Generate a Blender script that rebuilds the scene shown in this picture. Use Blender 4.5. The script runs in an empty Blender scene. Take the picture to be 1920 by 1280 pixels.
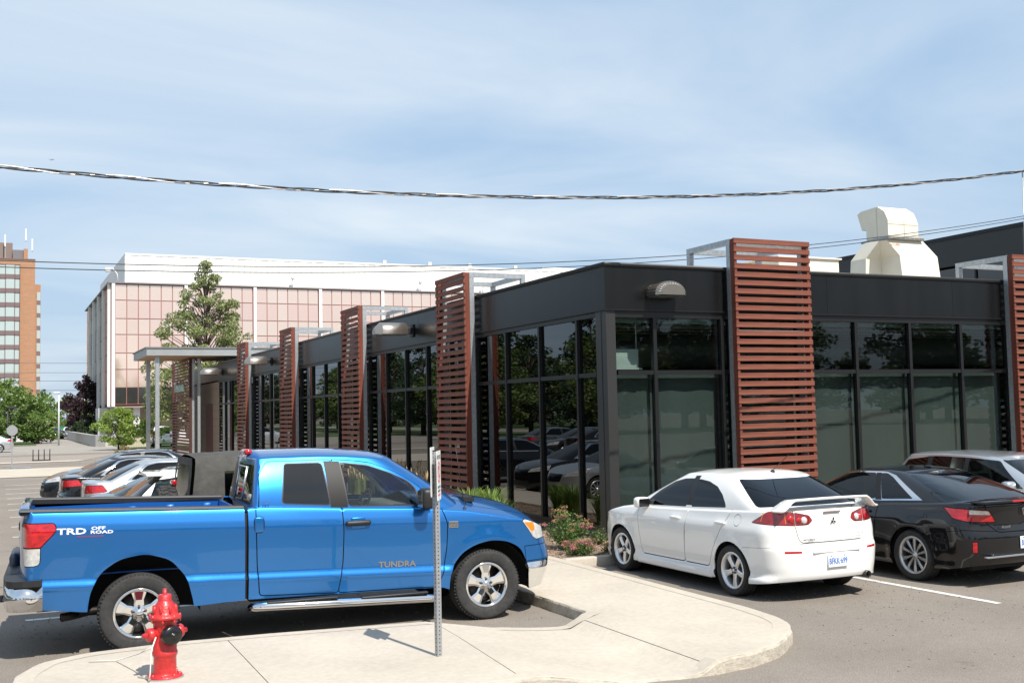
import bpy, bmesh, math, random
import numpy as np
from mathutils import Vector, Matrix, Euler
from mathutils.geometry import delaunay_2d_cdt, tessellate_polygon
R = math.radians
rng = random.Random(7)
SC = bpy.context.scene
COL = SC.collection

# ------------------------------------------------------------------ camera
def make_camera():
    yaw, pitch, roll = .44229, .06328, -.02104
    F = Vector((math.sin(yaw)*math.cos(pitch), math.cos(yaw)*math.cos(pitch), math.sin(pitch)))
    R0 = Vector((math.cos(yaw), -math.sin(yaw), 0)); U0 = R0.cross(F)
    Rt = math.cos(roll)*R0 + math.sin(roll)*U0; Up = -math.sin(roll)*R0 + math.cos(roll)*U0
    M = Matrix((Rt, Up, -F)).transposed().to_4x4(); M.translation = (-9.5398, -16.3246, 2.3363)
    cd = bpy.data.cameras.new('camera'); c = bpy.data.objects.new('camera', cd); COL.objects.link(c)
    cd.sensor_width = 36; cd.lens = 36*2048.64/1920; cd.clip_start = .1; cd.clip_end = 3000
    c.matrix_world = M; SC.camera = c
make_camera()

# ------------------------------------------------------------------ sky, sun, exposure
SUN_EL, SUN_AZ = R(52.5), R(172)          # azimuth clockwise from +Y
SKY_STRENGTH, SUN_STRENGTH, EXPOSURE = .089, 4.7, .50
def make_world():
    w = bpy.data.worlds.new('World'); SC.world = w; w.use_nodes = True
    nt = w.node_tree; nt.nodes.clear(); N = nt.nodes.new; L = nt.links.new
    out = N('ShaderNodeOutputWorld'); bg = N('ShaderNodeBackground'); bg.inputs[1].default_value = SKY_STRENGTH
    sky = N('ShaderNodeTexSky'); sky.sky_type = 'NISHITA'; sky.sun_disc = False
    sky.sun_elevation = SUN_EL; sky.sun_rotation = SUN_AZ; sky.air_density = 1.2; sky.dust_density = 1.6; sky.ozone_density = 1.2
    tc = N('ShaderNodeTexCoord'); sep = N('ShaderNodeSeparateXYZ'); L(tc.outputs['Generated'], sep.inputs[0])
    zc = N('ShaderNodeMath'); zc.operation = 'MAXIMUM'; L(sep.outputs[2], zc.inputs[0]); zc.inputs[1].default_value = .0
    za = N('ShaderNodeMath'); za.operation = 'ADD'; L(zc.outputs[0], za.inputs[0]); za.inputs[1].default_value = .14
    dx = N('ShaderNodeMath'); dx.operation = 'DIVIDE'; L(sep.outputs[0], dx.inputs[0]); L(za.outputs[0], dx.inputs[1])
    dy = N('ShaderNodeMath'); dy.operation = 'DIVIDE'; L(sep.outputs[1], dy.inputs[0]); L(za.outputs[0], dy.inputs[1])
    cmb = N('ShaderNodeCombineXYZ'); L(dx.outputs[0], cmb.inputs[0]); L(dy.outputs[0], cmb.inputs[1])
    mp = N('ShaderNodeMapping'); mp.inputs['Rotation'].default_value = (0, 0, R(-38)); mp.inputs['Scale'].default_value = (.62, 1.0, 1); mp.inputs['Location'].default_value = (1.3, .4, 0)
    L(cmb.outputs[0], mp.inputs[0])
    n1 = N('ShaderNodeTexNoise'); n1.inputs['Scale'].default_value = 1.25; n1.inputs['Detail'].default_value = 7; n1.inputs['Roughness'].default_value = .52; n1.inputs['Distortion'].default_value = .6
    L(mp.outputs[0], n1.inputs['Vector'])
    n2 = N('ShaderNodeTexNoise'); n2.inputs['Scale'].default_value = .33; n2.inputs['Detail'].default_value = 3
    L(mp.outputs[0], n2.inputs['Vector'])
    mul = N('ShaderNodeMath'); mul.operation = 'MULTIPLY'; L(n1.outputs['Fac'], mul.inputs[0]); L(n2.outputs['Fac'], mul.inputs[1])
    rmp = N('ShaderNodeMapRange'); rmp.inputs['From Min'].default_value = .17; rmp.inputs['From Max'].default_value = .43; rmp.inputs['To Min'].default_value = .12; rmp.inputs['To Max'].default_value = .95
    L(mul.outputs[0], rmp.inputs['Value'])
    mix = N('ShaderNodeMixRGB'); mix.inputs[2].default_value = (6.7, 7.35, 7.9, 1); L(rmp.outputs[0], mix.inputs[0])
    veil = N('ShaderNodeMixRGB'); veil.inputs[0].default_value = .72; veil.inputs[2].default_value = (3.3, 4.95, 7.1, 1); L(sky.outputs[0], veil.inputs[1]); L(veil.outputs[0], mix.inputs[1])
    L(mix.outputs[0], bg.inputs[0]); L(bg.outputs[0], out.inputs[0])
    s = Vector((math.sin(SUN_AZ)*math.cos(SUN_EL), math.cos(SUN_AZ)*math.cos(SUN_EL), math.sin(SUN_EL)))
    ld = bpy.data.lights.new('sun', 'SUN'); ld.energy = SUN_STRENGTH; ld.angle = R(.53); ld.color = (1, .955, .88)
    lo = bpy.data.objects.new('sun', ld); COL.objects.link(lo); lo.rotation_euler = (-s).to_track_quat('-Z', 'Y').to_euler(); lo.location = s*60
    v = SC.view_settings; v.view_transform = 'Standard'; v.look = 'None'; v.gamma = 1; v.use_curve_mapping = False; v.exposure = EXPOSURE
make_world()
try:
    SC.cycles.max_bounces = 10; SC.cycles.transparent_max_bounces = 16; SC.cycles.glossy_bounces = 6; SC.cycles.use_denoising = True
    SC.cycles.sample_clamp_indirect = 6
except Exception: pass

# ------------------------------------------------------------------ materials
MATS = {}
def PM(name, col, rough=.5, metal=0, coat=0, var=0, vs=4.0, bump=0, bs=40.0, spec=.5, stretch=None, emit=None, var2=0, vs2=.4, coatr=.03, sheen=0, hue=None):
    """principled material with noise variation of the base colour and noise relief"""
    if name in MATS: return MATS[name]
    m = bpy.data.materials.new(name); m.use_nodes = True; nt = m.node_tree; b = nt.nodes['Principled BSDF']; N = nt.nodes.new; L = nt.links.new
    b.inputs['Base Color'].default_value = (*col, 1); b.inputs['Roughness'].default_value = rough; b.inputs['Metallic'].default_value = metal
    b.inputs['Coat Weight'].default_value = coat; b.inputs['Coat Roughness'].default_value = coatr; b.inputs['Specular IOR Level'].default_value = spec
    if emit: b.inputs['Emission Color'].default_value = (*emit[0], 1); b.inputs['Emission Strength'].default_value = emit[1]
    vec = None
    if var or bump or var2:
        tc = N('ShaderNodeTexCoord'); mp = N('ShaderNodeMapping'); L(tc.outputs['Object'], mp.inputs[0])
        if stretch: mp.inputs['Scale'].default_value = stretch
        vec = mp.outputs[0]
    last = None
    for (v, s) in ((var, vs), (var2, vs2)):
        if not v: continue
        n = N('ShaderNodeTexNoise'); n.inputs['Scale'].default_value = s; n.inputs['Detail'].default_value = 6; n.inputs['Roughness'].default_value = .6; L(vec, n.inputs['Vector'])
        r = N('ShaderNodeMapRange'); r.inputs['From Min'].default_value = .3; r.inputs['From Max'].default_value = .7; r.inputs['To Min'].default_value = 1-v; r.inputs['To Max'].default_value = 1+v; L(n.outputs['Fac'], r.inputs['Value'])
        if last is None: last = r.outputs[0]
        else:
            q = N('ShaderNodeMath'); q.operation = 'MULTIPLY'; L(last, q.inputs[0]); L(r.outputs[0], q.inputs[1]); last = q.outputs[0]
    if last is not None:
        mx = N('ShaderNodeVectorMath'); mx.operation = 'SCALE'; mx.inputs[0].default_value = col; L(last, mx.inputs['Scale']); L(mx.outputs[0], b.inputs['Base Color'])
    if bump:
        n = N('ShaderNodeTexNoise'); n.inputs['Scale'].default_value = bs; n.inputs['Detail'].default_value = 4; L(vec, n.inputs['Vector'])
        bp = N('ShaderNodeBump'); bp.inputs['Strength'].default_value = bump; bp.inputs['Distance'].default_value = .02; L(n.outputs['Fac'], bp.inputs['Height']); L(bp.outputs[0], b.inputs['Normal'])
    MATS[name] = m
    return m
def GLASS(name, tint=(.3, .33, .33), ior=1.55, refl=(1, 1, 1), rough=0.0, base=None, bump=0):
    """window glass: fresnel mix of a mirror and a tinted see-through"""
    if name in MATS: return MATS[name]
    m = bpy.data.materials.new(name); m.use_nodes = True; nt = m.node_tree; nt.nodes.clear(); N = nt.nodes.new; L = nt.links.new
    o = N('ShaderNodeOutputMaterial'); mx = N('ShaderNodeMixShader'); fr = N('ShaderNodeFresnel'); ge = N('ShaderNodeNewGeometry'); mi = N('ShaderNodeMapRange'); mi.inputs['To Min'].default_value = ior; mi.inputs['To Max'].default_value = 1/ior; L(ge.outputs['Backfacing'], mi.inputs['Value']); L(mi.outputs[0], fr.inputs[0])
    tr = N('ShaderNodeBsdfTransparent'); tr.inputs[0].default_value = (*tint, 1)
    gl = N('ShaderNodeBsdfGlossy'); gl.inputs['Color'].default_value = (*refl, 1); gl.inputs['Roughness'].default_value = rough
    if bump:
        tc = N('ShaderNodeTexCoord'); n = N('ShaderNodeTexNoise'); n.inputs['Scale'].default_value = .7; n.inputs['Detail'].default_value = 1; L(tc.outputs['Object'], n.inputs['Vector'])
        bp = N('ShaderNodeBump'); bp.inputs['Strength'].default_value = bump; bp.inputs['Distance'].default_value = .05; L(n.outputs['Fac'], bp.inputs['Height']); L(bp.outputs[0], gl.inputs['Normal'])
    L(fr.outputs[0], mx.inputs[0]); L(tr.outputs[0], mx.inputs[1]); L(gl.outputs[0], mx.inputs[2]); L(mx.outputs[0], o.inputs[0])
    MATS[name] = m
    return m

# ------------------------------------------------------------------ object helpers
def tag(o, label=None, cat=None, group=None, kind=None):
    if label: o['label'] = label
    if cat: o['category'] = cat
    if group: o['group'] = group
    if kind: o['kind'] = kind
    return o
def thing(name, label, cat, loc=(0, 0, 0), rz=0, group=None):
    o = bpy.data.objects.new(name, None); COL.objects.link(o); o.location = loc; o.rotation_euler = (0, 0, rz); o.empty_display_size = .1
    return tag(o, label, cat, group)
def link(name, me, parent=None, mat=None):
    o = bpy.data.objects.new(name, me); COL.objects.link(o)
    if parent: o.parent = parent
    if mat and not me.materials:
        for x in (mat if isinstance(mat, (list, tuple)) else [mat]): me.materials.append(x)
    return o
def copy_tree(o, parent=None):
    c = o.copy(); COL.objects.link(c)
    if parent: c.parent = parent
    for ch in list(o.children): copy_tree(ch, c)
    return c
class MB:
    """collects shapes into one mesh"""
    def __init__(s): s.v = []; s.f = []; s.sm = []
    def add(s, vs, fs, smooth=False):
        o = len(s.v); s.v.extend([tuple(v) for v in vs]); s.f.extend([tuple(i+o for i in f) for f in fs]); s.sm.extend([smooth]*len(fs)); return s
    def box(s, a, b, M=None):
        x0, y0, z0 = a; x1, y1, z1 = b
        vs = [Vector(q) for q in ((x0, y0, z0), (x1, y0, z0), (x1, y1, z0), (x0, y1, z0), (x0, y0, z1), (x1, y0, z1), (x1, y1, z1), (x0, y1, z1))]
        if M: vs = [M @ v for v in vs]
        return s.add(vs, [(0, 3, 2, 1), (4, 5, 6, 7), (0, 1, 5, 4), (1, 2, 6, 5), (2, 3, 7, 6), (3, 0, 4, 7)])
    def rbox(s, a, b, r=.02, seg=2, M=None, smooth=True):
        bm = bmesh.new(); c = [(a[i]+b[i])/2 for i in range(3)]; d = [abs(b[i]-a[i]) for i in range(3)]
        bmesh.ops.create_cube(bm, size=1, matrix=Matrix.Translation(c) @ Matrix.Diagonal((*d, 1)))
        bmesh.ops.bevel(bm, geom=bm.edges[:], offset=min(r, min(d)*.49), segments=seg, affect='EDGES', profile=.5)
        bm.verts.index_update(); vs = [(M @ v.co) if M else v.co.copy() for v in bm.verts]; fs = [[v.index for v in f.verts] for f in bm.faces]; bm.free()
        return s.add(vs, fs, smooth)
    def prism(s, poly, z0, z1, M=None, smooth=False):
        """poly: list of (x,y) counter-clockwise, extruded z0..z1"""
        n = len(poly); vs = [Vector((x, y, z0)) for x, y in poly]+[Vector((x, y, z1)) for x, y in poly]
        if M: vs = [M @ v for v in vs]
        tr = tessellate_polygon([[Vector((x, y, 0)) for x, y in poly]])
        fs = []
        for t in tr:
            a, b, c = t
            cr = (poly[b][0]-poly[a][0])*(poly[c][1]-poly[a][1])-(poly[b][1]-poly[a][1])*(poly[c][0]-poly[a][0])
            t2 = (a, b, c) if cr > 0 else (a, c, b)
            fs.append(tuple(i+n for i in t2)); fs.append(tuple(reversed(t2)))
        s.add(vs, fs, False)
        o = len(s.v)-2*n
        for i in range(n):
            j = (i+1) % n; s.f.append((o+i, o+j, o+j+n, o+i+n)); s.sm.append(smooth)
        return s
    def lathe(s, prof, M=None, seg=32, smooth=True, a0=0, a1=2*math.pi):
        """prof: list of (r, h) turned about local z"""
        n = len(prof); full = abs(a1-a0-2*math.pi) < 1e-6; k = seg if full else seg+1; vs = []
        for i in range(k):
            a = a0+(a1-a0)*i/seg; c, q = math.cos(a), math.sin(a)
            for r, h in prof:
                v = Vector((r*c, r*q, h)); vs.append(M @ v if M else v)
        fs = []
        for i in range(seg):
            j = (i+1) % k
            for t in range(n-1): fs.append((i*n+t, j*n+t, j*n+t+1, i*n+t+1))
        return s.add(vs, fs, smooth)
    def tube(s, pts, r, seg=8, closed=False, cap=True):
        pts = [Vector(p) for p in pts]; n = len(pts); vs = []; up = Vector((0, 0, 1)); prevu = None
        for i, p in enumerate(pts):
            d = (pts[(i+1) % n]-pts[i-1]) if (closed or 0 < i < n-1) else (pts[1]-pts[0] if i == 0 else pts[-1]-pts[-2])
            d.normalize()
            if prevu is None:
                u = d.cross(up if abs(d.z) < .9 else Vector((1, 0, 0))).normalized()
            else: u = (prevu-d*prevu.dot(d)).normalized()
            prevu = u; w = d.cross(u); rr = r[i] if isinstance(r, (list, tuple)) else r
            for k in range(seg):
                a = 2*math.pi*k/seg; vs.append(p+u*(rr*math.cos(a))+w*(rr*math.sin(a)))
        fs = []
        for i in range(n if closed else n-1):
            j = (i+1) % n
            for k in range(seg): fs.append((i*seg+k, i*seg+(k+1) % seg, j*seg+(k+1) % seg, j*seg+k))
        if cap and not closed: fs.append(tuple(range(seg-1, -1, -1))); fs.append(tuple((n-1)*seg+k for k in range(seg)))
        return s.add(vs, fs, True)
    def mesh(s, name):
        me = bpy.data.meshes.new(name); me.from_pydata(s.v, [], s.f); me.polygons.foreach_set('use_smooth', s.sm); me.update(); return me
    def build(s, name, mat=None, parent=None): return link(name, s.mesh(name), parent, mat)
def boxo(name, a, b, mat, parent=None, bev=0): 
    m = MB(); m.rbox(a, b, bev, smooth=False) if bev else m.box(a, b); return m.build(name, mat, parent)
def text(name, body, size, M, mat, parent=None, ext=.002, ax='CENTER', sx=1.0, shear=0, bold=0):
    c = bpy.data.curves.new(name, 'FONT'); c.body = body; c.size = size; c.extrude = ext; c.align_x = ax; c.align_y = 'CENTER'; c.resolution_u = 2; c.shear = shear; c.offset = bold
    t = bpy.data.objects.new(name+'_curve', c); COL.objects.link(t); me = bpy.data.meshes.new_from_object(t); bpy.data.objects.remove(t); bpy.data.curves.remove(c); me.materials.clear()
    o = link(name, me, parent, mat); o.matrix_local = M @ Matrix.Diagonal((sx, 1, 1, 1))
    return o
def frame(o, x, y):
    """matrix with origin o, local x and y axes"""
    x = Vector(x).normalized(); y = Vector(y).normalized(); z = x.cross(y)
    M = Matrix((x, y, z)).transposed().to_4x4(); M.translation = o; return M
# ================================================================== vehicle surfaces
def sfn(pts, r=.05):
    """smoothed piecewise linear function"""
    xs = [p[0] for p in pts]; ys = [p[1] for p in pts]
    X = np.linspace(xs[0]-.6, xs[-1]+.6, 2600); Y = np.interp(X, xs, ys); k = max(1, int(r/(X[1]-X[0])))
    ker = np.concatenate([np.arange(1, k+1), np.arange(k-1, 0, -1)]).astype(float); ker /= ker.sum()
    Y = np.convolve(np.pad(Y, (k-1, k-1), 'edge'), ker, 'valid')
    return lambda q: np.interp(q, X, Y)
def dens(poly, d=.05):
    out = []; n = len(poly)
    for i in range(n):
        a = np.array(poly[i], float); b = np.array(poly[(i+1) % n], float); k = max(1, int(np.ceil(np.linalg.norm(b-a)/d)))
        for j in range(k): out.append(a+(b-a)*j/k)
    return np.array(out)
def inside(P, poly):
    x, y = P[:, 0], P[:, 1]; c = np.zeros(len(P), bool); n = len(poly)
    for i in range(n):
        x0, y0 = poly[i]; x1, y1 = poly[i-1]
        if y0 == y1: continue
        m = ((y0 > y) != (y1 > y)) & (x < (x1-x0)*(y-y0)/(y1-y0)+x0); c ^= m
    return c
def roundpoly(poly, r, seg=4):
    out = []; n = len(poly)
    for i in range(n):
        p = np.array(poly[i], float); a = np.array(poly[i-1], float)-p; b = np.array(poly[(i+1) % n], float)-p
        la, lb = np.linalg.norm(a), np.linalg.norm(b); rr = r[i] if isinstance(r, (list, tuple)) else r
        q = min(rr, la*.45, lb*.45)
        if q < 1e-4: out.append(p); continue
        s, e = p+a/la*q, p+b/lb*q
        for k in range(seg+1):
            t = k/seg; out.append((1-t)**2*s+2*t*(1-t)*p+t*t*e)
    return np.array(out)
def offpoly(poly, d):
    """move a polygon outwards by d"""
    P = np.array(poly, float); A = .5*np.sum(P[:, 0]*np.roll(P[:, 1], -1)-np.roll(P[:, 0], -1)*P[:, 1]); sg = 1 if A > 0 else -1
    e = np.roll(P, -1, 0)-P; l = np.linalg.norm(e, axis=1); P = P[l > 1e-6]; e = np.roll(P, -1, 0)-P; l = np.linalg.norm(e, axis=1)[:, None]
    n = np.stack([e[:, 1], -e[:, 0]], 1)/l*sg; m = n+np.roll(n, 1, 0); q = np.sum(m*m, 1)[:, None]/2; q[q < .3] = .3
    return P+m/q*d
def cdt(dom, feats, grid, near=.0025):
    dom = np.array(dom); segs = []; V = []; E = []
    for poly in [dom]+feats:
        o = len(V); n = len(poly); V.extend([tuple(p) for p in poly]); E.extend([(o+i, o+(i+1) % n) for i in range(n)])
    g = grid[inside(grid, dom)]; SA = np.array([V[a] for a, b in E]); SB = np.array([V[b] for a, b in E])
    keep = np.ones(len(g), bool)
    for a, b in zip(SA, SB):
        d = b-a; t = np.clip(((g-a)@d)/(d@d+1e-12), 0, 1); q = g-a-t[:, None]*d; keep &= (q[:, 0]**2+q[:, 1]**2) > near*near
    V.extend([tuple(p) for p in g[keep]])
    r = delaunay_2d_cdt([Vector(v) for v in V], E, [], 0, 1e-5)
    v = np.array([tuple(p) for p in r[0]]); f = np.array([tuple(t) for t in r[2] if len(t) == 3])
    a, b, c = v[f[:, 0]], v[f[:, 1]], v[f[:, 2]]; ar = (b[:, 0]-a[:, 0])*(c[:, 1]-a[:, 1])-(b[:, 1]-a[:, 1])*(c[:, 0]-a[:, 0])
    f[ar < 0] = f[ar < 0][:, ::-1]; f = f[np.abs(ar) > 1e-10]
    cen = (v[f[:, 0]]+v[f[:, 1]]+v[f[:, 2]])/3
    return v, f, cen, inside(cen, dom)
class Surf:
    def N(s, uv):
        e = .003; lo, hi = s.bounds(uv); du0 = uv.copy(); du0[:, 0] = np.maximum(uv[:, 0]-e, s.u0); du1 = uv.copy(); du1[:, 0] = np.minimum(uv[:, 0]+e, s.u1)
        dv0 = uv.copy(); dv0[:, 1] = np.maximum(uv[:, 1]-e, lo); dv1 = uv.copy(); dv1[:, 1] = np.minimum(uv[:, 1]+e, hi)
        n = np.cross(s.P(du1)-s.P(du0), s.P(dv1)-s.P(dv0)); l = np.linalg.norm(n, axis=1)[:, None]; l[l < 1e-12] = 1; return n/l*s.flip
    def bounds(s, uv): return -99, 99
def splan(xr, xf, w, ar, nr, af, nf, N=160):
    """half plan curve, rear centre -> side -> front centre; returns points by sigma"""
    t = np.linspace(0, math.pi/2, N); p = lambda c, n: np.clip(c, 0, 1)**(2/n)
    rear = np.stack([xr+ar*(1-p(np.cos(t), nr)), w*p(np.sin(t), nr)], 1)
    side = np.stack([np.linspace(xr+ar, xf-af, N), np.full(N, w)], 1)
    fr = np.stack([xf-af*(1-p(np.sin(t), nf)), w*p(np.cos(t), nf)], 1)
    return np.concatenate([rear, side[1:], fr[1:]])
class Shell(Surf):
    """wrap-around lower body of half a car: u = arc length in plan, v = height"""
    flip = -1
    def __init__(s, xr, xf, W, ar, nr, af, nf, rim, sill, sec, rear, front, rtop=.03, flare=None, taper=None):
        C = splan(xr, xf, W, ar, nr, af, nf); d = np.r_[0, np.cumsum(np.linalg.norm(np.diff(C, axis=0), axis=1))]
        s.u0, s.u1 = 0, d[-1]; s.S = np.linspace(0, d[-1], 900); s.cx = np.interp(s.S, d, C[:, 0]); s.cy = np.interp(s.S, d, C[:, 1]); s.cy[0] = s.cy[-1] = 0
        tx = np.gradient(s.cx, s.S); ty = np.gradient(s.cy, s.S); l = np.hypot(tx, ty); s.nx, s.ny = -ty/l, tx/l
        s.nx[0], s.ny[0], s.nx[-1], s.ny[-1] = -1, 0, 1, 0
        s.rim, s.sill, s.sec, s.rear, s.front, s.rtop, s.flare, s.taper = rim, sill, sec, rear, front, rtop, flare, taper; s.tilt = 0; s.rows = []
    def zt(s, u): return s.rim(np.interp(u, s.S, s.cx))
    def zb(s, u): return s.sill(np.interp(u, s.S, s.cx))
    def bounds(s, uv): return s.zb(uv[:, 0]), s.zt(uv[:, 0])
    def P(s, uv):
        u, z = uv[:, 0], uv[:, 1]; x, y = np.interp(u, s.S, s.cx), np.interp(u, s.S, s.cy); nx, ny = np.interp(u, s.S, s.nx), np.interp(u, s.S, s.ny)
        e = np.maximum(nx, 0)**2*s.front(z)+np.maximum(-nx, 0)**2*s.rear(z)+ny**2*(s.sec(z+s.tilt*x)+(s.taper(x) if s.taper else 0))
        if s.flare:
            for (ax, az, ra, am, wd) in s.flare:
                q = np.hypot(x-ax, z-az)-ra; e = e-am*ny**2*np.exp(-(np.maximum(q, -.02)/wd)**2)
        r = s.rtop; d = np.clip(s.zt(u)-z, 0, r); e = e+r*(1-np.sqrt(np.clip(1-((r-d)/r)**2, 0, 1)))
        return np.stack([x-nx*e, np.maximum(y-ny*e, 0), z], 1)
    def ux(s, x): i = np.argmax(s.ny > .9); m = (s.ny > .02); return float(np.interp(x, s.cx[m], s.S[m]))
    def ur(s, y): m = s.S < s.S[np.argmax(s.cy)]; return float(np.interp(y, s.cy[m], s.S[m]))
    def uf(s, y): m = s.S > s.S[len(s.cy)-1-np.argmax(s.cy[::-1])]; return float(np.interp(y, s.cy[m][::-1], s.S[m][::-1]))
    def pts(s, L): return [({'x': s.ux, 'r': s.ur, 'f': s.uf}[k](a), z) for k, a, z in L]
    def domain(s, d=.04):
        u = np.unique(np.r_[np.linspace(0, s.u1, int(s.u1/d)), [0, s.u1]]); top = np.stack([u, s.zt(u)], 1); bot = np.stack([u, s.zb(u)], 1)
        n = 12; e0 = np.stack([np.full(n, s.u1), np.linspace(bot[-1, 1], top[-1, 1], n+2)[1:-1]], 1); e1 = np.stack([np.zeros(n), np.linspace(top[0, 1], bot[0, 1], n+2)[1:-1]], 1)
        return np.concatenate([bot, e0, top[::-1], e1])
    def grid(s, d=.05):
        u = np.linspace(0, s.u1, int(s.u1/d)); g = []
        for k, q in enumerate(u):
            a, b = s.zb(q), s.zt(q); n = max(4, int((b-a)/d)); g += [(q, a+(b-a)*t/n) for t in range(1, n) if (b-a)*(n-t)/n > s.rtop*1.3]
        for q in np.linspace(0, s.u1, int(s.u1/.022)) if s.rows else []:
            x = float(np.interp(q, s.S, s.cx)); g += [(q, h-s.tilt*x) for h in s.rows if s.zb(q)+.01 < h-s.tilt*x < s.zt(q)-s.rtop*1.2]
        for q in np.linspace(0, s.u1, int(s.u1/.04)): g += [(q, s.zt(q)-s.rtop*h) for h in (.13, .4, 1.0)]
        return np.array(g)
    def rimcurve(s):
        u = s.S; p = s.P(np.stack([u, s.zt(u)], 1)); x = np.maximum.accumulate(p[:, 0]+np.arange(len(u))*1e-7); return x, p[:, 1], p[:, 2]
class Top(Surf):
    """hood / deck between the rims: u = x, v = y"""
    flip = 1
    def __init__(s, shell, crown, W):
        s.x, s.y, s.z = shell.rimcurve(); s.cr, s.W = crown, W; s.u0, s.u1 = s.x[0], s.x[-1]
    def P(s, uv):
        x, y = uv[:, 0], uv[:, 1]; yr = np.interp(x, s.x, s.y); zr = np.interp(x, s.x, s.z); q = np.clip(y/np.maximum(yr, 1e-4), 0, 1)
        return np.stack([x, y, zr+s.cr(x)*(1-q**2.4)*np.clip(yr/s.W, 0, 1)**2], 1)
    def bounds(s, uv): return 0, np.interp(uv[:, 0], s.x, s.y)
    def domain(s, x0=None, x1=None, d=.05):
        x0 = s.u0 if x0 is None else x0; x1 = s.u1 if x1 is None else x1; m = (s.x >= x0) & (s.x <= x1); X, Y = s.x[m], s.y[m]
        pts = [(X[0], 0)]; last = np.array([X[0], Y[0]]); pts.append(tuple(last)) if Y[0] > .004 else None
        for a, b in zip(X, Y):
            if np.hypot(a-last[0], b-last[1]) > d: last = np.array([a, b]); pts.append((a, b))
        if Y[-1] > .004: pts.append((X[-1], Y[-1]))
        pts.append((X[-1], 0)); n = int((X[-1]-X[0])/d)
        pts += [(X[-1]+(X[0]-X[-1])*i/n, 0) for i in range(1, n)]
        out = [pts[0]]
        for q in pts[1:]:
            if np.hypot(q[0]-out[-1][0], q[1]-out[-1][1]) > .003: out.append(q)
        return np.array(out)
    def grid(s, d=.06): return np.array([(x, y) for x in np.arange(s.u0, s.u1, d) for y in np.arange(0.03, s.W, d)])
class House(Surf):
    """greenhouse: u = scaled ring position, v = scaled height"""
    flip = -1
    def __init__(s, shell, rb, rt, fb, ft, wb, wt, roof, ar=.35, nr=2.6, af=.6, nf=2.3, bulge=.02, bf=.03, br=1.0, sink=.004, base=None):
        B = splan(rb, fb, wb, ar, nr, af, nf); T = splan(rt, ft, wt, ar*.8, nr, af*.75, nf); s.B, s.T = B, T; M = (B+T)/2
        s.d = np.r_[0, np.cumsum(np.linalg.norm(np.diff(M, axis=0), axis=1))]; s.u0, s.u1 = 0, s.d[-1]
        X, Y, Z = shell.rimcurve(); s.zB = (base(B[:, 0]) if base else np.interp(B[:, 0], X, Z))-sink; s.zT = roof(T[:, 0]); s.H = float(np.mean(s.zT-s.zB)); s.roof = roof
        tx = np.gradient(M[:, 0], s.d+np.arange(len(s.d))*1e-9); ty = np.gradient(M[:, 1], s.d+np.arange(len(s.d))*1e-9); l = np.hypot(tx, ty)+1e-9; s.nx, s.ny = -ty/l, tx/l; s.bulge, s.bf, s.br = bulge, bf, br
    def ring(s, u, t):
        i = lambda a: np.interp(u, s.d, a); b = 4*t*(1-t); nx, ny = i(s.nx), i(s.ny)
        x = i(s.B[:, 0])*(1-t)+i(s.T[:, 0])*t+s.bf*b*nx*np.abs(nx)*np.where(nx > 0, 1, s.br); y = i(s.B[:, 1])*(1-t)+i(s.T[:, 1])*t+s.bulge*b*ny*np.abs(ny)
        return x, np.maximum(y, 0), i(s.zB)*(1-t)+i(s.zT)*t
    def P(s, uv): return np.stack(s.ring(uv[:, 0], np.clip(uv[:, 1]/s.H, 0, 1)), 1)
    def bounds(s, uv): return 0, s.H
    def at(s, x, t):
        """ring position on the side with that x"""
        m = (s.d > s.d[60]) & (s.d < s.d[-60]); u = s.d[m]; X = s.ring(u, np.full(len(u), t))[0]; return float(np.interp(x, X, u))
    def atz(s, x, z):
        t = .5
        for k in range(12):
            u = s.at(x, t); zb = np.interp(u, s.d, s.zB); zt = np.interp(u, s.d, s.zT); t = float(np.clip((z-zb)/(zt-zb), .0, 1))
        return u, t*s.H
    def uy(s, f, front=True):
        n = len(s.d); w = s.B[:, 1].max(); i = np.arange(n); m = i > n*2//3 if front else i < n//3
        y = s.B[m, 1]/w; u = s.d[m]; o = np.argsort(y); return float(np.interp(f, y[o], u[o]))
    def domain(s, d=.05):
        n = int(s.u1/d); u = np.linspace(0, s.u1, n); s.topu = u; k = int(s.H/d)+1; t = np.linspace(0, s.H, k+1)
        return np.concatenate([np.stack([u, 0*u], 1), np.stack([0*t[1:-1]+s.u1, t[1:-1]], 1), np.stack([u[::-1], 0*u+s.H], 1), np.stack([0*t[1:-1], t[1:-1][::-1]], 1)])
    def grid(s, d=.06): return np.array([(u, t) for u in np.linspace(0, s.u1, int(s.u1/d)) for t in list(np.linspace(0, s.H-.04, int(s.H/d)))[1:-1]]+[(u, s.H-h) for u in s.topu for h in (.012, .036)])
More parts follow.
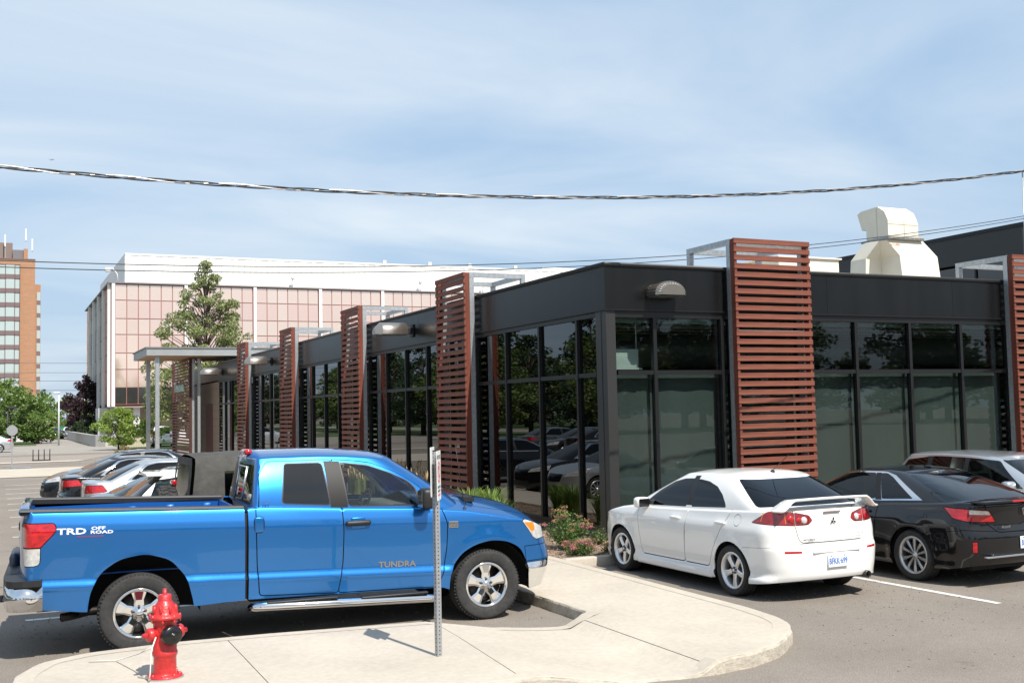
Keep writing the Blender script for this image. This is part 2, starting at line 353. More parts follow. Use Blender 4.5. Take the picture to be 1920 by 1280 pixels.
class Cap(Surf):
    flip = 1
    def __init__(s, house, crown):
        T = house.T; s.house = house; s.x = np.maximum.accumulate(T[:, 0]+np.arange(len(T))*1e-7); s.y = T[:, 1]; s.z = house.zT; s.W = s.y.max(); s.c = crown; s.u0, s.u1 = s.x[0], s.x[-1]
    def P(s, uv):
        x, y = uv[:, 0], uv[:, 1]; yr = np.interp(x, s.x, s.y); zr = np.interp(x, s.x, s.z); q = np.clip(y/np.maximum(yr, 1e-4), 0, 1)
        return np.stack([x, y, zr+s.c*(1-q**2.6)*np.clip(yr/s.W, 0, 1)**1.5], 1)
    def bounds(s, uv): return 0, np.interp(uv[:, 0], s.x, s.y)
    def domain(s):
        x, y, z = s.house.ring(s.house.topu, np.ones(len(s.house.topu))); y[0] = y[-1] = 0; n = int((x[-1]-x[0])/.06)
        return np.concatenate([np.stack([x, y], 1), [(x[-1]+(x[0]-x[-1])*i/n, 0) for i in range(1, n)]])
    def grid(s, d=.07): return np.array([(x, y) for x in np.arange(s.u0, s.u1, d) for y in list(np.arange(0.03, s.W, d))])
def emit(name, pieces, mat, parent, side=0, flange=.012, edgesoft=None):
    """side: 1 = left half, -1 = right half, 0 = both halves in one mesh. pieces: (surf, uv, tris)"""
    vs, fs, nl, off = [], [], [], 0
    for S, uv, tr in pieces:
        if not len(tr): continue
        ids, inv = np.unique(tr.ravel(), return_inverse=True); tr = inv.reshape(-1, 3); q = uv[ids]; P = S.P(q); N = S.N(q)
        if edgesoft is not None: N = edgesoft(S, q, N)
        cen = np.abs(P[:, 1]) < 2e-3; N[cen, 1] = 0; N /= np.maximum(np.linalg.norm(N, axis=1), 1e-9)[:, None]; P[cen, 1] = 0
        E = {}
        for t in tr:
            for a, b in ((t[0], t[1]), (t[1], t[2]), (t[2], t[0])):
                if (b, a) in E: E.pop((b, a))
                else: E[(a, b)] = 1
        be = [(a, b) for a, b in E if not (cen[a] and cen[b])] if flange else []
        for sg in ((1, -1) if side == 0 else (side,)):
            p = P*[1, sg, 1]; n = N*[1, sg, 1]; base = off; cur = [p]; off += len(p); rev = (sg < 0) != (S.flip < 0)
            if side == 0 and sg > 0: base0 = base
            ix = np.where(cen, np.arange(len(p))+base0, np.arange(len(p))+base) if side == 0 else np.arange(len(p))+base
            for t in tr:
                t = t[::-1] if rev else t; fs.append(tuple(int(ix[i]) for i in t)); nl += [tuple(n[i]) for i in t]
            if be:
                bi = sorted({i for e in be for i in e}); mp = {i: off+k for k, i in enumerate(bi)}; mq = {i: off+len(bi)+k for k, i in enumerate(bi)}
                cur += [p[bi], p[bi]-n[bi]*flange]; off += 2*len(bi)
                for a, b in be:
                    f = (mp[a], mq[a], mq[b], mp[b]); f = f[::-1] if rev else f; fs.append(f); d = p[b]-p[a]; m = np.cross(d, n[a]); l = np.linalg.norm(m); m = m/l if l > 1e-9 else n[a]; m = m*(-1 if rev else 1)
                    nl += [tuple(m)]*4
            vs.append(np.concatenate(cur))
    if not vs: return None
    V = np.concatenate(vs); used = np.unique(np.array([i for f in fs for i in f])); re = np.full(len(V), -1); re[used] = np.arange(len(used)); fs = [tuple(int(re[i]) for i in f) for f in fs]
    me = bpy.data.meshes.new(name); me.from_pydata(V[used].tolist(), [], fs); me.polygons.foreach_set('use_smooth', [True]*len(fs)); me.update()
    if len(me.loops) == len(nl): me.normals_split_custom_set(nl)
    return link(name, me, parent, mat)

# ------------------------------------------------------------------ wheels
def make_wheel(parent, loc, rad, wid, rimr, style, rimmat, side, name='wheel', seg=40):
    """axle along local y, outer face towards +side"""
    w = bpy.data.objects.new(name, None); COL.objects.link(w); w.parent = parent; w.location = loc; w.rotation_euler = (R(-90*side), 0, 0); w.empty_display_size = .05
    h = wid/2; b = rimr+.012; t = MB()
    prof = [(b, -h*.8), (b+.02, -h*.95), (rad*.9, -h), (rad-.018, -h*.88), (rad, -h*.7)]
    for g in (-.42, -.14, .14, .42): prof += [(rad, h*(g-.06)), (rad-.009, h*(g-.05)), (rad-.009, h*(g+.05)), (rad, h*(g+.06))]
    prof += [(rad, h*.7), (rad-.018, h*.88), (rad*.955, h*.96), (rad*.9, h), (rad*.86, h*1.01), (b+.03, h*.97), (b+.012, h*.9), (b, h*.8)]
    t.lathe(prof, seg=seg)
    for i in range(64 if style == 'truck' else 0):
        a = 2*math.pi*i/64; M = Matrix.Rotation(a, 4, 'Z')
        t.box((rad-.03, -.006, h*.72), (rad+.001, .006, h*.9), M); 
    t.build('tyre', PM('tyre_rubber', (.030, .029, .028), .88, var=.3, vs=9, var2=.25, vs2=30), w)
    r = MB(); lip = h*.9
    r.lathe([(rimr+.012, -h*.8), (rimr-.012, -h*.7), (rimr-.03, h*.2), (rimr-.022, lip-.03), (rimr-.01, lip-.004), (rimr+.006, lip), (rimr+.013, lip-.006)], seg=seg)
    n = {'truck': 5, 'five': 5, 'ten': 10, 'multi': 10, 'seven': 7}[style]; z1 = lip-.03
    hubr = rimr*(.37 if style == 'truck' else .2)
    for i in range(n):
        a = 2*math.pi*i/n+math.pi/2; M = Matrix.Rotation(a, 4, 'Z')
        if style == 'truck': w0, w1, w2 = rimr*.21, rimr*.19, rimr*.34
        elif style == 'five': w0, w1, w2 = rimr*.16, rimr*.145, rimr*.20
        elif style == 'seven': w0, w1, w2 = rimr*.1, rimr*.08, rimr*.1
        else: w0, w1, w2 = rimr*.045, rimr*.075, rimr*.10
        rs = [hubr*.8, rimr*.55, rimr-.008]; ws = [w0, w1, w2]; zs = [z1-.012, z1-.004, z1-.006]; vs = []
        for q, ww, zz in zip(rs, ws, zs): vs += [(q, -ww, zz-.006), (q, -ww*.6, zz+.004), (q, ww*.6, zz+.004), (q, ww, zz-.006), (q, ww*.9, zz-.05), (q, -ww*.9, zz-.05)]
        fs = []
        for k in range(2):
            for j in range(6): fs.append((k*6+j, k*6+(j+1) % 6, k*6+6+(j+1) % 6, k*6+6+j))
        fs = [f[::-1] for f in fs]
        r.add([M @ Vector(v) for v in vs], fs)
    r.lathe([(hubr, z1-.05), (hubr, z1-.016), (hubr*.9, z1-.008), (hubr*.5, z1-.006), (hubr*.42, z1+.012), (0, z1+.014)], seg=24)
    rim = r.build('rim', rimmat, w)
    d = MB(); d.lathe([(rimr*.8, -.01), (rimr*.8, .005), (.05, .008), (0, .01)], seg=24); d.lathe([(rimr-.02, -.05), (0, -.05)], seg=24); d.build('brake_disc', PM('brake_iron', (.03, .028, .026), .5, .6, var=.3, vs=20), w)
    if style in ('truck', 'five'):
        for i in range(5):
            a = 2*math.pi*i/5+math.pi/2+(math.pi/5 if style == 'five' else 0); q = hubr*.72
            nb = MB(); nb.lathe([(.0145, z1-.02), (.0145, z1+.006), (.010, z1+.010), (0, z1+.010)], Matrix.Translation((q*math.cos(a), q*math.sin(a), 0)), seg=8); nb.build('wheel_nut', PM('nut_steel', (.12, .11, .10), .4, 1), w)
    return w
def arch_liner(mb, x, z, ra, w, depth=.3):
    """dark wheel well: half tube and inner wall on both sides"""
    for sg in (1, -1):
        M = Matrix.Translation((x, sg*(w-depth), z)) @ Matrix.Rotation(R(-90*sg), 4, 'X')
        mb.lathe([(ra+.01, depth*.94), (ra+.01, 0), (0, 0)], M, 22, a0=(R(-190) if sg > 0 else R(-10)), a1=(R(10) if sg > 0 else R(190)))
# ================================================================== vehicles
def split(S, regs, gd, dd=.05, dom=None):
    dom = S.domain() if dom is None else dom; feats = []; tests = []
    for r in regs:
        p = r['poly']; p = dens(roundpoly(p, r.get('r', .02)), dd)
        g = r.get('gap', 0)
        if g: a, b = offpoly(p, -g/2), offpoly(p, g/2); feats += [a, b]; tests += [(r['id'], a), ('gap', b)]
        else: feats.append(p); tests.append((r['id'], p))
    v, f, cen, ok = cdt(dom, feats, S.grid(gd)); lab = np.full(len(f), 'body', dtype=object); done = ~ok; lab[done] = 'out'
    for i, p in tests:
        m = inside(cen, p) & ~done; lab[m] = i; done |= m
    return v, {k: f[lab == k] for k in set(lab) if k != 'out'}
def PAINT(name, col, metal=0, rough=.35, coat=1.0, var=0): return PM(name, col, rough, metal, coat, var, 60, coatr=.02, spec=.15)
def dxz(poly, d=.07): return [tuple(p) for p in dens(poly, d)]
def std():
    d = {}
    d['black'] = PM('black_plastic', (.012, .012, .013), .5, var=.2, vs=30); d['gloss'] = PM('gloss_black', (.008, .008, .009), .12)
    d['dark'] = PM('underbody', (.006, .006, .006), .8); d['red'] = PM('red_lens', (.40, .006, .010), .10, coat=1, var=.45, vs=16, stretch=(1, 1, 2.2)); d['dred'] = PM('dark_red_lens', (.24, .006, .008), .1, coat=1, var=.4, vs=18)
    d['amber'] = PM('amber_lens', (.75, .2, .01), .1, coat=1); d['clear'] = PM('clear_lens', (.62, .62, .60), .12, .35, coat=1, var=.25, vs=30)
    d['chrome'] = PM('chrome', (.78, .78, .78), .07, 1); d['alloy'] = PM('alloy', (.78, .78, .78), .33, .85); d['dalloy'] = PM('machined_alloy', (.55, .55, .55), .25, .9)
    d['glass'] = GLASS('car_glass', (.32, .36, .35), 1.5); d['tint'] = GLASS('tinted_car_glass', (.035, .037, .04), 1.52)
    d['seat'] = PM('seat_fabric', (.12, .115, .105), .8); d['dseat'] = PM('dark_seat', (.02, .02, .021), .7); d['grey'] = PM('grey_trim', (.1, .1, .1), .6)
    return d
MT = std()
def interior(par, xs, zf, w, seatmat, dash=None, rear=None, wheel=None):
    for x in xs:
        for y in (w*.46, -w*.46):
            m = MB(); m.rbox((x-.25, y-.24, zf+.2), (x+.28, y+.24, zf+.36), .06)
            m.rbox((-.07, -.23, 0), (.07, .23, .62), .06, M=Matrix.Translation((x-.25, y, zf+.3)) @ Matrix.Rotation(R(-14), 4, 'Y'))
            m.rbox((-.05, -.12, 0), (.05, .12, .18), .05, M=Matrix.Translation((x-.40, y, zf+.94)) @ Matrix.Rotation(R(-8), 4, 'Y')); m.build('seat', seatmat, par)
    if rear is not None:
        m = MB(); m.rbox((rear-.2, -w*.85, zf+.2), (rear+.3, w*.85, zf+.36), .06); m.rbox((-.08, -w*.85, 0), (.08, w*.85, .6), .06, M=Matrix.Translation((rear-.22, 0, zf+.3)) @ Matrix.Rotation(R(-18), 4, 'Y')); m.build('seat', seatmat, par)
    if dash is not None:
        m = MB(); m.rbox((dash-.25, -w*.95, zf+.35), (dash+.35, w*.95, zf+.62), .08); m.build('dashboard', MT['dseat'], par)
    if wheel:
        x, y, z = wheel; m = MB(); M = Matrix.Translation((x, y, z)) @ Matrix.Rotation(R(-65), 4, 'Y')
        m.tube([M @ Vector((.185*math.cos(a), .185*math.sin(a), 0)) for a in np.linspace(0, 2*math.pi, 28, endpoint=False)], .016, 8, closed=True)
        for a in (0.1, math.pi-.1, -math.pi/2): m.tube([M @ Vector((0, 0, -.02)), M @ Vector((.18*math.cos(a+math.pi/2), .18*math.sin(a+math.pi/2), 0))], .018, 6)
        m.rbox((-.06, -.06, -.04), (.06, .06, .01), .02, M=M); m.build('steering_wheel', MT['dseat'], par)
def mirror(par, x, y, z, side, mat, sx=.16, sy=.2, sz=.15):
    m = MB(); m.rbox((x-sx*.5, side*y, z-sz/2), (x+sx*.5, side*(y+sy), z+sz/2), .05, 3); m.rbox((x-.03, side*(y-.06), z-sz*.5), (x+.05, side*(y+.03), z-sz*.25), .015)
    o = m.build('wing_mirror', mat, par); g = MB(); g.box((x-sx*.5-.004, side*(y+.02) if side > 0 else -(y+sy-.02), z-sz/2+.02), (x-sx*.5+.002, side*(y+sy-.02) if side > 0 else -(y+.02), z+sz/2-.02)); g.build('mirror_glass', MT['gloss'], o)
def plate(par, M, body, w=.305, h=.153, blue=(.07, .16, .42)):
    m = MB(); m.rbox((-w/2, -h/2, 0), (w/2, h/2, .008), .004, M=M); p = m.build('licence_plate', PM('plate_white', (.72, .75, .8), .4, var=.05, vs=20), par)
    text('plate_number', body, .098, M @ Matrix.Translation((0, -.006, .0095)), PM('plate_blue', blue, .5), p, .001, sx=.70, bold=.002)
    for x in (-.1, .1): b = MB(); b.lathe([(.008, 0), (.008, .003), (0, .004)], M @ Matrix.Translation((x, h/2-.018, .008)), 8); b.build('plate_screw', MT['black'], p)
    return p
def build_car(sp, name, label, cat, loc, rz, group=None):
    root = thing(name, label, cat, loc, rz, group); g = sp.get; lod = g('lod', 0); gd = .06 if not lod else .13; paint = sp['paint']
    W = sp['W']; rim = sfn(sp['rim'], .07); sill = sfn(sp['sill'], .06); sec = sfn(sp['sec'], .035)
    xw, Rw, tw = sp['xw'], sp['Rw'], sp['tw']; Ra = Rw+g('archgap', .045); zw = Rw-.005
    sh = Shell(sp['xr'], sp['xf'], W, g('ar', .42), g('nr', 2.7), g('af', .8), g('nf', 2.4), rim, sill, sec, sfn(sp['rear'], .03), sfn(sp['front'], .03), g('rtop', .03),
               [(0, zw, Ra, g('fl', .018), .07), (xw, zw, Ra, g('fl', .018), .07)], sfn(g('taper', [(-2, 0), (8, 0)]), .2))
    sh.rows = g('rows', [])
    def arch(x):
        a0 = math.asin(min(.9, (zw-.0)/Ra))*.9; A = np.linspace(-a0, math.pi+a0, 26); P = [(sh.ux(x+Ra*math.cos(a)), zw+Ra*math.sin(a)) for a in A]
        return P+[(P[-1][0], -.3), (P[0][0], -.3)]
    def pts(L):
        o = []
        for k, a, z in L:
            if k == 'c': o.append((-.06, z))
            elif k == 'n': o.append((sh.u1+.06, z))
            elif k == 'C': o.append((sh.u1+.06, z))
            else: o += sh.pts([(k, a, z)])
        return o
    regs = [dict(id='hole', poly=arch(0), r=0), dict(id='hole', poly=arch(xw), r=0)]
    feats = g('lower', [])
    for i, f in enumerate(feats): regs.append(dict(id='L%d' % i, poly=pts(f['poly']), r=f.get('r', .02), gap=f.get('gap', 0)))
    ds = g('doors', [])
    for i, d in enumerate(ds): regs.append(dict(id='D%d' % i, poly=pts([('x', a, z) for a, z in d]), r=g('door_r', .05), gap=.011))
    v, T = split(sh, regs, gd)
    H = House(sh, *sp['house'], sfn(sp['roof'], .12), bulge=g('bulge', .025), bf=g('bf', .03), ar=g('har', .35), nr=g('hnr', 4.2), af=g('haf', .7), nf=g('hnf', 4.2))
    hr = []; wd = sp['win']
    def side(x0, x1, t): return (H.at(x0, t), t*H.H)
    tb, tt = g('tb', .09), g('tt', .93)
    for i, w in enumerate(wd):   # (x bottom rear, x top rear, x top front, x bottom front [, t values])
        if isinstance(w, dict): hr.append(dict(id='W%d' % i, poly=[H.atz(x, z) for x, z in dxz(roundpoly(w['xz'], w.get('r', .04)))], r=0)); continue
        q = w[4] if len(w) > 4 else (tb, tt, tt, tb); P = list(zip((w[0], w[1], w[2], w[3]), q)); P = P[:2]+list(w[5])+P[2:] if len(w) > 5 else P
        P = [(H.at(x, t/H.H), t) for x, t in dxz(roundpoly([(x, t*H.H) for x, t in P], w[6] if len(w) > 6 else .035))]; hr.append(dict(id='W%d' % i, poly=P, r=0))
    for i, w in enumerate(g('pillars', [])): hr.append(dict(id='pillar', poly=[(H.at(x, t/H.H), t) for x, t in dxz([(x, t*H.H) for x, t in w])], r=0))
    for i, w in enumerate(g('trim', [])):
        P = [(H.at(x, t/H.H), t) for x, t in dxz([(x, t*H.H) for x, t in w])]; hr.append(dict(id='trim', poly=P, r=0))
    ws, rs = g('ws', (.86, .05, .95)), g('rs', (.84, .06, .93))
    q = [H.uy(ws[0], True)]*2; hr.append(dict(id='windshield', poly=[(q[0], ws[1]*H.H), (H.u1+.05, ws[1]*H.H), (H.u1+.05, ws[2]*H.H), (q[0], ws[2]*H.H)], r=.03))
    q = H.uy(rs[0], False); q2 = H.uy(g('rs_top', rs[0]), False); hr.append(dict(id='rear_window', poly=[(q, rs[1]*H.H), (-.05, rs[1]*H.H), (-.05, rs[2]*H.H), (q2, rs[2]*H.H)], r=.04))
    hv, HT = split(H, hr, gd)
    cap = Cap(H, g('crown', .05)); cv, CT = split(cap, [], gd*1.3)
    top = Top(sh, sfn(g('hoodcrown', [(-1, .03), (0, .03), (2, .04), (4, .05)]), .2), W); fb, rb = sp['house'][2], sp['house'][0]
    tr = []; hw = g('hoodw', .84)
    if not lod or g('hoodgap'):
        xs = np.linspace(fb-.25, sh.cx.max()-g('hoodnose', .05), 10); P = [(x, hw*float(np.interp(x, top.x, top.y))) for x in xs]; tr.append(dict(id='hood', poly=[(xs[0], -.1)]+P+[(xs[-1], -.1)], r=.03, gap=.012))
        if g('trunk'):
            xs = np.linspace(top.u0-.1, rb+.18, 8); P = [(x, g('trunkw', .8)*float(np.interp(max(x, top.u0+.06), top.x, top.y))) for x in xs]; tr.append(dict(id='trunk', poly=[(xs[0], -.1)]+P+[(xs[-1], -.1)], r=.03, gap=.010))
    tv, TT = split(top, tr, gd)
    def hsoft(S, q, N):
        if isinstance(S, House): m = q[:, 1] > S.H-.004
        elif isinstance(S, Cap): m = q[:, 1] > np.interp(q[:, 0], S.x, S.y)-.004
        else: return N
        if isinstance(S, House): N[m] += [0, 0, .75]
        else: P = S.P(q); yr = np.interp(q[:, 0], S.x, S.y); out = np.stack([0*yr, np.ones(len(yr))*.55, 0*yr], 1); N[m] += out[m]
        return N/np.linalg.norm(N, axis=1)[:, None]
    e0 = np.zeros((0, 3), int)
    emit('body', [(sh, v, T.get('body', e0)), (top, tv, TT['body']), (H, hv, HT.get('body', e0)), (cap, cv, CT['body'])], paint, root, 0, .012, hsoft)
    fl = np.concatenate([t for k, t in T.items() if k != 'hole']); ft = np.concatenate(list(TT.values()))
    class Off(Surf):
        def __init__(s, S): s.S = S; s.flip = S.flip; s.u0, s.u1 = S.u0, S.u1
        def P(s, uv): return s.S.P(uv)-s.S.N(uv)*.02
        def N(s, uv): return s.S.N(uv)
    emit('inner_panel', [(Off(sh), v, fl), (Off(top), tv, ft)], MT['dark'], root, 0, 0)
    doors = []
    for i, d in enumerate(ds):
        for sg in (1, -1):
            o = emit('door', [(sh, v, T.get('D%d' % i, e0))], paint, root, sg); doors.append(o)
            if o is None or lod: continue
            xs = [p[0] for p in d]; hx, hz = g('handles')[i]; p = sh.P(np.array([(sh.ux(hx), hz)]))[0]
            m = MB(); m.rbox((hx-.11, -.02, -.016), (hx+.10, .022, .016), .014, 3, Matrix.Translation((0, sg*(p[1]+.018), hz))); m.rbox((hx-.1, -.04, -.012), (hx-.08, .01, .012), .005, 1, Matrix.Translation((0, sg*(p[1]+.01), hz))); m.rbox((hx+.07, -.04, -.012), (hx+.09, .01, .012), .005, 1, Matrix.Translation((0, sg*(p[1]+.01), hz))); m.build('handle', g('handlemat', paint), o)
    for i, f in enumerate(feats):
        t = T.get('L%d' % i, e0)
        if not len(t): continue
        if f.get('C'):
            pc = [(sh, v, t)]
            if f['name'] == 'trunk_lid' and 'trunk' in TT: pc.append((top, tv, TT['trunk']))
            emit(f['name'], pc, f.get('mat', paint), root, 0)
        else:
            for sg in (1, -1): emit(f['name'], [(sh, v, t)], f.get('mat', paint), root, sg)
    if 'hood' in TT: emit('hood', [(top, tv, TT['hood'])], paint, root, 0)
    if 'trunk' in TT and not any(f['name'] == 'trunk_lid' for f in feats): emit('trunk_lid', [(top, tv, TT['trunk'])], paint, root, 0)
    gm = g('glass', MT['tint'])
    for i in range(len(wd)):
        for sg in (1, -1): emit('side_window', [(H, hv, HT.get('W%d' % i, e0))], gm, root, sg, .006)
    for sg in (1, -1):
        if 'trim' in HT: emit('window_trim', [(H, hv, HT['trim'])], g('trimmat', MT['chrome']), root, sg, .006)
        if 'pillar' in HT: emit('door_pillar', [(H, hv, HT['pillar'])], MT['black'], root, sg, .006)
    emit('windshield', [(H, hv, HT['windshield'])], g('wsglass', gm), root, 0, .006); emit('rear_window', [(H, hv, HT['rear_window'])], g('rglass', gm), root, 0, .006)
    m = MB(); m.box((sp['xr']+.3, -W*.72, .2), (sp['xf']-.3, W*.72, .34)); 
    arch_liner(m, 0, zw, Ra, W-.03, .3); arch_liner(m, xw, zw, Ra, W-.03, .3); m.build('underbody', MT['dark'], root)
    for x in (0, xw):
        for sg in (1, -1): make_wheel(root, (x, sg*(W-.012-tw/2), Rw-.004), Rw, tw, g('rimr', Rw*.66), g('rimstyle', 'five'), g('rimmat', MT['alloy']), sg, seg=40 if not lod else 20)
    if not lod: interior(root, [xw*.48], .25, W*.75, g('seatmat', MT['dseat']), xw*.78, xw*.14, (xw*.68, W*.36, .86))
    else: interior(root, [xw*.48], .25, W*.75, g('seatmat', MT['dseat']), xw*.78)
    if g('mirror'):
        mx, mz = sp['mirror']; p = sh.P(np.array([(sh.ux(mx), sh.zt(sh.ux(mx))-.005)]))[0]
        for sg in (1, -1): mirror(root, mx, p[1]-.02, mz, sg, g('mirrormat', paint))
    sp['_sh'], sp['_H'], sp['_top'], sp['_cap'] = sh, H, top, cap
    return root
def mid(a, b, t): return a+(b-a)*t
def stdlamps(z0, z1, yi, xs, mat=None, fr=None):
    """rear lamps from half width yi round the corner to side x = xs; head lamps"""
    L = [dict(name='tail_lamp', poly=[('r', yi, z0+.02), ('r', yi+.02, z1-.02), ('x', xs, z1), ('x', xs+.02, z0)], mat=mat or MT['red'], r=.03, gap=.008)]
    return L
# ------------------------------------------------------------------ white saloon
def white_sedan():
    W = .885; wh = PAINT('white_paint', (.80, .79, .76), 0, .3)
    sp = dict(paint=wh, xr=-.93, xf=3.62, W=W, xw=2.6, Rw=.315, tw=.21, rimr=.215, rimstyle='five', ar=.46, nr=2.7, af=.9, nf=2.3,
        rim=[(-1, 1.075), (-.6, 1.085), (.06, 1.045), (1.03, 1.0), (2.0, .965), (2.35, .955), (2.6, .925), (2.95, .85), (3.2, .77), (3.5, .70), (3.7, .68)],
        sill=[(-1, .27), (-.5, .21), (-.3, .19), (2.9, .19), (3.2, .17), (3.7, .17)],
        sec=[(.15, .035), (.24, .012), (.28, .012), (.30, .05), (.40, .028), (.62, .006), (.80, .0), (.86, .012), (.95, .045), (1.1, .075)],
        rear=[(.2, .10), (.30, .03), (.38, .015), (.55, .0), (.62, .0), (.66, .045), (.72, .055), (.9, .065), (1.04, .085), (1.10, .10)],
        front=[(.15, .08), (.28, .0), (.45, .0), (.62, .06), (.7, .13)], taper=[(-1, .03), (-.2, .0), (2.6, .0), (3.2, .02), (3.6, .05)],
        house=(-.62, .13, 2.62, 1.46, .80, .60), roof=[(-.1, 1.40), (.1, 1.425), (.4, 1.455), (.85, 1.462), (1.2, 1.445), (1.5, 1.41)], crown=.045, har=.5, haf=.7, bulge=.03, bf=.05,
        win=[dict(xz=[(.17, 1.065), (.20, 1.12), (.30, 1.22), (.46, 1.31), (.68, 1.365), (.92, 1.385), (.925, 1.025)], r=.03), dict(xz=[(1.04, 1.02), (1.02, 1.388), (1.25, 1.375), (1.48, 1.325), (1.75, 1.20), (2.03, 1.02), (2.0, .985)], r=.03)],
        pillars=[[(.92, .10), (.91, .93), (1.03, .93), (1.05, .10)]],
        ws=(.84, .05, .95), rs=(.955, .08, .93), rs_top=.93, trunk=1, trunkw=.70,
        doors=[[(.93, 1.03), (1.03, .31), (.50, .31), (.33, .60), (.02, 1.04), (.3, 1.2), (.9, 1.2)], [(2.14, .93), (2.07, .31), (1.03, .31), (.93, 1.2), (2.0, 1.2)]],
        handles=[(.20, .885), (1.20, .875)], mirror=(1.98, 1.02), hoodw=.80, hoodnose=.06, glass=MT['tint'], seatmat=MT['dseat'])
    sp['lower'] = [
        dict(name='tail_lamp', poly=[('r', .55, .905), ('r', .55, 1.06), ('x', -.66, 1.075), ('x', -.38, .93)], mat=MT['dred'], r=[.01, .02, .05, .03], gap=.008),
        dict(name='tail_lamp', poly=[('r', .30, .955), ('r', .34, 1.015), ('r', .54, 1.058), ('r', .54, .905), ('r', .36, .91)], mat=MT['dred'], r=[.02, .02, .01, .01, .03], gap=.008),
        dict(name='reflector', poly=[('r', .50, .585), ('r', .70, .585), ('r', .70, .615), ('r', .50, .612)], mat=MT['red'], r=.008),
        dict(name='trunk_lid', C=1, poly=[('c', 0, .70), ('r', .50, .70), ('r', .555, .92), ('r', .56, 1.3), ('c', 0, 1.3)], r=[.01, .07, .02, .01, .01], gap=.010),
        dict(name='bumper', C=1, poly=[('c', 0, .1), ('x', -Ra_(.315), .1), ('x', -.24, .62), ('r', .70, .665), ('r', .51, .690), ('c', 0, .690)], r=.02, gap=.004),
        dict(name='head_lamp', poly=[('x', 2.98, .80), ('x', 3.1, .66), ('f', .42, .60), ('f', .50, .70)], mat=MT['clear'], r=.03, gap=.008),
        dict(name='fuel_flap', poly=[('x', -.12+.07*math.cos(a), .935+.07*math.sin(a)) for a in np.linspace(0, 2*math.pi, 18, endpoint=False)], r=0, gap=.008),
        dict(name='grille', C=1, poly=[('n', 0, .24), ('f', .42, .26), ('f', .36, .56), ('n', 0, .58)], mat=MT['black'], r=.04, gap=.006)]
    root = build_car(sp, 'sedan', 'white four door sedan with rear spoiler parked nose in beside the concrete walkway', 'car', (-.42, -5.10, 0), R(90.3), 'cars parked along the right front')
    sh = sp['_sh']
    # side skirt
    for sg in (1, -1):
        m = MB(); m.rbox((.42, sg*(W-.055)-.03, .17), (2.18, sg*(W-.055)+.045, .275), .02, 2); m.build('side_skirt', wh, root)
    # lamp inserts: round inner lamps
    for sg in (1, -1):
        for (y, r_, mt, nm) in ((.60, .045, MT['red'], 'lamp_insert'), (.42, .042, MT['clear'], 'lamp_insert'), (.49, .038, MT['red'], 'lamp_insert')):
            u = sh.ur(y); p = sh.P(np.array([(u, .985-.02*(y < .5))]))[0]; n = sh.N(np.array([(u, .985)]))[0]; n = Vector((n[0], n[1]*sg, n[2]))
            m = MB(); m.lathe([(r_, -.004), (r_*.97, .006), (r_*.5, .010), (0, .011)], Matrix.Translation((p[0], p[1]*sg, p[2])) @ n.to_track_quat('Z', 'Y').to_matrix().to_4x4(), 18); m.build(nm, mt, root)
        u0, u1 = sh.ur(.66), sh.ux(-.58); q = [(u0, .925), (u0+.01, 1.055), (u1, 1.06), (u1+.03, .955)]; P = sh.P(np.array(q)); N = sh.N(np.array(q)); P = P+N*.003; vs = [(a[0], a[1]*sg, a[2]) for a in P]
        m = MB(); m.add(vs+[(a[0]-.01*b[0], (a[1]-.01*b[1])*sg, a[2]) for a, b in zip(P, N)], [(0, 1, 2, 3) if sg > 0 else (3, 2, 1, 0)]); m.build('turn_lamp', MT['amber'], root)
    # spoiler
    m = MB(); n = 41; sec = []
    for i in range(n):
        t = -1+2*i/(n-1); y = t*.74; a = abs(t); q = min(1, max(0, (a-.74)/.24)); q = q*q*(3-2*q); z = 1.205-.015*a**2-.115*q; x0, x1 = -.91+.05*a**2, -.66+.05*a**2+.10*q
        sec.append([(x1, y, z-.022), (x1-.05, y, z+.008), (x0+.02, y, z+.022), (x0, y, z+.012), (x0+.02, y, z-.008)])
    vs = [p for s_ in sec for p in s_]; fs = [(i*5+k, i*5+(k+1) % 5, i*5+5+(k+1) % 5, i*5+5+k) for i in range(n-1) for k in range(5)]+[(4, 3, 2, 1, 0), tuple((n-1)*5+k for k in range(5))]
    m.add(vs, [f[::-1] for f in fs], True)
    m.build('spoiler', wh, root)
    m = MB(); m.rbox((-.868, -.13, 1.035), (-.852, .13, 1.058), .006); m.build('brake_lamp', PM('brake_strip', (.22, .17, .16), .3, var=.4, vs=60), root)
    # emblem: three diamonds
    M = frame((-.878, 0, .94), (0, -1, 0), (0, 0, 1)); m = MB()
    for k in range(3):
        A = Matrix.Rotation(R(90+120*k), 4, 'Z'); m.prism([(0, 0), (.023, .0135), (.046, 0), (.023, -.0135)], 0, .006, M @ A)
    m.build('emblem', MT['gloss'], root)
    text('badge', 'MITSUBISHI', .035, frame((-.885, .385, .735), (0, -1, 0), (0, 0, 1)), MT['gloss'], root, .002)
    text('badge', 'LANCER', .030, frame((-.882, -.40, .775), (0, -1, 0), (0, 0, 1)), MT['chrome'], root, .002)
    # plate recess, plate
    m = MB(); m.rbox((-.937, -.36, .575), (-.90, .36, .60), .01); m.build('plate_lip', wh, root)
    plate(root, frame((-.932, 0, .475), (0, -1, 0), (0, 0, 1)), 'BFKK\u00b7699')
    m = MB(); M = Matrix.Translation((-.80, -.50, .265)) @ Matrix.Rotation(R(-90), 4, 'Y'); m.lathe([(.045, -.2), (.045, .1), (.040, .103), (.036, .1), (.034, -.15), (0, -.15)], M, 20); m.build('exhaust_pipe', PM('exhaust_steel', (.12, .11, .1), .3, 1), root)
    m = MB(); m.rbox((-.75, -.35, .22), (-.45, .35, .32), .03); m.build('muffler', MT['dark'], root)
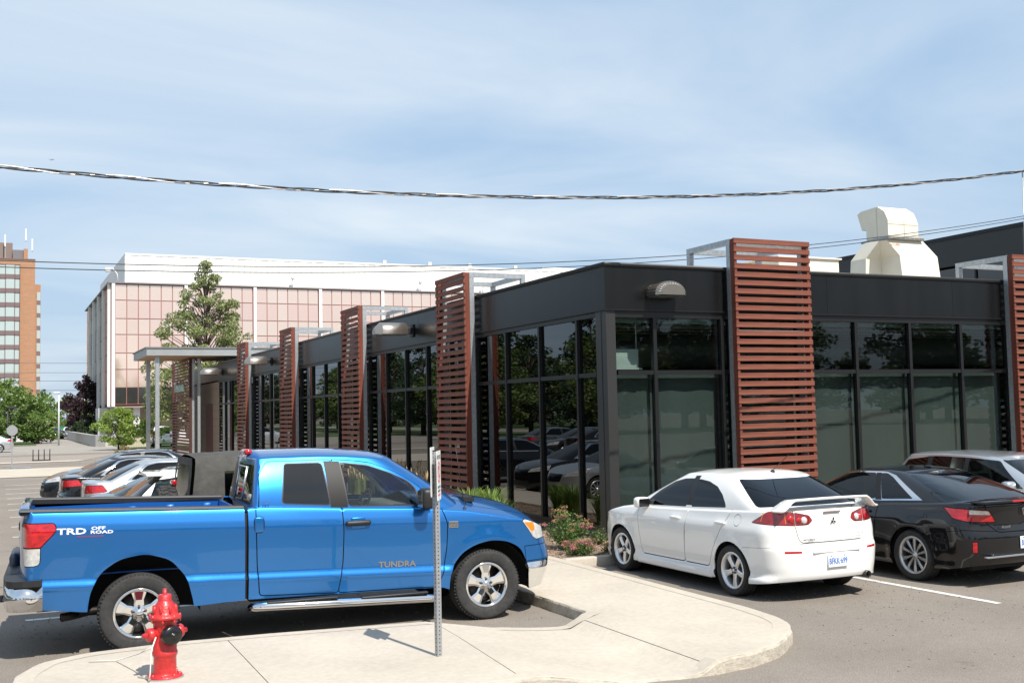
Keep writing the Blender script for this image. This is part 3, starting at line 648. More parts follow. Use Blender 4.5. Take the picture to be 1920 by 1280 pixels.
    H = sp['_H']; c = sp['_cap']; p = c.P(np.array([(.22, 0.0)]))[0]
    m = MB(); m.lathe([(.03, -.01), (.028, .012), (.012, .03), (0, .032)], Matrix.Translation(p), 12); m.tube([p+np.array([-.01, 0, .025]), p+np.array([-.33, 0, .235])], .004, 6); m.build('antenna', MT['black'], root)
    return root
def Ra_(r): return r+.045+.005

# ------------------------------------------------------------------ black coupe
def black_coupe():
    W = .925; bk = PAINT('black_paint', (.006, .006, .007), 0, .2)
    sp = dict(paint=bk, xr=-1.06, xf=3.72, W=W, xw=2.72, Rw=.335, tw=.225, rimr=.235, rimstyle='ten', rimmat=MT['dalloy'], ar=.5, nr=2.6, af=.95, nf=2.3,
        rim=[(-1.1, 1.055), (-.8, 1.06), (-.2, 1.02), (.6, .97), (2.2, .94), (2.6, .90), (3.0, .83), (3.4, .73), (3.75, .68)],
        sill=[(-1.1, .30), (-.6, .22), (-.3, .19), (3, .19), (3.8, .18)],
        sec=[(.15, .05), (.22, .03), (.32, .03), (.42, .015), (.60, .0), (.76, .0), (.80, .012), (.92, .05), (1.08, .09)],
        rear=[(.2, .12), (.34, .02), (.45, .0), (.62, .0), (.66, .01), (.78, .06), (.9, .05), (1.0, .04), (1.06, .05)],
        front=[(.15, .08), (.28, .0), (.45, .0), (.62, .06), (.7, .13)], taper=[(-1.1, .03), (-.2, .0), (2.6, .0), (3.2, .02), (3.7, .06)],
        house=(-.72, .32, 2.70, 1.62, .82, .58), roof=[(.1, 1.34), (.4, 1.372), (.8, 1.395), (1.2, 1.385), (1.5, 1.35)], crown=.045, har=.6, haf=.75, bulge=.02, bf=.05,
        win=[(.05, .55, .80, .62, (.13, .80, .92, .13), [(.68, .92)], .03), (.74, .90, 1.60, 2.14, (.13, .93, .93, .13), [], .04)],
        pillars=[[(.62, .10), (.80, .93), (.90, .93), (.74, .10)]], trim=[[(-.12, .085), (.52, .88), (.70, .97), (1.64, .975), (2.24, .08), (2.14, .075)]],
        ws=(.84, .05, .95), rs=(.94, .05, .95), rs_top=.9, trunk=1, trunkw=.74,
        doors=[[(.62, .97), (.66, .55), (.85, .30), (2.12, .30), (2.2, .92), (2.1, 1.2), (.7, 1.2)]], handles=[(.85, .86)], mirror=(2.02, 1.0), glass=GLASS('coupe_glass', (.22, .25, .25), 1.52), rglass=GLASS('coupe_rear_glass', (.16, .2, .22), 1.6))
    sp['lower'] = [
        dict(name='reverse_lamp', poly=[('r', .54, .905), ('r', .57, .95), ('r', .80, .972), ('r', .80, .915)], mat=MT['clear'], r=.012),
        dict(name='tail_lamp', poly=[('r', .47, .815), ('r', .56, .965), ('x', -.50, .995), ('x', -.68, .86), ('r', .8, .82)], mat=MT['red'], r=[.02, .03, .03, .05, .03], gap=.008),
        dict(name='reflector', poly=[('r', .735, .44), ('r', .785, .44), ('r', .785, .575), ('r', .735, .575)], mat=MT['red'], r=.01, gap=.006),
        dict(name='trunk_lid', C=1, poly=[('c', 0, .69), ('r', .46, .69), ('r', .60, .80), ('r', .62, 1.3), ('c', 0, 1.3)], r=.03, gap=.010),
        dict(name='bumper', C=1, poly=[('c', 0, .1), ('x', -.39, .1), ('x', -.28, .66), ('r', .86, .72), ('c', 0, .68)], r=.02, gap=.007),
        dict(name='head_lamp', poly=[('x', 3.0, .80), ('x', 3.1, .68), ('f', .42, .62), ('f', .50, .70)], mat=MT['clear'], r=.03, gap=.008)]
    root = build_car(sp, 'coupe', 'glossy black two door coupe parked between the white sedan and the silver wagon', 'car', (2.31, -5.40, 0), R(90), 'cars parked along the right front')
    sh = sp['_sh']; m = MB()
    tr = sp['_top']
    for sg in (1, -1):
        pass
    m.rbox((-1.075, -.72, .385), (-1.0, .72, .41), .008); m.build('bumper_strip', MT['chrome'], root)
    q = MB(); q.rbox((-1.09, -.76, 1.055), (-.86, .76, 1.085), .012); q.build('spoiler', bk, root)
    q = MB(); q.rbox((-1.096, -.28, 1.058), (-1.086, .28, 1.08), .004); q.build('brake_lamp', MT['red'], root)
    # emblem: H in a rounded frame
    M = frame((-1.045, 0, .93), (0, -1, 0), (0, 0, 1)); q = MB()
    fr = [(.06, .045), (-.06, .045), (-.045, -.045), (.045, -.045)]
    q.tube([M @ Vector((x, y, .004)) for x, y in roundpoly(fr, .02, 3)], .005, 6, closed=True)
    for x in (-.022, .022): q.tube([M @ Vector((x*1.25, .035, .005)), M @ Vector((x*.8, -.035, .005))], .007, 6)
    q.tube([M @ Vector((-.02, 0, .005)), M @ Vector((.02, 0, .005))], .006, 6); q.build('emblem', MT['chrome'], root)
    text('badge', 'Accord', .05, frame((-1.035, .36, .755), (0, -1, 0), (0, 0, 1)), MT['chrome'], root, .003, shear=.3)
    plate(root, frame((-1.066, 0, .55), (0, -1, 0), (0, 0, 1)), 'BSLX\u00b7048')
    p = sp['_cap'].P(np.array([(.55, 0.0)]))[0]; q = MB(); q.rbox((p[0]-.07, -.025, p[2]-.01), (p[0]+.05, .025, p[2]+.03), .014); q.build('antenna', bk, root)
    return root

# ------------------------------------------------------------------ silver wagon facing out
def wagon_spec(paint, W=.88, **k):
    sp = dict(paint=paint, xr=-.80, xf=3.50, W=W, xw=2.62, Rw=.32, tw=.205, rimr=.21, rimstyle='seven', ar=.38, nr=2.9, af=.85, nf=2.3,
        rim=[(-.85, 1.04), (0, 1.02), (1.0, .99), (2.2, .96), (2.6, .93), (3.0, .85), (3.3, .75), (3.55, .70)],
        sill=[(-.85, .28), (-.4, .2), (3, .19), (3.6, .17)],
        sec=[(.15, .05), (.24, .02), (.4, .012), (.62, .0), (.8, .0), (.88, .02), (1.05, .06)],
        rear=[(.2, .10), (.32, .02), (.5, .0), (.62, .0), (.68, .05), (1.05, .10)], front=[(.15, .08), (.28, .0), (.45, .0), (.62, .05), (.72, .12)],
        house=(-.66, -.38, 2.70, 1.58, .80, .60), roof=[(-.7, 1.41), (-.3, 1.445), (.4, 1.475), (1.0, 1.465), (1.5, 1.43)], crown=.045, har=.35, haf=.7, bulge=.025, bf=.04,
        win=[(-.42, -.28, .16, .22, (.10, .80, .90, .08), [], .04), (.30, .26, .93, 1.0, (.08, .92, .92, .08), [], .04), (1.08, 1.02, 1.56, 2.16, (.08, .92, .92, .07), [], .05)],
        pillars=[[(.20, .09), (.14, .92), (.28, .92), (.32, .09)], [(.98, .09), (.90, .92), (1.05, .92), (1.10, .09)]],
        doors=[[(1.02, 1.0), (1.05, .30), (.52, .30), (.34, .62), (.24, 1.02), (.3, 1.2), (.9, 1.2)], [(2.2, .92), (2.14, .30), (1.05, .30), (1.02, 1.2), (2.1, 1.2)]],
        handles=[(.42, .88), (1.2, .87)], mirror=(1.98, 1.03), glass=MT['glass'], rglass=MT['tint'], rs=(.82, .06, .92))
    sp['lower'] = [dict(name='tail_lamp', poly=[('r', .60, .78), ('r', .66, 1.02), ('x', -.50, 1.03), ('x', -.48, .84)], mat=MT['red'], r=.03, gap=.008),
        dict(name='bumper', C=1, poly=[('c', 0, .1), ('x', -.38, .1), ('x', -.28, .58), ('r', .5, .64), ('c', 0, .64)], r=.02, gap=.007),
        dict(name='head_lamp', poly=[('x', 2.98, .84), ('x', 3.06, .68), ('f', .40, .62), ('f', .52, .74)], mat=MT['clear'], r=.03, gap=.008),
        dict(name='grille', C=1, poly=[('n', 0, .26), ('f', .46, .28), ('f', .40, .60), ('n', 0, .62)], mat=MT['black'], r=.04, gap=.006)]
    sp.update(k); return sp
def sedan_spec(paint, **k):
    sp = dict(paint=paint, xr=-1.02, xf=3.62, W=.90, xw=2.74, Rw=.32, tw=.215, rimr=.22, rimstyle='multi', ar=.42, nr=2.8, af=.8, nf=2.4,
        rim=[(-1.1, 1.03), (-.6, 1.04), (0, 1.01), (1.0, .98), (2.2, .95), (2.6, .92), (3.0, .86), (3.3, .78), (3.65, .70)],
        sill=[(-1.1, .28), (-.5, .2), (3, .19), (3.7, .18)],
        sec=[(.15, .05), (.24, .02), (.4, .012), (.62, .0), (.76, .0), (.82, .012), (1.05, .07)],
        rear=[(.2, .10), (.32, .02), (.5, .0), (.62, .0), (.66, .04), (.9, .05), (1.05, .07)], front=[(.15, .08), (.28, .0), (.45, .0), (.62, .05), (.72, .12)],
        house=(-.62, .15, 2.66, 1.54, .80, .60), roof=[(-.1, 1.36), (.1, 1.385), (.5, 1.42), (.95, 1.425), (1.45, 1.385)], crown=.045, har=.45, haf=.7, bulge=.025, bf=.05,
        win=[(-.05, .30, .92, .98, (.13, .82, .92, .13), [(.5, .92)], .04), (1.06, 1.02, 1.54, 2.14, (.13, .92, .92, .13), [], .05)],
        pillars=[[(.96, .12), (.91, .92), (1.03, .92), (1.07, .12)]], trim=[[(-.14, .085), (.26, .90), (.5, .965), (1.58, .965), (2.24, .08), (2.14, .08)]],
        doors=[[(1.02, 1.0), (1.05, .30), (.52, .30), (.34, .62), (.06, 1.02), (.3, 1.2), (.9, 1.2)], [(2.2, .92), (2.14, .30), (1.05, .30), (1.02, 1.2), (2.1, 1.2)]],
        handles=[(.3, .88), (1.2, .87)], mirror=(2.0, 1.02), glass=MT['tint'], trunk=1, trunkw=.72, rs=(.93, .08, .94), rs_top=.9)
    sp['lower'] = [dict(name='tail_lamp', poly=[('r', .50, .80), ('r', .55, .965), ('x', -.62, .98), ('x', -.52, .84)], mat=MT['red'], r=.03, gap=.008),
        dict(name='trunk_lid', C=1, poly=[('c', 0, .70), ('r', .52, .70), ('r', .60, .8), ('r', .62, 1.3), ('c', 0, 1.3)], r=.03, gap=.010),
        dict(name='bumper', C=1, poly=[('c', 0, .1), ('x', -.38, .1), ('x', -.28, .60), ('r', .6, .65), ('c', 0, .65)], r=.02, gap=.007),
        dict(name='head_lamp', poly=[('x', 3.0, .83), ('x', 3.08, .68), ('f', .42, .63), ('f', .56, .76)], mat=MT['clear'], r=.03, gap=.008),
        dict(name='grille', C=1, poly=[('n', 0, .50), ('f', .36, .52), ('f', .40, .70), ('n', 0, .72)], mat=MT['gloss'], r=.03, gap=.006),
        dict(name='air_intake', C=1, poly=[('n', 0, .24), ('f', .52, .26), ('f', .5, .40), ('n', 0, .42)], mat=MT['black'], r=.03, gap=.006)]
    sp.update(k); return sp
# ------------------------------------------------------------------ blue pickup
def pickup():
    W = 1.005; bl = PM('blue_paint', (.016, .165, .48), .30, .74, 1.0, coatr=.015, spec=.2); M_ = MT
    root = thing('pickup_truck', 'bright blue extended cab pickup truck parked behind the red fire hydrant', 'pickup truck', (-8.17, -3.72, 0), R(-3.0))
    rim = sfn([(-1.2, 1.455), (1.04, 1.385), (1.3, 1.385), (2.1, 1.335), (2.9, 1.29), (3.2, 1.262), (3.54, 1.225), (3.85, 1.165), (4.2, 1.095), (4.45, 1.02), (4.7, .97)], .06)
    sill = sfn([(-1.2, .56), (-.9, .50), (-.5, .45), (.54, .42), (1.09, .44), (3.2, .40), (3.3, .36), (4.2, .30), (4.7, .32)], .04)
    sec = sfn([(.3, .06), (.50, .035), (.60, .02), (.645, .012), (.672, .001), (.695, .004), (.755, .027), (.85, .019), (1.0, .007), (1.13, .001), (1.23, .004), (1.29, .014), (1.37, .038), (1.45, .068), (1.6, .078)], .020)
    sh = Shell(-1.12, 4.70, W, .13, 2.4, .56, 2.9, rim, sill, sec, sfn([(.4, .02), (.6, .0), (1.3, .0), (1.38, .02), (1.5, .03)], .03), sfn([(.3, .10), (.45, .03), (.62, .0), (.72, .02), (.80, .05), (1.0, .10)], .03), .022,
               [(.03, .42, .56, .012, .10), (3.76, .36, .52, .02, .10)], sfn([(-1.2, .012), (-.8, 0), (3.2, 0), (4.0, .02), (4.5, .05)], .3)); sh.tilt = .035; sh.rows = [.63, .65, .67, .69, .71, .73, .75, .775, 1.21, 1.24, 1.27, 1.30]
    P = lambda L: [((-.06 if k == 'c' else sh.u1+.06), z) if k in 'cn' else sh.pts([(k, a, z)])[0] for k, a, z in L]
    X = lambda L: P([('x', a, z) for a, z in L])
    ar = [(-.50, .2), (-.485, .46), (-.46, .64), (-.37, .82), (-.19, .945), (.06, .985), (.30, .91), (.46, .72), (.53, .45), (.54, .2)]
    af = [(3.27, .2), (3.28, .50), (3.32, .63), (3.42, .76), (3.58, .845), (3.77, .885), (3.97, .862), (4.14, .78), (4.235, .60), (4.265, .2)]
    regs = [dict(id='hole', poly=X(ar), r=.08), dict(id='hole', poly=X(af), r=.08), dict(id='hole', poly=X([(1.042, -.2), (1.078, -.2), (1.078, 2), (1.042, 2)]), r=0),
        dict(id='red', poly=P([('r', .84, 1.345), ('x', -.78, 1.335), ('x', -.765, 1.26), ('x', -.91, 1.105), ('r', .86, 1.105)]), r=[.02, .05, .05, .01, .01], gap=.008),
        dict(id='clr', poly=P([('r', .86, 1.10), ('x', -.91, 1.10), ('x', -.915, .93), ('r', .90, .925)]), r=[.01, .01, .05, .03], gap=.008),
        dict(id='tailgate', poly=P([('c', 0, .70), ('r', .80, .70), ('r', .80, 1.7), ('c', 0, 1.7)]), r=.01, gap=.014),
        dict(id='rdoor', poly=X([(1.19, .47), (2.02, .435), (2.075, .75), (2.085, 1.10), (2.06, 1.7), (1.2, 1.7), (1.16, 1.38), (1.155, 1.18), (1.165, .8)]), r=.04, gap=.011),
        dict(id='fdoor', poly=X([(2.02, .435), (3.13, .41), (3.2, .55), (3.25, .83), (3.262, 1.1), (3.20, 1.28), (3.14, 1.7), (2.06, 1.7), (2.085, 1.10), (2.075, .75)]), r=.04, gap=.011),
        dict(id='amber', poly=P([('x', 4.20, 1.055), ('x', 4.34, 1.055), ('x', 4.36, .96), ('x', 4.30, .945)]), r=.015),
        dict(id='head', poly=P([('x', 4.17, 1.078), ('f', .80, 1.2), ('f', .52, 1.2), ('f', .52, .88), ('x', 4.39, .85), ('x', 4.33, .875)]), r=.025, gap=.008),
        dict(id='grille', poly=P([('n', 0, .72), ('f', .46, .72), ('f', .50, .98), ('n', 0, 1.0)]), r=.04, gap=.01),
        dict(id='bump', poly=P([('x', 4.20, .785), ('n', 0, .80), ('n', 0, .615), ('x', 4.22, .615)]), r=.01, gap=.008),
        dict(id='chr', poly=P([('x', 4.22, .60), ('n', 0, .60), ('n', 0, .1), ('x', 4.27, .1)]), r=.02, gap=.008)]
    v, T = split(sh, regs, .055)
    H = House(sh, 1.115, 1.20, 3.66, 2.80, .918, .70, sfn([(1.0, 1.865), (1.3, 1.888), (1.9, 1.888), (2.2, 1.873), (2.5, 1.845), (2.85, 1.795)], .12), ar=.07, nr=4.5, af=.62, nf=4.0, br=.1, bulge=.03, bf=.05, sink=.012)
    Z = lambda L: [H.atz(x, z) for x, z in dxz(roundpoly(L, .035 if len(L) > 3 else .0)) ] if len(L) > 3 else [H.atz(x, z) for x, z in L]
    Zs = lambda L: [H.atz(x, z) for x, z in dxz(L)]
    def up(poly): return Z(poly)
    hr = [dict(id='rw', poly=Z([(1.45, 1.41), (1.495, 1.815), (1.90, 1.81), (1.955, 1.37)]), r=.04), dict(id='fw', poly=Z([(2.165, 1.35), (2.11, 1.805), (2.42, 1.762), (2.66, 1.675), (2.85, 1.58), (2.93, 1.50), (2.955, 1.32)]), r=.03),
        dict(id='trim', poly=offpoly(np.array(Z([(1.45, 1.41), (1.495, 1.815), (1.90, 1.81), (1.955, 1.37)])), .012), r=.04), dict(id='trim', poly=offpoly(np.array(Z([(2.165, 1.35), (2.11, 1.805), (2.42, 1.762), (2.66, 1.675), (2.85, 1.58), (2.93, 1.50), (2.955, 1.32)])), .012), r=.03),
        dict(id='pillar', poly=Zs([(1.965, 1.34), (1.92, 1.835), (2.10, 1.825), (2.155, 1.33)]), r=.01)]
    b = .001; hr += [dict(id='rdoor', poly=[(H.at(1.20, 0), -.05)]+[H.atz(*q) for q in [(1.205, 1.5), (1.215, 1.72), (1.30, 1.845), (1.6, 1.845), (2.005, 1.845), (2.02, 1.7), (2.035, 1.6), (2.05, 1.5), (2.06, 1.40)]]+[(H.at(2.06, 0), -.05)], r=.05, gap=.010), dict(id='fdoor', poly=[(H.at(2.06, 0), -.05)]+[H.atz(*q) for q in [(2.06, 1.40), (2.05, 1.5), (2.035, 1.6), (2.02, 1.7), (2.005, 1.845), (2.2, 1.83), (2.45, 1.795), (2.72, 1.69), (2.93, 1.56), (3.08, 1.42)]]+[(H.at(3.15, 0), -.05)], r=.04, gap=.010)]
    q = H.uy(.80, True); hr.append(dict(id='ws', poly=[(q, .1*H.H), (H.u1+.06, .1*H.H), (H.u1+.06, .95*H.H), (q, .95*H.H)], r=.03))
    q = H.uy(.90, False); hr.append(dict(id='bw', poly=[(q, .06*H.H), (-.06, .06*H.H), (-.06, .86*H.H), (q, .86*H.H)], r=.05))
    hv, HT = split(H, hr, .055); cap = Cap(H, .075); cv, CT = split(cap, [], .07)
    top = Top(sh, sfn([(2.9, .15), (3.3, .175), (4.0, .185), (4.35, .16), (4.55, .10), (4.7, .05)], .10), W)
    hx = [(3.42, .70), (3.55, .80), (3.9, .80), (4.25, .765), (4.42, .72), (4.50, .40)]; dom = top.domain(3.0, sh.cx.max())
    tv, TT = split(top, [dict(id='hood', poly=[(3.70, -.06), (3.70, .50), (3.58, .70)]+hx[1:]+[(4.52, -.06)], r=.08, gap=.012)], .06, dom=dom)
    def soft(S, q, N):
        if isinstance(S, House): N[q[:, 1] > S.H-.004] += [0, 0, .8]
        elif isinstance(S, Cap): m = q[:, 1] > np.interp(q[:, 0], S.x, S.y)-.004; N[m] += [0, .6, 0]
        return N/np.linalg.norm(N, axis=1)[:, None]
    cen = lambda k: v[T[k]].mean(1)
    B = T['body']; bc = np.interp(v[B].mean(1)[:, 0], sh.S, sh.cx); bed, cab, fen = B[bc < 1.06], B[(bc >= 1.06) & (bc < 3.19)], B[bc >= 3.19]
    emit('bed_side', [(sh, v, bed)], bl, root, 1); emit('bed_side', [(sh, v, bed)], bl, root, -1)
    [emit('fender', [(sh, v, fen)], bl, root, sg) for sg in (1, -1)]
    emit('cab', [(sh, v, cab), (top, tv, TT['body']), (H, hv, HT['body'])], bl, root, 0, .012, soft); emit('roof', [(cap, cv, CT['body'])], bl, root, 0, .012, soft)
    class Off(Surf):
        def __init__(s, S, d): s.S = S; s.flip = S.flip; s.u0, s.u1 = S.u0, S.u1; s.d = d
        def P(s, uv): return s.S.P(uv)-s.S.N(uv)*s.d
        def N(s, uv): return s.S.N(uv)
    emit('inner_panel', [(Off(sh, .022), v, np.concatenate([t for k, t in T.items() if k != 'hole']))], MT['dark'], root, 0, 0)
    hgap = T['hole']; gx = np.interp(v[hgap].mean(1)[:, 0], sh.S, sh.cx); [emit('bed_gap_liner', [(Off(sh, .05), v, hgap[(gx > 1.0) & (gx < 1.12)])], MT['dark'], root, sg, 0) for sg in (1, -1)]
    emit('tailgate', [(sh, v, T['tailgate'])], bl, root, 0, .06); emit('hood', [(top, tv, TT['hood'])], bl, root, 0)
    emit('grille', [(sh, v, T['grille'])], MT['black'], root, 0); emit('front_bumper', [(sh, v, T['bump'])], bl, root, 0); emit('bumper_bar', [(sh, v, T['chr'])], MT['chrome'], root, 0, .05)
    emit('windshield', [(H, hv, HT['ws'])], MT['glass'], root, 0, .006); emit('rear_window', [(H, hv, HT['bw'])], GLASS('truck_rear_glass', (.10, .11, .11), 1.75), root, 0, .006)
    clear = GLASS('truck_side_glass', (.86, .93, .90), 1.6); dk = GLASS('truck_tinted_glass', (.05, .055, .06), 1.75); pil = PM('pillar_black', (.012, .0115, .011), .5, spec=.3)
    for sg in (1, -1):
        emit('tail_lamp', [(sh, v, T['red'])], MT['red'], root, sg, .02); emit('reverse_lamp', [(sh, v, T['clr'])], MT['clear'], root, sg, .02)
        d = emit('door', [(sh, v, T['rdoor']), (H, hv, HT['rdoor'])], bl, root, sg); emit('side_window', [(H, hv, HT['rw'])], dk, root, sg, .006)
        p = sh.P(np.array([(sh.ux(1.19), 1.20)]))[0]; m = MB(); m.rbox((1.14, -.015, 1.125), (1.235, .012, 1.285), .04, 3, Matrix.Translation((0, sg*(p[1]-.004), 0))); m.build('handle', bl, d)
        m = MB(); m.tube([(1.135+.105*c, sg*(p[1]+.002), 1.205+.085*s_) for c, s_ in [(math.copysign(abs(math.cos(a))**.6, math.cos(a))*.5+.5, math.copysign(abs(math.sin(a))**.7, math.sin(a))) for a in np.linspace(0, 2*math.pi, 24, endpoint=False)]], .004, 5, closed=True); m.build('handle_seam', MT['dark'], d)
        d = emit('door', [(sh, v, T['fdoor']), (H, hv, HT['fdoor'])], bl, root, sg); emit('side_window', [(H, hv, HT['fw'])], clear, root, sg, .006)
        p = sh.P(np.array([(sh.ux(2.24), 1.16)]))[0]; m = MB(); m.rbox((2.10, -.01, 1.135), (2.38, .045, 1.195), .028, 3, Matrix.Translation((0, sg*(p[1]+.004) if sg > 0 else -(p[1]+.039), 0))); m.build('handle', MT['black'], d)
        m = MB(); m.rbox((2.17, -.012, 1.105), (2.32, .006, 1.225), .04, 3, Matrix.Translation((0, sg*p[1], 0))); m.build('handle_cup', bl, d)
        emit('window_trim', [(H, hv, HT['trim'])], MT['black'], root, sg, .006); emit('door_pillar', [(H, hv, HT['pillar'])], pil, root, sg, .006)
        emit('head_lamp', [(sh, v, T['head'])], MT['clear'], root, sg, .02); emit('turn_lamp', [(sh, v, T['amber'])], MT['amber'], root, sg, .01)
        # mirror
        m = MB(); m.rbox((2.91, sg*1.0, 1.285), (3.055, sg*1.215, 1.51), .05, 3); m.rbox((2.99, sg*.88, 1.28), (3.08, sg*1.03, 1.35), .02); o = m.build('wing_mirror', MT['black'], root)
        q = MB(); q.box((2.907, 1.03 if sg > 0 else -1.19, 1.365), (2.9095, 1.19 if sg > 0 else -1.03, 1.485)); q.box((2.907, 1.03 if sg > 0 else -1.19, 1.305), (2.9095, 1.19 if sg > 0 else -1.03, 1.355)); q.build('mirror_glass', PM('mirror_silver', (.7, .7, .7), .03, 1), o)
        # running board
        m = MB(); pts = [(1.10, sg*.95, .345), (1.15, sg*1.02, .362), (1.25, sg*1.045, .365), (2.1, sg*1.045, .335), (3.0, sg*1.045, .305), (3.08, sg*1.02, .30), (3.14, sg*.94, .295)]
        m.tube(pts, .045, 14); o = m.build('running_board', MT['chrome'], root)
        for a, z in ((1.25, .0), (2.25, -.03)):
            q = MB(); q.rbox((a, sg*1.045-.035, .39+z-.035*0), (a+.75, sg*1.045+.035, .415+z), .01, 2, Matrix.Translation((0, 0, 0)) ); q.build('step_pad', MT['black'], o)
    # bed box
    inner = PM('bed_paint', (.010, .11, .40), .35, .35, .6)
    m = MB(); m.box((-1.02, -.56, .74), (1.02, .56, .78))
    for sg in (1, -1):
        m.box((-1.02, sg*.80-.01, 1.03), (1.02, sg*.80+.01, 1.37)); m.box((-.60, min(sg*.56, sg*.80), 1.01), (.66, max(sg*.56, sg*.80), 1.035)); m.box((-.60, sg*.57-.008, .76), (.66, sg*.57+.008, 1.01))
        for a, b in ((-1.02, -.60), (.66, 1.02)): m.box((a, sg*.80-.01, .76), (b, sg*.80+.01, 1.03)); m.box((a, min(sg*.56, sg*.80), .74), (b, max(sg*.56, sg*.80), .78))
        for k in range(5): x = -.86+k*.42; m.rbox((x, sg*.79-.03, 1.06), (x+.10, sg*.79+.01, 1.33), .02)
    m.box((1.0, -.80, .76), (1.03, .80, 1.36)); m.box((-1.05, -.80, .76), (-1.02, .80, 1.40))
    for k in range(9): m.rbox((-1.0, -.75+k*.175, .775), (1.0, -.65+k*.175, .795), .01)
    m.build('bed', inner, root)
    for sg in (1, -1):
        m = MB(); vs = [(-1.10, 1.459), (1.035, 1.389)]; a = []
        for x, z in vs:
            for y, dz in ((.952, -.006), (.937, .014), (.80, .014), (.79, .0), (.79, -.05), (.92, -.03)): a.append((x, sg*y, z+dz))
        m.add(a, [(k, (k+1) % 6, (k+1) % 6+6, k+6)[::sg] for k in range(6)]+[(5, 4, 3, 2, 1, 0)[::sg], (6, 7, 8, 9, 10, 11)[::sg]]); m.build('bed_rail_cap', MT['black'], root)
    m = MB(); m.rbox((-1.115, -.80, 1.40), (-1.02, .80, 1.475), .03, 3); m.build('tailgate_cap', bl, root)
    m = MB(); m.rbox((-1.135, -.13, 1.20), (-1.10, .13, 1.29), .02); m.build('tailgate_handle', MT['black'], root)
    m = MB(); m.rbox((-1.132, -.11, 1.03), (-1.112, .11, 1.15), .05, 3); m.build('emblem', MT['chrome'], root)
    # rear bumper
    out = [(-.89, 1.008), (-1.06, 1.008), (-1.15, .985), (-1.21, .90), (-1.245, .66), (-1.25, .5)]; pl = out+[(x, -y) for x, y in out[::-1]]; inn = [(-1.10, -.5), (-1.06, -.85), (-.89, -.93)]; pl = pl+inn+[(x, -y) for x, y in inn[::-1]]
    m = MB(); m.prism(pl[::-1] if False else pl, .50, .735, smooth=True); m.build('rear_bumper', MT['chrome'], root)
    m = MB(); m.prism([(x*1.004, y*1.004) for x, y in pl], .735, .795); m.rbox((-1.26, -.45, .56), (-1.10, .45, .80), .03); m.rbox((-1.245, -1.0, .62), (-1.12, -.3, .63), .004); m.build('bumper_pad', MT['black'], root)
    m = MB(); m.rbox((-1.24, .28, .60), (-1.13, 1.0, .93), .05); m.build('bumper_step', PM('navy_plastic', (.012, .02, .04), .35), root)
    m = MB(); m.box((-1.32, -.032, .47), (-1.0, .032, .535)); m.tube([(-1.48, 0, .50), (-1.3, 0, .50)], .024, 10); m.lathe([(.03, 0), (.03, .03), (.018, .04), (.035, .06), (.03, .09), (0, .1)], Matrix.Translation((-1.46, 0, .51)), 14); m.build('tow_hitch', MT['black'], root)
    m = MB(); m.tube([(.2, -.70, .42), (-.45, -.72, .42), (-.62, -.83, .405), (-.72, -.87, .40)], .042, 14, cap=False); m.tube([(-.60, -.822, .405), (-.715, -.868, .40)], .036, 14); m.build('exhaust_pipe', PM('exhaust_iron', (.035, .03, .028), .5, .8, var=.4, vs=20), root)
    # under body, arches, wheels, interior
    m = MB(); m.box((-.95, -.55, .42), (4.2, .55, .60)); m.box((1.1, -.88, .40), (3.25, .88, .55)); m.tube([(0, -.8, .39), (0, .8, .39)], .08); m.lathe([(0, -.14), (.12, -.1), (.15, 0), (.12, .1), (0, .14)], Matrix.Translation((0, 0, .39)), 14); m.tube([(3.73, -.8, .38), (3.73, .8, .38)], .06)
    for (x, zz) in ((.02, .42), (3.76, .34)):
        for sg in (1, -1): rr, dd = (.575, .37) if x < 1 else (.545, .29); M = Matrix.Translation((x, sg*.60, zz)) @ Matrix.Rotation(R(-90*sg), 4, 'X'); m.lathe([(rr, dd), (rr, 0), (0, 0)], M, 22, a0=(R(-185) if sg > 0 else R(-5)), a1=(R(5) if sg > 0 else R(185)))
    m.build('underbody', MT['dark'], root)
    for x, z in ((0, .393), (3.725, .385)):
        for sg in (1, -1): w = make_wheel(root, (x, sg*.862, z), .393, .265, .238, 'truck', MT['chrome'], sg, seg=56)
    cream = PM('cream_seat', (.42, .39, .33), .8); fl = MB(); fl.box((1.15, -.88, .55), (3.2, .88, .62))
    for sg in (1, -1): fl.rbox((1.2, sg*.86-.03, .6), (3.1, sg*.86+.03, 1.28), .02)
    fl.build('cabin_trim', PM('cabin_grey', (.30, .29, .265), .7), root)
    boxo('headliner', (1.25, -.68, 1.84), (2.35, .68, 1.86), PM('headliner_grey', (.5, .48, .43), .9), root)
    for y in (.42, -.42):
        m = MB(); m.rbox((2.0, y-.27, .85), (2.55, y+.27, 1.03), .07); m.rbox((-.08, -.26, 0), (.08, .26, .66), .07, M=Matrix.Translation((2.02, y, .95)) @ Matrix.Rotation(R(-13), 4, 'Y')); m.rbox((-.05, -.13, 0), (.05, .13, .2), .05, M=Matrix.Translation((1.86, y, 1.58)) @ Matrix.Rotation(R(-8), 4, 'Y')); m.build('seat', cream, root)
    m = MB(); m.rbox((1.3, -.8, .85), (1.75, .8, 1.0), .06); m.rbox((-.08, -.8, 0), (.08, .8, .6), .06, M=Matrix.Translation((1.32, 0, .95)) @ Matrix.Rotation(R(-12), 4, 'Y')); m.build('seat', cream, root)
    m = MB(); m.rbox((2.78, -.86, 1.0), (3.28, .86, 1.285), .08); m.build('dashboard', PM('cabin_dash', (.24, .235, .215), .7), root)
    m = MB(); x, y, z = 2.66, .42, 1.25; M = Matrix.Translation((x, y, z)) @ Matrix.Rotation(R(-62), 4, 'Y'); m.tube([M @ Vector((.19*math.cos(a), .19*math.sin(a), 0)) for a in np.linspace(0, 2*math.pi, 28, endpoint=False)], .018, 8, closed=True)
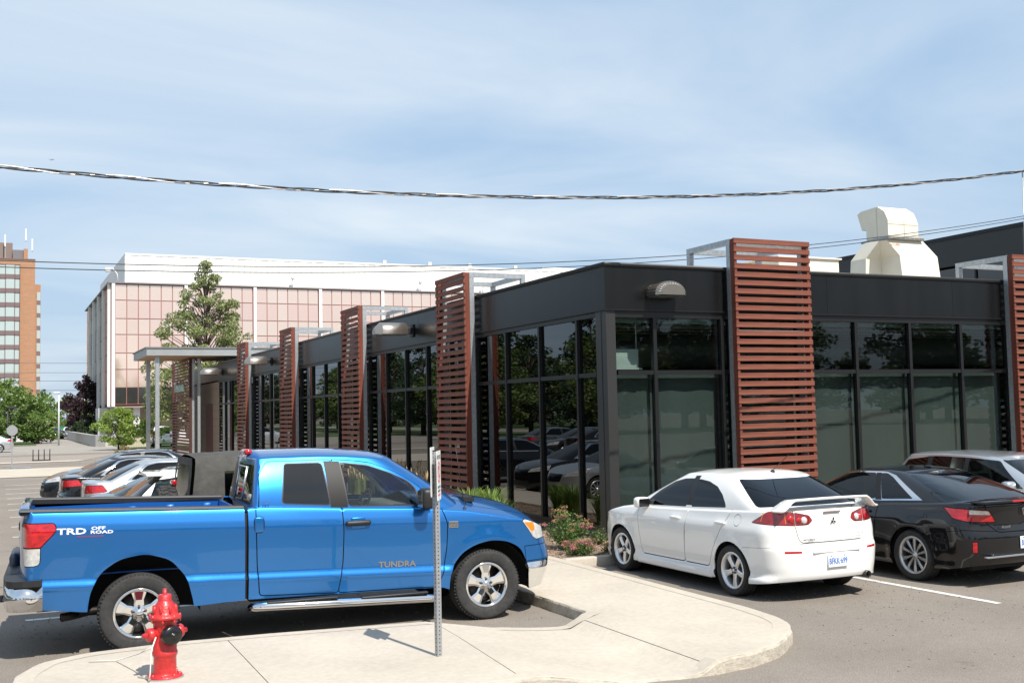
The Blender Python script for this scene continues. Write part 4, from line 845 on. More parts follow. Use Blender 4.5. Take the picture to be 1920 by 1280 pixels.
    for a in (0, math.pi/2, math.pi): m.tube([M @ Vector((0, 0, -.03)), M @ Vector((-.18*math.sin(a) if a != math.pi/2 else -.18, .18*math.cos(a), 0))], .018, 6)
    m.rbox((-.07, -.07, -.05), (.07, .07, .01), .02, M=M); m.build('steering_wheel', PM('wheel_grey', (.3, .29, .27), .5), root)
    m = MB(); m.tube([(2.3, .86, 1.80), (2.36, .85, 1.76), (2.5, .85, 1.72), (2.56, .86, 1.73)], .022, 8); m.tube([(3.05, .82, 1.33), (2.82, .775, 1.58), (2.6, .74, 1.74)], .03, 8); m.build('grab_handle', cream, root)
    # roof lamp, antenna, wipers, badges
    p = cap.P(np.array([(1.23, 0.0)]))[0]; m = MB(); m.rbox((1.165, -.20, p[2]-.05), (1.245, .20, p[2]+.012), .02); o = m.build('brake_lamp', MT['red'], root)
    q = MB(); q.rbox((1.160, -.07, p[2]-.045), (1.2, .07, p[2]+.005), .012); q.build('cargo_lamp', MT['clear'], o)
    p = sh.P(np.array([(sh.ux(3.50), 1.20)]))[0]; m = MB(); m.lathe([(.02, 0), (.018, .02), (.008, .03), (0, .03)], Matrix.Translation((3.50, -.90, 1.235)), 10); m.tube([(3.50, -.90, 1.25), (3.40, -.90, 1.98)], .0035, 6); m.build('antenna', MT['black'], root)
    m = MB(); m.box((3.56, -.70, 1.30), (3.69, .70, 1.355)); m.tube([(3.62, -.6, 1.38), (3.40, -.1, 1.50)], .008, 6); m.tube([(3.62, .2, 1.39), (3.38, .65, 1.49)], .008, 6); m.build('wiper', MT['black'], root)
    side = lambda x, z, e=.003: frame((x, -(sh.P(np.array([(sh.ux(x), z)]))[0][1]+e), z), (1, 0, -.03), (.03, 0, 1))
    wt, rd = PM('decal_white', (.82, .82, .84), .4), PM('decal_red', (.5, .03, .03), .4)
    text('decal', 'TRD', .082, side(-.63, 1.245), wt, root, .0015, sx=1.7, bold=.002); text('decal', 'OFF', .042, side(-.385, 1.265), wt, root, .0015, sx=1.8, bold=.001); text('decal', 'ROAD', .042, side(-.352, 1.226), wt, root, .0015, sx=1.8, bold=.001); text('decal', '4x4 OFF ROAD PACKAGE', .018, side(-.46, 1.19), rd, root, .001, sx=1.2)
    text('badge', 'TUNDRA', .085, side(2.675, .69, .006), PM('badge_steel', (.55, .55, .55), .2, 1), root, .003, sx=1.2, bold=.003)
    bp = boxo('badge', (-.055, -.035, 0), (.055, .035, .006), PM('badge_steel', (.55, .55, .55), .2, 1), root, .004); bp.matrix_local = side(3.33, 1.085); text('badge_lettering', 'iFORCE', .03, Matrix.Translation((0, .012, .0065)), MT['dark'], bp, .0005); text('badge_lettering', '5.7L V8', .026, Matrix.Translation((0, -.017, .0065)), MT['dark'], bp, .0005)
    text('badge', 'SR5', .04, frame((1.275, -.945, 1.43), (1, 0, 0), (0, .1, 1)), PM('badge_steel', (.55, .55, .55), .2, 1), root, .002, sx=1.2)
    p = H.P(np.array([(.012, .5*H.H)]))[0]
    m = MB()
    for y in (-.27, .27): a = [H.P(np.array([(H.uy(abs(y)/.935, False), t*H.H)]))[0] for t in (.10, .80)]; m.tube([(q[0]-.006, y, q[2]) for q in a], .008, 6)
    a = H.P(np.array([(H.uy(.3, False), .80*H.H)]))[0]; m.tube([(a[0]-.008, -.27, a[2]), (a[0]-.008, .27, a[2])], .008, 6); m.build('slider_frame', MT['alloy'], root)
    return root

# ------------------------------------------------------------------ soft top jeep
def jeep():
    root = thing('off_road_vehicle', 'off road vehicle with black canvas soft top and rear spare tyre beyond the truck bed', 'off-road car', (-6.58, -.80, 0), 0, 'cars parked along the left front')
    body = PAINT('jeep_paint', (.012, .018, .03), .2); fab = PM('canvas', (.055, .052, .046), .85, var=.3, vs=5, bump=.9, bs=7); vin = GLASS('clear_vinyl', (.16, .165, .13), 1.18, rough=.12, bump=.5)
    m = MB(); m.rbox((-.55, -.74, .55), (1.75, .74, 1.02), .05); m.rbox((1.75, -.62, .62), (3.15, .62, 1.05), .06); m.rbox((-.62, -.70, .55), (-.52, .70, 1.0), .02)
    for x in (0, 2.42):
        for sg in (1, -1): m.rbox((x-.52, sg*.80-.12, .80), (x+.52, sg*.80+.12, .86), .03)
    m.build('body', body, root)
    m = MB(); m.box((-.5, -.6, .35), (3.0, .6, .56)); m.rbox((-.75, -.75, .48), (-.62, .75, .6), .03); m.rbox((3.2, -.7, .48), (3.34, .7, .62), .03); m.build('underbody', MT['dark'], root)
    # canvas shell: rear face, two sides, roof with sagging ridges
    bm = MB(); n = 16; k = 8
    def sec(x):  # half section points from belt to roof centre
        f = min(1, max(0, (x+.62)/.5)); zt = 1.83-.03*(1-f)**2+.0*x; return [(.745, 1.02), (.735, 1.35), (.70, 1.62), (.66, 1.74), (.60, zt-.01), (.45, zt+.01), (.25, zt+.022), (0, zt+.028)]
    xs = [-.62, -.60, -.52, -.4, -.2, 0, .2, .4, .6, .8, 1.0, 1.15, 1.25]
    vs, fs = [], []
    for i, x in enumerate(xs):
        s_ = sec(x); full = [(y, z) for y, z in s_]+[(-y, z) for y, z in s_[-2::-1]]
        for j, (y, z) in enumerate(full):
            lean = .16*(1-(z-1.02)/.8) if i == 0 else (.12*(1-(z-1.02)/.8) if i == 1 else 0)
            vs.append((x-lean*.6+.06*(i < 2)+(.012*math.sin(7*z+j) if 0 < i < 4 else 0), y+.010*math.sin(9*x+3*z)*(1 if abs(y) > .6 else 0), z+.008*math.sin(11*x+4*y)*(abs(y) < .6)))
    c = 15
    for i in range(len(xs)-1):
        for j in range(c-1):
            z = (vs[i*c+j][2]+vs[i*c+j+1][2])/2
            if xs[i] >= -.25 and j in (0, 1, c-2, c-3): continue   # side window opening
            fs.append((i*c+j, i*c+j+1, i*c+c+j+1, i*c+c+j))
    bm.add(vs, fs, True)
    bm.build('soft_top', fab, root)
    # rear curtain with clear panel and the side curtains
    L = lambda y, z: -.60-.096*(1-(z-1.02)/.8)
    m = MB(); pr = [(-.745, 1.02), (.745, 1.02), (.70, 1.62), (.60, 1.80), (-.60, 1.80), (-.70, 1.62)]; inn = [(-.56, 1.10), (.56, 1.10), (.53, 1.58), (.48, 1.70), (-.48, 1.70), (-.53, 1.58)]
    vs = [(L(y, z), y, z) for y, z in pr]+[(L(y, z)-.004, y, z) for y, z in inn]; m.add(vs, [(i, (i+1) % 6, 6+(i+1) % 6, 6+i) for i in range(6)], False); m.build('rear_curtain', fab, root)
    m = MB(); m.add([(L(y, z)+.003, y, z) for y, z in inn], [tuple(range(6))]); m.build('rear_window', vin, root)
    for sg in (1, -1):
        m = MB(); m.add([(x, sg*y, z) for x, y, z in ((-.2, .742, 1.03), (1.2, .742, 1.03), (1.2, .735, 1.35), (-.2, .735, 1.35), (1.2, .70, 1.62), (-.2, .70, 1.62))], [(0, 1, 2, 3), (3, 2, 4, 5)]); m.build('side_window', vin, root)
        m = MB(); m.tube([(-.35, sg*.6, 1.0), (-.35, sg*.58, 1.70), (-.2, sg*.56, 1.77), (1.2, sg*.56, 1.77)], .035, 8); m.build('roll_bar', MT['black'], root)
        m = MB(); m.rbox((-.66, sg*.66-.05, .78), (-.58, sg*.66+.05, .95), .015); m.build('tail_lamp', MT['red'], root)
        mirror(root, 1.75, .72, 1.2, sg, MT['black'])
        for x in (0, 2.42): make_wheel(root, (x, sg*.78, .37), .37, .24, .20, 'five', MT['alloy'], sg, seg=24)
    w = make_wheel(root, (-.86, -.10, 1.04), .375, .25, .20, 'five', MT['alloy'], 1, name='spare_wheel', seg=36); w.rotation_euler = (0, R(-90), 0)
    q = MB()
    for i in range(28):
        for s_ in (-1, 1): a = 2*math.pi*(i+.25*(s_+1))/28; q.rbox((.36, -.028, -.05+s_*.055), (.388, .028, .05+s_*.055), .008, 1, Matrix.Rotation(a, 4, 'Z') @ Matrix.Rotation(.4*s_, 4, 'X'))
    q.build('tread_blocks', PM('tyre_rubber', (.030, .029, .028), .88), w)
    m = MB(); m.tube([(-.66, -.10, 1.0), (-.72, -.10, 1.0), (-.76, -.10, 1.42)], .02, 6); m.rbox((-.80, -.20, 1.44), (-.74, .0, 1.50), .01); m.build('brake_lamp', MT['red'], root)
    m = MB(); a, b, z0, z1 = 1.35, 1.2, 1.05, 1.80; m.tube([(a+.1, -.7, z0), (b, -.66, z1), (b, .66, z1), (a+.1, .7, z0)], .03, 8); m.build('windshield_frame', body, root)
    m = MB(); m.add([(a+.08, -.68, z0), (b, -.64, z1), (b, .64, z1), (a+.08, .68, z0)], [(0, 1, 2, 3)]); m.build('windshield', MT['glass'], root)
    interior(root, [.95], .55, .75, MT['dseat'], 1.5, .1)
    return root
# ================================================================== the dark pavilion
def pavilion():
    b = thing('pavilion', 'long low dark metal and glass building behind the parked cars', 'building')
    metal = PM('fascia_metal', (.0055, .0056, .0057), .28, .0, .0, var=.35, vs=1.6, bump=.03, bs=1.2, spec=.36, stretch=(1.5, 1.5, .3)); capm = PM('cap_metal', (.010, .010, .011), .4, spec=.4)
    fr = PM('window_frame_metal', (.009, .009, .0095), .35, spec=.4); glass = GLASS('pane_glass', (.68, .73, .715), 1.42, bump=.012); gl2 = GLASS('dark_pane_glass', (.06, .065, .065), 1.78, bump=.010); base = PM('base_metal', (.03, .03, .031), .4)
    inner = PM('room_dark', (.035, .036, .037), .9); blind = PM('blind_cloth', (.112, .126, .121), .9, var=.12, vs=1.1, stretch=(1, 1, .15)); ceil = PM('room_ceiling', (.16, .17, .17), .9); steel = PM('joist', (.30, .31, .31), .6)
    X1, Y1 = 30.0, 36.4
    # fascia panels
    ys = [0.0, 4.6, 9.2, 13.8, 18.4, 23.0, 27.6, 32.2, Y1]; xs = [0.0, 4.9, 8.2, 13.1, 18.0, 23.0, X1]
    for a, c in zip(ys, ys[1:]): boxo('fascia_panel', (-.02, a+.003, 4.06), (.12, c-.003, 4.80), metal, b)
    for a, c in zip(xs, xs[1:]): boxo('fascia_panel', (a+(.003 if a else -.02), -.02, 4.06), (c-.003, .0999 if a else .12, 4.80), metal, b) if a else boxo('fascia_panel', (-.02, -.022, 4.06), (c-.003, -.002, 4.80), metal, b)
    m = MB(); m.rbox((-.05, -.05, 4.80), (.28, Y1, 4.875), .01, 1); m.build('parapet_cap', capm, b); m = MB(); m.rbox((.282, -.05, 4.80), (X1, .28, 4.873), .01, 1); m.build('parapet_cap', capm, b)
    boxo('drip_edge', (-.045, -.04, 4.035), (.05, Y1, 4.058), fr, b); boxo('drip_edge', (.052, -.045, 4.035), (X1, .05, 4.0575), fr, b)
    boxo('roof', (.25, .25, 4.40), (X1, Y1, 4.55), PM('roof_gravel', (.3, .29, .27), .95, var=.2, vs=3), b)
    # corner post
    m = MB(); m.box((-.005, -.005, .10), (.18, .16, 4.034)); m.box((-.012, .162, .10), (.10, .35, 4.034)); m.build('corner_post', PM('corner_metal', (.026, .025, .0245), .36, spec=.5), b)
    # left glazing
    my = [1.07+1.53*k for k in range(24) if 1.07+1.53*k < Y1-.3]
    boxo('head_frame', (0, .35, 3.95), (.10, Y1, 4.034), fr, b); boxo('sill_frame', (0, .35, .22), (.10, Y1, .30), fr, b)
    e = [.35]+my+[Y1]
    for y in my:
        boxo('mullion', (-.015, y-.03, .30), (.09, y+.03, 3.95), fr, b)
    for a, c in zip(e, e[1:]):
        boxo('transom', (-.005, a+.031, 2.90), (.09, c-.031, 2.975), fr, b)
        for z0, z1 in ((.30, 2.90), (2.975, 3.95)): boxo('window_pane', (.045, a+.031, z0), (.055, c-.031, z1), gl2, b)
    boxo('base_wall', (-.01, .17, .02), (.10, Y1, .218), base, b)
    m = MB(); m.box((-.03, -.02, .13), (.0, Y1, .16)); m.build('base_flashing', PM('flashing', (.16, .16, .16), .35, .6), b)
    # right glazing
    mx = [.98, 2.43, 2.62, 4.17, 5.60, 7.0, 8.40, 9.73, 9.92, 11.4, 12.9, 14.4, 15.9, 17.4, 18.9, 20.4, 22, 23.5, 25, 26.5, 28]
    boxo('head_frame', (.18, 0, 3.92), (X1, .10, 4.034), fr, b); boxo('sill_frame', (.18, 0, .12), (X1, .10, .24), fr, b); e = [.18]+mx+[X1]
    for x in mx: boxo('mullion', (x-.035, -.015, .24), (x+.035, .09, 3.92), fr, b)
    for k, (a, c) in enumerate(zip(e, e[1:])):
        boxo('transom', (a+.036, -.005, 2.92), (c-.036, .09, 2.995), fr, b)
        for z0, z1 in ((.24, 2.92), (2.995, 3.92)): boxo('window_pane', (a+.036, .045, z0), (c-.036, .055, z1), glass, b)
        if c-a > .4:
            m = MB(); n = 10; L = c-a-.02; vs = []
            for i in range(n+1):
                for z in (.26, 2.86): vs.append((a+.01+L*i/n, .22+.012*math.sin(i*1.3+k)+.02*math.sin(i*.5+2*k)*(z < 1), z))
            m.add(vs, [(2*i, 2*i+2, 2*i+3, 2*i+1) for i in range(n)], True); m.box((a+.01, .19, 2.86), (c-.01, .26, 2.93)); m.build('roller_blind', blind, b)
            m = MB(); m.box((a+.02, .16, 3.84), (c-.02, .24, 3.915)); m.build('blind_cassette', PM('cassette', (.22, .27, .26), .7), b)
    # dim room behind the glass
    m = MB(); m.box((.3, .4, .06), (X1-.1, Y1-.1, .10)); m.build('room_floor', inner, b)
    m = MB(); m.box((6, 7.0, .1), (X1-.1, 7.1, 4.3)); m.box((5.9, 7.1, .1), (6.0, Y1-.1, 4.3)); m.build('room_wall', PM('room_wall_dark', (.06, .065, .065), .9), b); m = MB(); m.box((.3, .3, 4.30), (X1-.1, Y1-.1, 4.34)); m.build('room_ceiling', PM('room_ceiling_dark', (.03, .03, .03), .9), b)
    m = MB()
    for k in range(9):
        y = .7+k*.75; m.box((.4, y-.02, 4.16), (X1-1, y+.02, 4.20)); m.box((.4, y-.02, 3.80), (X1-1, y+.02, 3.83))
    for k in range(3):
        y = .7+k*.75
        for j in range(50): x = .5+j*.5; m.tube([(x, y, 3.82), (x+.25, y, 4.18), (x+.5, y, 3.82)], .012, 4)
    m.build('roof_joists', steel, b)['kind'] = 'stuff'
    m = MB(); m.tube([(1.2, 2.6, 3.5), (14, 2.6, 3.5)], .32, 18); m.build('air_duct', PM('duct', (.34, .36, .36), .5, .3), b)
    m = MB(); m.rbox((.35, .45, 3.06), (.92, 1.0, 3.40), .02); m.rbox((.3, .40, 3.02), (.97, 1.05, 3.055), .01); m.tube([(.36, .5, 3.4), (.36, .5, 4.2)], .012, 6); m.tube([(.9, .5, 3.4), (.9, .5, 4.2)], .012, 6); m.build('hanging_heater', PM('heater', (.75, .78, .76), .5), b)
    # back walls
    boxo('back_wall', (X1-.1, .12, 0), (X1, Y1, 4.8), metal, b); boxo('back_wall', (.1, Y1-.1, 0), (X1-.1, Y1, 4.8), metal, b)
    # raised volume on the roof
    u = PM('upper_fascia', (.020, .0205, .022), .35, var=.1, vs=1.0); a, c, d = 16.0, 4.6, 24.0
    for p, q in zip([c, 9.4, 14.2, 19.0], [9.4, 14.2, 19.0, d]): boxo('upper_fascia_panel', (a-.02, p+.003, 6.32), (a+.12, q-.003, 7.12), u, b)
    boxo('upper_fascia_panel', (a+.13, c, 6.32), (X1, c+.12, 7.12), u, b); m = MB(); m.box((a-.06, c-.06, 7.12), (a+.2, d, 7.22)); m.box((a+.2, c-.06, 7.12), (X1, c+.2, 7.2195)); m.box((a+.1, c+.1, 7.0), (X1, d, 7.08)); m.build('upper_cap', capm, b)
    yy = [c+.06+1.62*k for k in range(13) if c+.06+1.62*k < d]
    for p, q in zip(yy, yy[1:]): boxo('clerestory_pane', (a+.04, p+.03, 4.9), (a+.05, q-.03, 6.25), gl2, b); boxo('clerestory_mullion', (a, p-.03, 4.8), (a+.08, p+.03, 6.319), fr, b)
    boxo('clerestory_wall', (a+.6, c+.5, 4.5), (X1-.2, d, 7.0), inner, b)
    # entrance wall
    ew = PM('entry_cladding', (.19, .135, .10), .6, var=.08, vs=3)
    for k in range(11):
        z = .10+k*.36; z1 = min(z+.352, 4.0)
        if k < 8:
            boxo('cladding_board', (.04, Y1+.02, z), (.10, 38.14, z1), ew, b); boxo('cladding_board', (.04, 40.12, z), (.10, 44.8, z1), ew, b)
        else: boxo('cladding_board', (.04, Y1+.02, z), (.10, 44.8, z1), ew, b)
    boxo('door', (.03, 38.2, .1), (.09, 40.06, 2.96), PM('door_red', (.10, .022, .018), .5), b); boxo('fascia_panel', (-.02, Y1+.003, 4.06), (.12, 45.0, 4.80), metal, b); boxo('back_wall', (.1, 44.8, 0), (12, 45.0, 4.8), ew, b); boxo('roof', (.1, Y1, 4.56), (12, 45, 4.66), capm, b)
    return b
WOOD = lambda: PM('slat_wood', (.165, .054, .034), .6, var=.25, vs=2.2, stretch=(.6, .6, 5), bump=.05, bs=30, spec=.3, var2=.3, vs2=.9)
GALV = lambda: PM('galvanised', (.46, .48, .49), .42, .75, var=.16, vs=14, var2=.08, vs2=40)
def slat_tower(loc, rz, width, label, cat='slatted screen', group='slatted timber screens', ztop=5.37, zbot=.34, frame_on=True, deep=1.15):
    """local x along the slats, local -y outwards from the wall; origin on the wall line"""
    t = thing('slat_tower', label, cat, loc, rz, group); wood, gv = WOOD(), GALV(); W = width
    bd = PM('board_wood', (.16, .044, .028), .6, var=.2, vs=3, stretch=(5, 5, .6), spec=.3)
    for x in (.0, W-.075): boxo('side_board', (x+.012, -.31, zbot), (x+.063, -.212, ztop-.005), bd, t)
    for x in (.0, W-.10): boxo('post', (x, -.212 if False else -.211, .05), (x+.10, -.105, ztop), gv, t)
    if frame_on:
        for x in (.0, W-.10):
            boxo('top_beam', (x, -.104, ztop-.10), (x+.10, deep, ztop), gv, t); boxo('rear_post', (x, deep-.10, 4.5), (x+.0999, deep-.001, ztop-.101), gv, t)
        boxo('cross_beam', (.101, deep-.10, ztop-.10), (W-.101, deep-.001, ztop), gv, t); boxo('cross_beam', (.101, -.21, ztop-.16), (W-.101, -.11, ztop-.01), gv, t)
    boxo('cross_beam', (.101, -.20, 3.66), (W-.101, -.12, 3.72), gv, t)
    me = {}; n = int((ztop-zbot)/.1525)
    for k in range(n):
        z = ztop-.093-k*.1525; key = k % 5
        if key not in me: q = MB(); j = (key-2)*.0015; q.rbox((-.004+j, -.352+j, 0), (W+.004+j, -.3105, .093), .004, 1, smooth=False); me[key] = q.mesh('slat'); me[key].materials.append(wood)
        o = link('slat', me[key], t); o.location = (0, 0, z)
        if k < n-1:
            for x in (.012, W-.063):
                if 'b' not in me: q = MB(); q.box((0, -.335, 0), (.051, -.311, .0585)); me['b'] = q.mesh('spacer'); me['b'].materials.append(bd)
                o = link('spacer', me['b'], t); o.location = (x, 0, z-.059)
    return t
def wall_lamp(loc, rz, label, w=.64, d=.42, tube=0):
    """half round hood lamp; local -y away from the wall"""
    t = thing('wall_lamp', label, 'wall lamp', loc, rz, 'hooded lamps on the dark fascia'); me = PM('lamp_bronze', (.30, .26, .22), .32, .85, var=.06, vs=30) if not tube else PM('lamp_steel', (.42, .36, .31), .3, .85)
    m = MB(); n = 16; pf = lambda s, y, dz: [(-w/2*s*math.cos(math.pi*i/n), y, dz+.25*s*math.sin(math.pi*i/n)**.8) for i in range(n+1)]
    rings = [pf(.96, 0, 0), pf(1, -.03, 0), pf(1, -d+.10, 0), pf(.72, -d, -.0)] if not tube else None
    if not tube:
        for r in rings: m.add(r, [])
        k = n+1; m.f = []
        for a in range(3):
            for i in range(n): m.f.append((a*k+i, a*k+i+1, a*k+k+i+1, a*k+k+i))
        m.f.append(tuple(3*k+i for i in range(k))); m.f.append(tuple(k-1-i for i in range(k))); m.sm = [False]*len(m.f); m.build('hood', me, t)
        m = MB()
        for i in range(1, n): 
            c, s = -w/2*math.cos(math.pi*i/n), .25*math.sin(math.pi*i/n)**.8; m.tube([(c, -.03, s), (c, -d+.10, s), (c*.72, -d, s*.72)], .006, 4)
        m.build('hood_rib', me, t)
        boxo('lens', (-w/2+.03, -d+.12, -.02), (w/2-.03, -.02, .0), PM('lamp_glass', (.12, .12, .11), .2), t)
    else:
        # hood seen along the wall: tapered end, rounded top, arm to the wall
        n = 12; R_ = lambda s, y: [(-.25*s*math.cos(math.pi*i/n), y, .30*s*math.sin(math.pi*i/n)**.75) for i in range(n+1)]
        rg = [R_(1, -.20), R_(1, -.86), R_(.5, -1.02)]; k = n+1
        for r in rg: m.add(r, [])
        for a in range(2):
            for i in range(n): m.f.append((a*k+i, a*k+i+1, a*k+k+i+1, a*k+k+i)); m.sm.append(a == 0)
        m.f.append(tuple(2*k+i for i in range(k))); m.f.append(tuple(k-1-i for i in range(k))); m.sm += [False, False]; m.build('hood', me, t)
        boxo('lens', (-.23, -.96, -.02), (.23, -.22, 0), PM('lamp_glass', (.12, .12, .11), .2), t); boxo('arm', (-.05, -.20, .02), (.05, 0, .18), MT['black'], t, .01); boxo('arm_plate', (-.11, -.03, -.06), (.11, 0, .26), MT['black'], t, .008)
    return t
def rooftop():
    # kitchen exhaust fan housing: gooseneck on a chamfered base
    t = thing('roof_vent', 'large cream painted metal exhaust hood with a hooked top on the flat roof', 'roof vent'); cream = PM('vent_cream', (.74, .68, .56), .45, var=.06, vs=2); x0, x1 = 11.30, 12.42
    pf = [(5.91, 7.37), (5.77, 7.43), (5.17, 7.46), (4.93, 7.30), (4.82, 7.07), (4.82, 6.60), (5.60, 6.63), (5.60, 6.90), (5.76, 6.93)]
    M = Matrix(((0, 0, 1, 0), (1, 0, 0, 0), (0, 1, 0, 0), (0, 0, 0, 1)))
    m = MB(); n = len(pf); ins = [(y, z) for y, z in pf]; cy, cz = 5.3, 7.0
    for x, s in ((x0, 1), (x1-.10, 1), (x1, .86)): m.add([(x, cy+(y-cy)*s if s != 1 else y, cz-.2+(z-cz+.2)*s if s != 1 else z) for y, z in ins], [])
    for a in range(2):
        for i in range(n): j = (i+1) % n; m.f.append((a*n+i, a*n+j, a*n+n+j, a*n+n+i)); m.sm.append(False)
    for o, rev in ((0, 0), (2*n, 1)):
        for tri in tessellate_polygon([[Vector((y, z, 0)) for y, z in pf]]): m.f.append(tuple(o+i for i in (tri if rev else tri[::-1]))); m.sm.append(False)
    m.build('hood', cream, t)
    boxo('outlet', (x0+.05, 5.61, 6.93), (x1-.1, 5.80, 6.95), MT['black'], t)
    m = MB(); m.box((x0-.06, 4.76, 6.555), (x1+.06, 5.75, 6.61)); m.build('collar', PM('vent_steel', (.3, .3, .29), .4, .8), t)
    def frus(m, b, tp, z0, z1): vs = [(*p, z0) for p in b]+[(*p, z1) for p in tp]; m.add(vs, [(0, 1, 5, 4), (1, 2, 6, 5), (2, 3, 7, 6), (3, 0, 4, 7), (4, 5, 6, 7)])
    rc = lambda a, b, c, d: [(a, c), (b, c), (b, d), (a, d)]
    m = MB(); frus(m, rc(11.62, 12.98, 4.70, 5.6), rc(11.56, 12.90, 4.74, 5.6), 5.2, 6.14) if False else None
    frus(m, rc(11.66, 13.00, 4.62, 5.4), rc(11.56, 12.88, 4.72, 5.4), 4.55, 6.14); frus(m, rc(11.56, 12.88, 4.72, 5.4), rc(11.26, 12.54, 4.86, 5.5), 6.14, 6.555); m.build('base_front', cream, t)
    m = MB(); frus(m, rc(10.98, 12.4, 5.42, 6.06), rc(11.06, 12.3, 5.40, 5.96), 4.55, 6.12); frus(m, rc(11.06, 12.3, 5.40, 5.96), rc(11.22, 12.2, 5.05, 5.62), 6.12, 6.56); m.build('base_rear', cream, t)
    sm = MB(); [sm.box((x0-.004, y, z), (x0-.0005, y+.012, z+h)) for y, z, h in ((5.2, 6.62, .8),)]; sm.box((x0-.002, 4.815, 6.95), (x1-.1, 4.8185, 6.965)); sm.box((x0+.55, 4.812, 6.62), (x0+.562, 4.8185, 7.05)); sm.box((x0-.05, 4.75, 6.615), (x1+.05, 4.765, 6.65))
    for k in range(7): sm.box((x0+.02+k*.16, 4.752, 6.57), (x0+.045+k*.16, 4.758, 6.595))
    sm.build('sheet_seam', PM('vent_seam', (.42, .38, .31), .6), t)
    text('maker_mark', 'ACCUREX', .08, frame((11.50, 4.79, 6.42), (1, .0, 0), (0, .3, 1)), PM('mark_red', (.5, .08, .05), .5), t, .002)
    a = thing('roof_unit', 'cream box air conditioner on the roof behind the slatted tower', 'air conditioner'); boxo('casing', (6.4, 3.2, 4.55), (8.15, 4.6, 5.66), cream, a, .02); boxo('casing_lid', (6.35, 3.15, 5.66), (8.2, 4.65, 5.70), cream, a, .01)
    m = MB(); [m.box((6.6+k*.12, 3.185, 4.9), (6.66+k*.12, 3.199, 5.3)) for k in range(6)]; m.build('grille', MT['black'], a)
    b = thing('roof_unit', 'grey rooftop air handler beyond the far right slatted tower', 'air conditioner'); boxo('casing', (13.2, 1.5, 4.55), (14.8, 2.9, 5.62), PM('unit_grey', (.42, .38, .31), .6), b, .02); boxo('casing_lid', (13.15, 1.45, 5.62), (14.85, 2.95, 5.66), PM('unit_grey', (.42, .38, .31), .6), b, .01)
    d = thing('roof_unit', 'low cream roof duct behind the slatted tower beams', 'roof duct'); m = MB(); m.rbox((4.9, 3.6, 4.55), (6.3, 4.4, 5.40), .03); m.build('casing', cream, d)
def entrance():
    c = thing('entrance_canopy', 'flat grey metal canopy on two slim columns over the far entrance', 'canopy', (0, 0, 0)); gv = PM('canopy_metal', (.36, .37, .37), .45, .5, var=.08, vs=2); sof = PM('canopy_soffit', (.36, .22, .12), .7)
    boxo('fascia', (-3.17, 37.0, 5.27), (3.2, 37.06, 5.61), gv, c); boxo('fascia', (-3.17, 37.061, 5.27), (-3.11, 42.3, 5.61), gv, c); boxo('roof_edge', (-3.22, 36.95, 5.611), (3.25, 42.35, 5.67), PM('edge_grey', (.16, .165, .17), .5), c)
    boxo('fascia', (-3.10, 42.24, 5.27), (3.2, 42.3, 5.61), gv, c)
    for k in range(8): x = -3.1+k*.79; boxo('soffit_board', (x+.004, 37.07, 5.28), (x+.786, 42.23, 5.30), sof, c)
    for y in (37.35, 40.7): boxo('column', (-2.74, y-.09, .12), (-2.56, y+.09, 5.28), GALV(), c)
    boxo('column', (.6, 37.5, 4.8), (.8, 37.7, 5.28), MT['black'], c)
    # sign screen
    s = slat_tower((-1.0+.35, 44.3, 0), R(-90), 5.7, 'wide slatted timber sign screen lettered with the company name under the canopy', cat='sign screen', group=None, ztop=5.2, frame_on=False)
    boxo('end_board', (5.72, -.36, .1), (5.80, -.24, 5.2), PM('end_board_brown', (.05, .018, .014), .6), s); boxo('end_post', (5.72, .03, .1), (5.86, .16, 5.2), GALV(), s)
    o = text('sign_letters', 'Tenova', .72, frame((2.85, -.40, 3.88), (1, 0, 0), (0, 0, 1)), PM('letter_teal', (.45, .62, .60), .4), s, .03, sx=1.5, bold=.01)
def build_pavilion():
    pavilion(); rooftop(); entrance()
    nm = ['slatted timber tower on the dark glass front, directly above the pickup hood', 'slatted timber tower above the rear of the pickup cab, under the second lamp', 'slatted timber tower, third along the glass front from the corner', 'slatted timber tower nearest the entrance canopy']
    for k, lb in enumerate(nm): slat_tower((0, 7.18+7.68*k, 0), R(-90), 1.7, lb)
    slat_tower((2.50, 0, 0), 0, 1.73, 'large sunlit slatted timber tower behind the white sedan'); slat_tower((9.60, 0, 0), 0, 1.73, 'slatted timber tower cut by the right edge of the picture')
    wall_lamp((1.115, -.03, 4.29), 0, 'bronze half round lamp on the sunlit front above the corner window')
    for y, lb in ((9.63, 'steel hood lamp on an arm beside the second slatted tower'), (25.26, 'small steel hood lamp on an arm between the third and fourth towers'), (35.2, 'dark lamp in shade beside the entrance canopy')): wall_lamp((-.025, y, 4.30), R(-90), lb, tube=1)
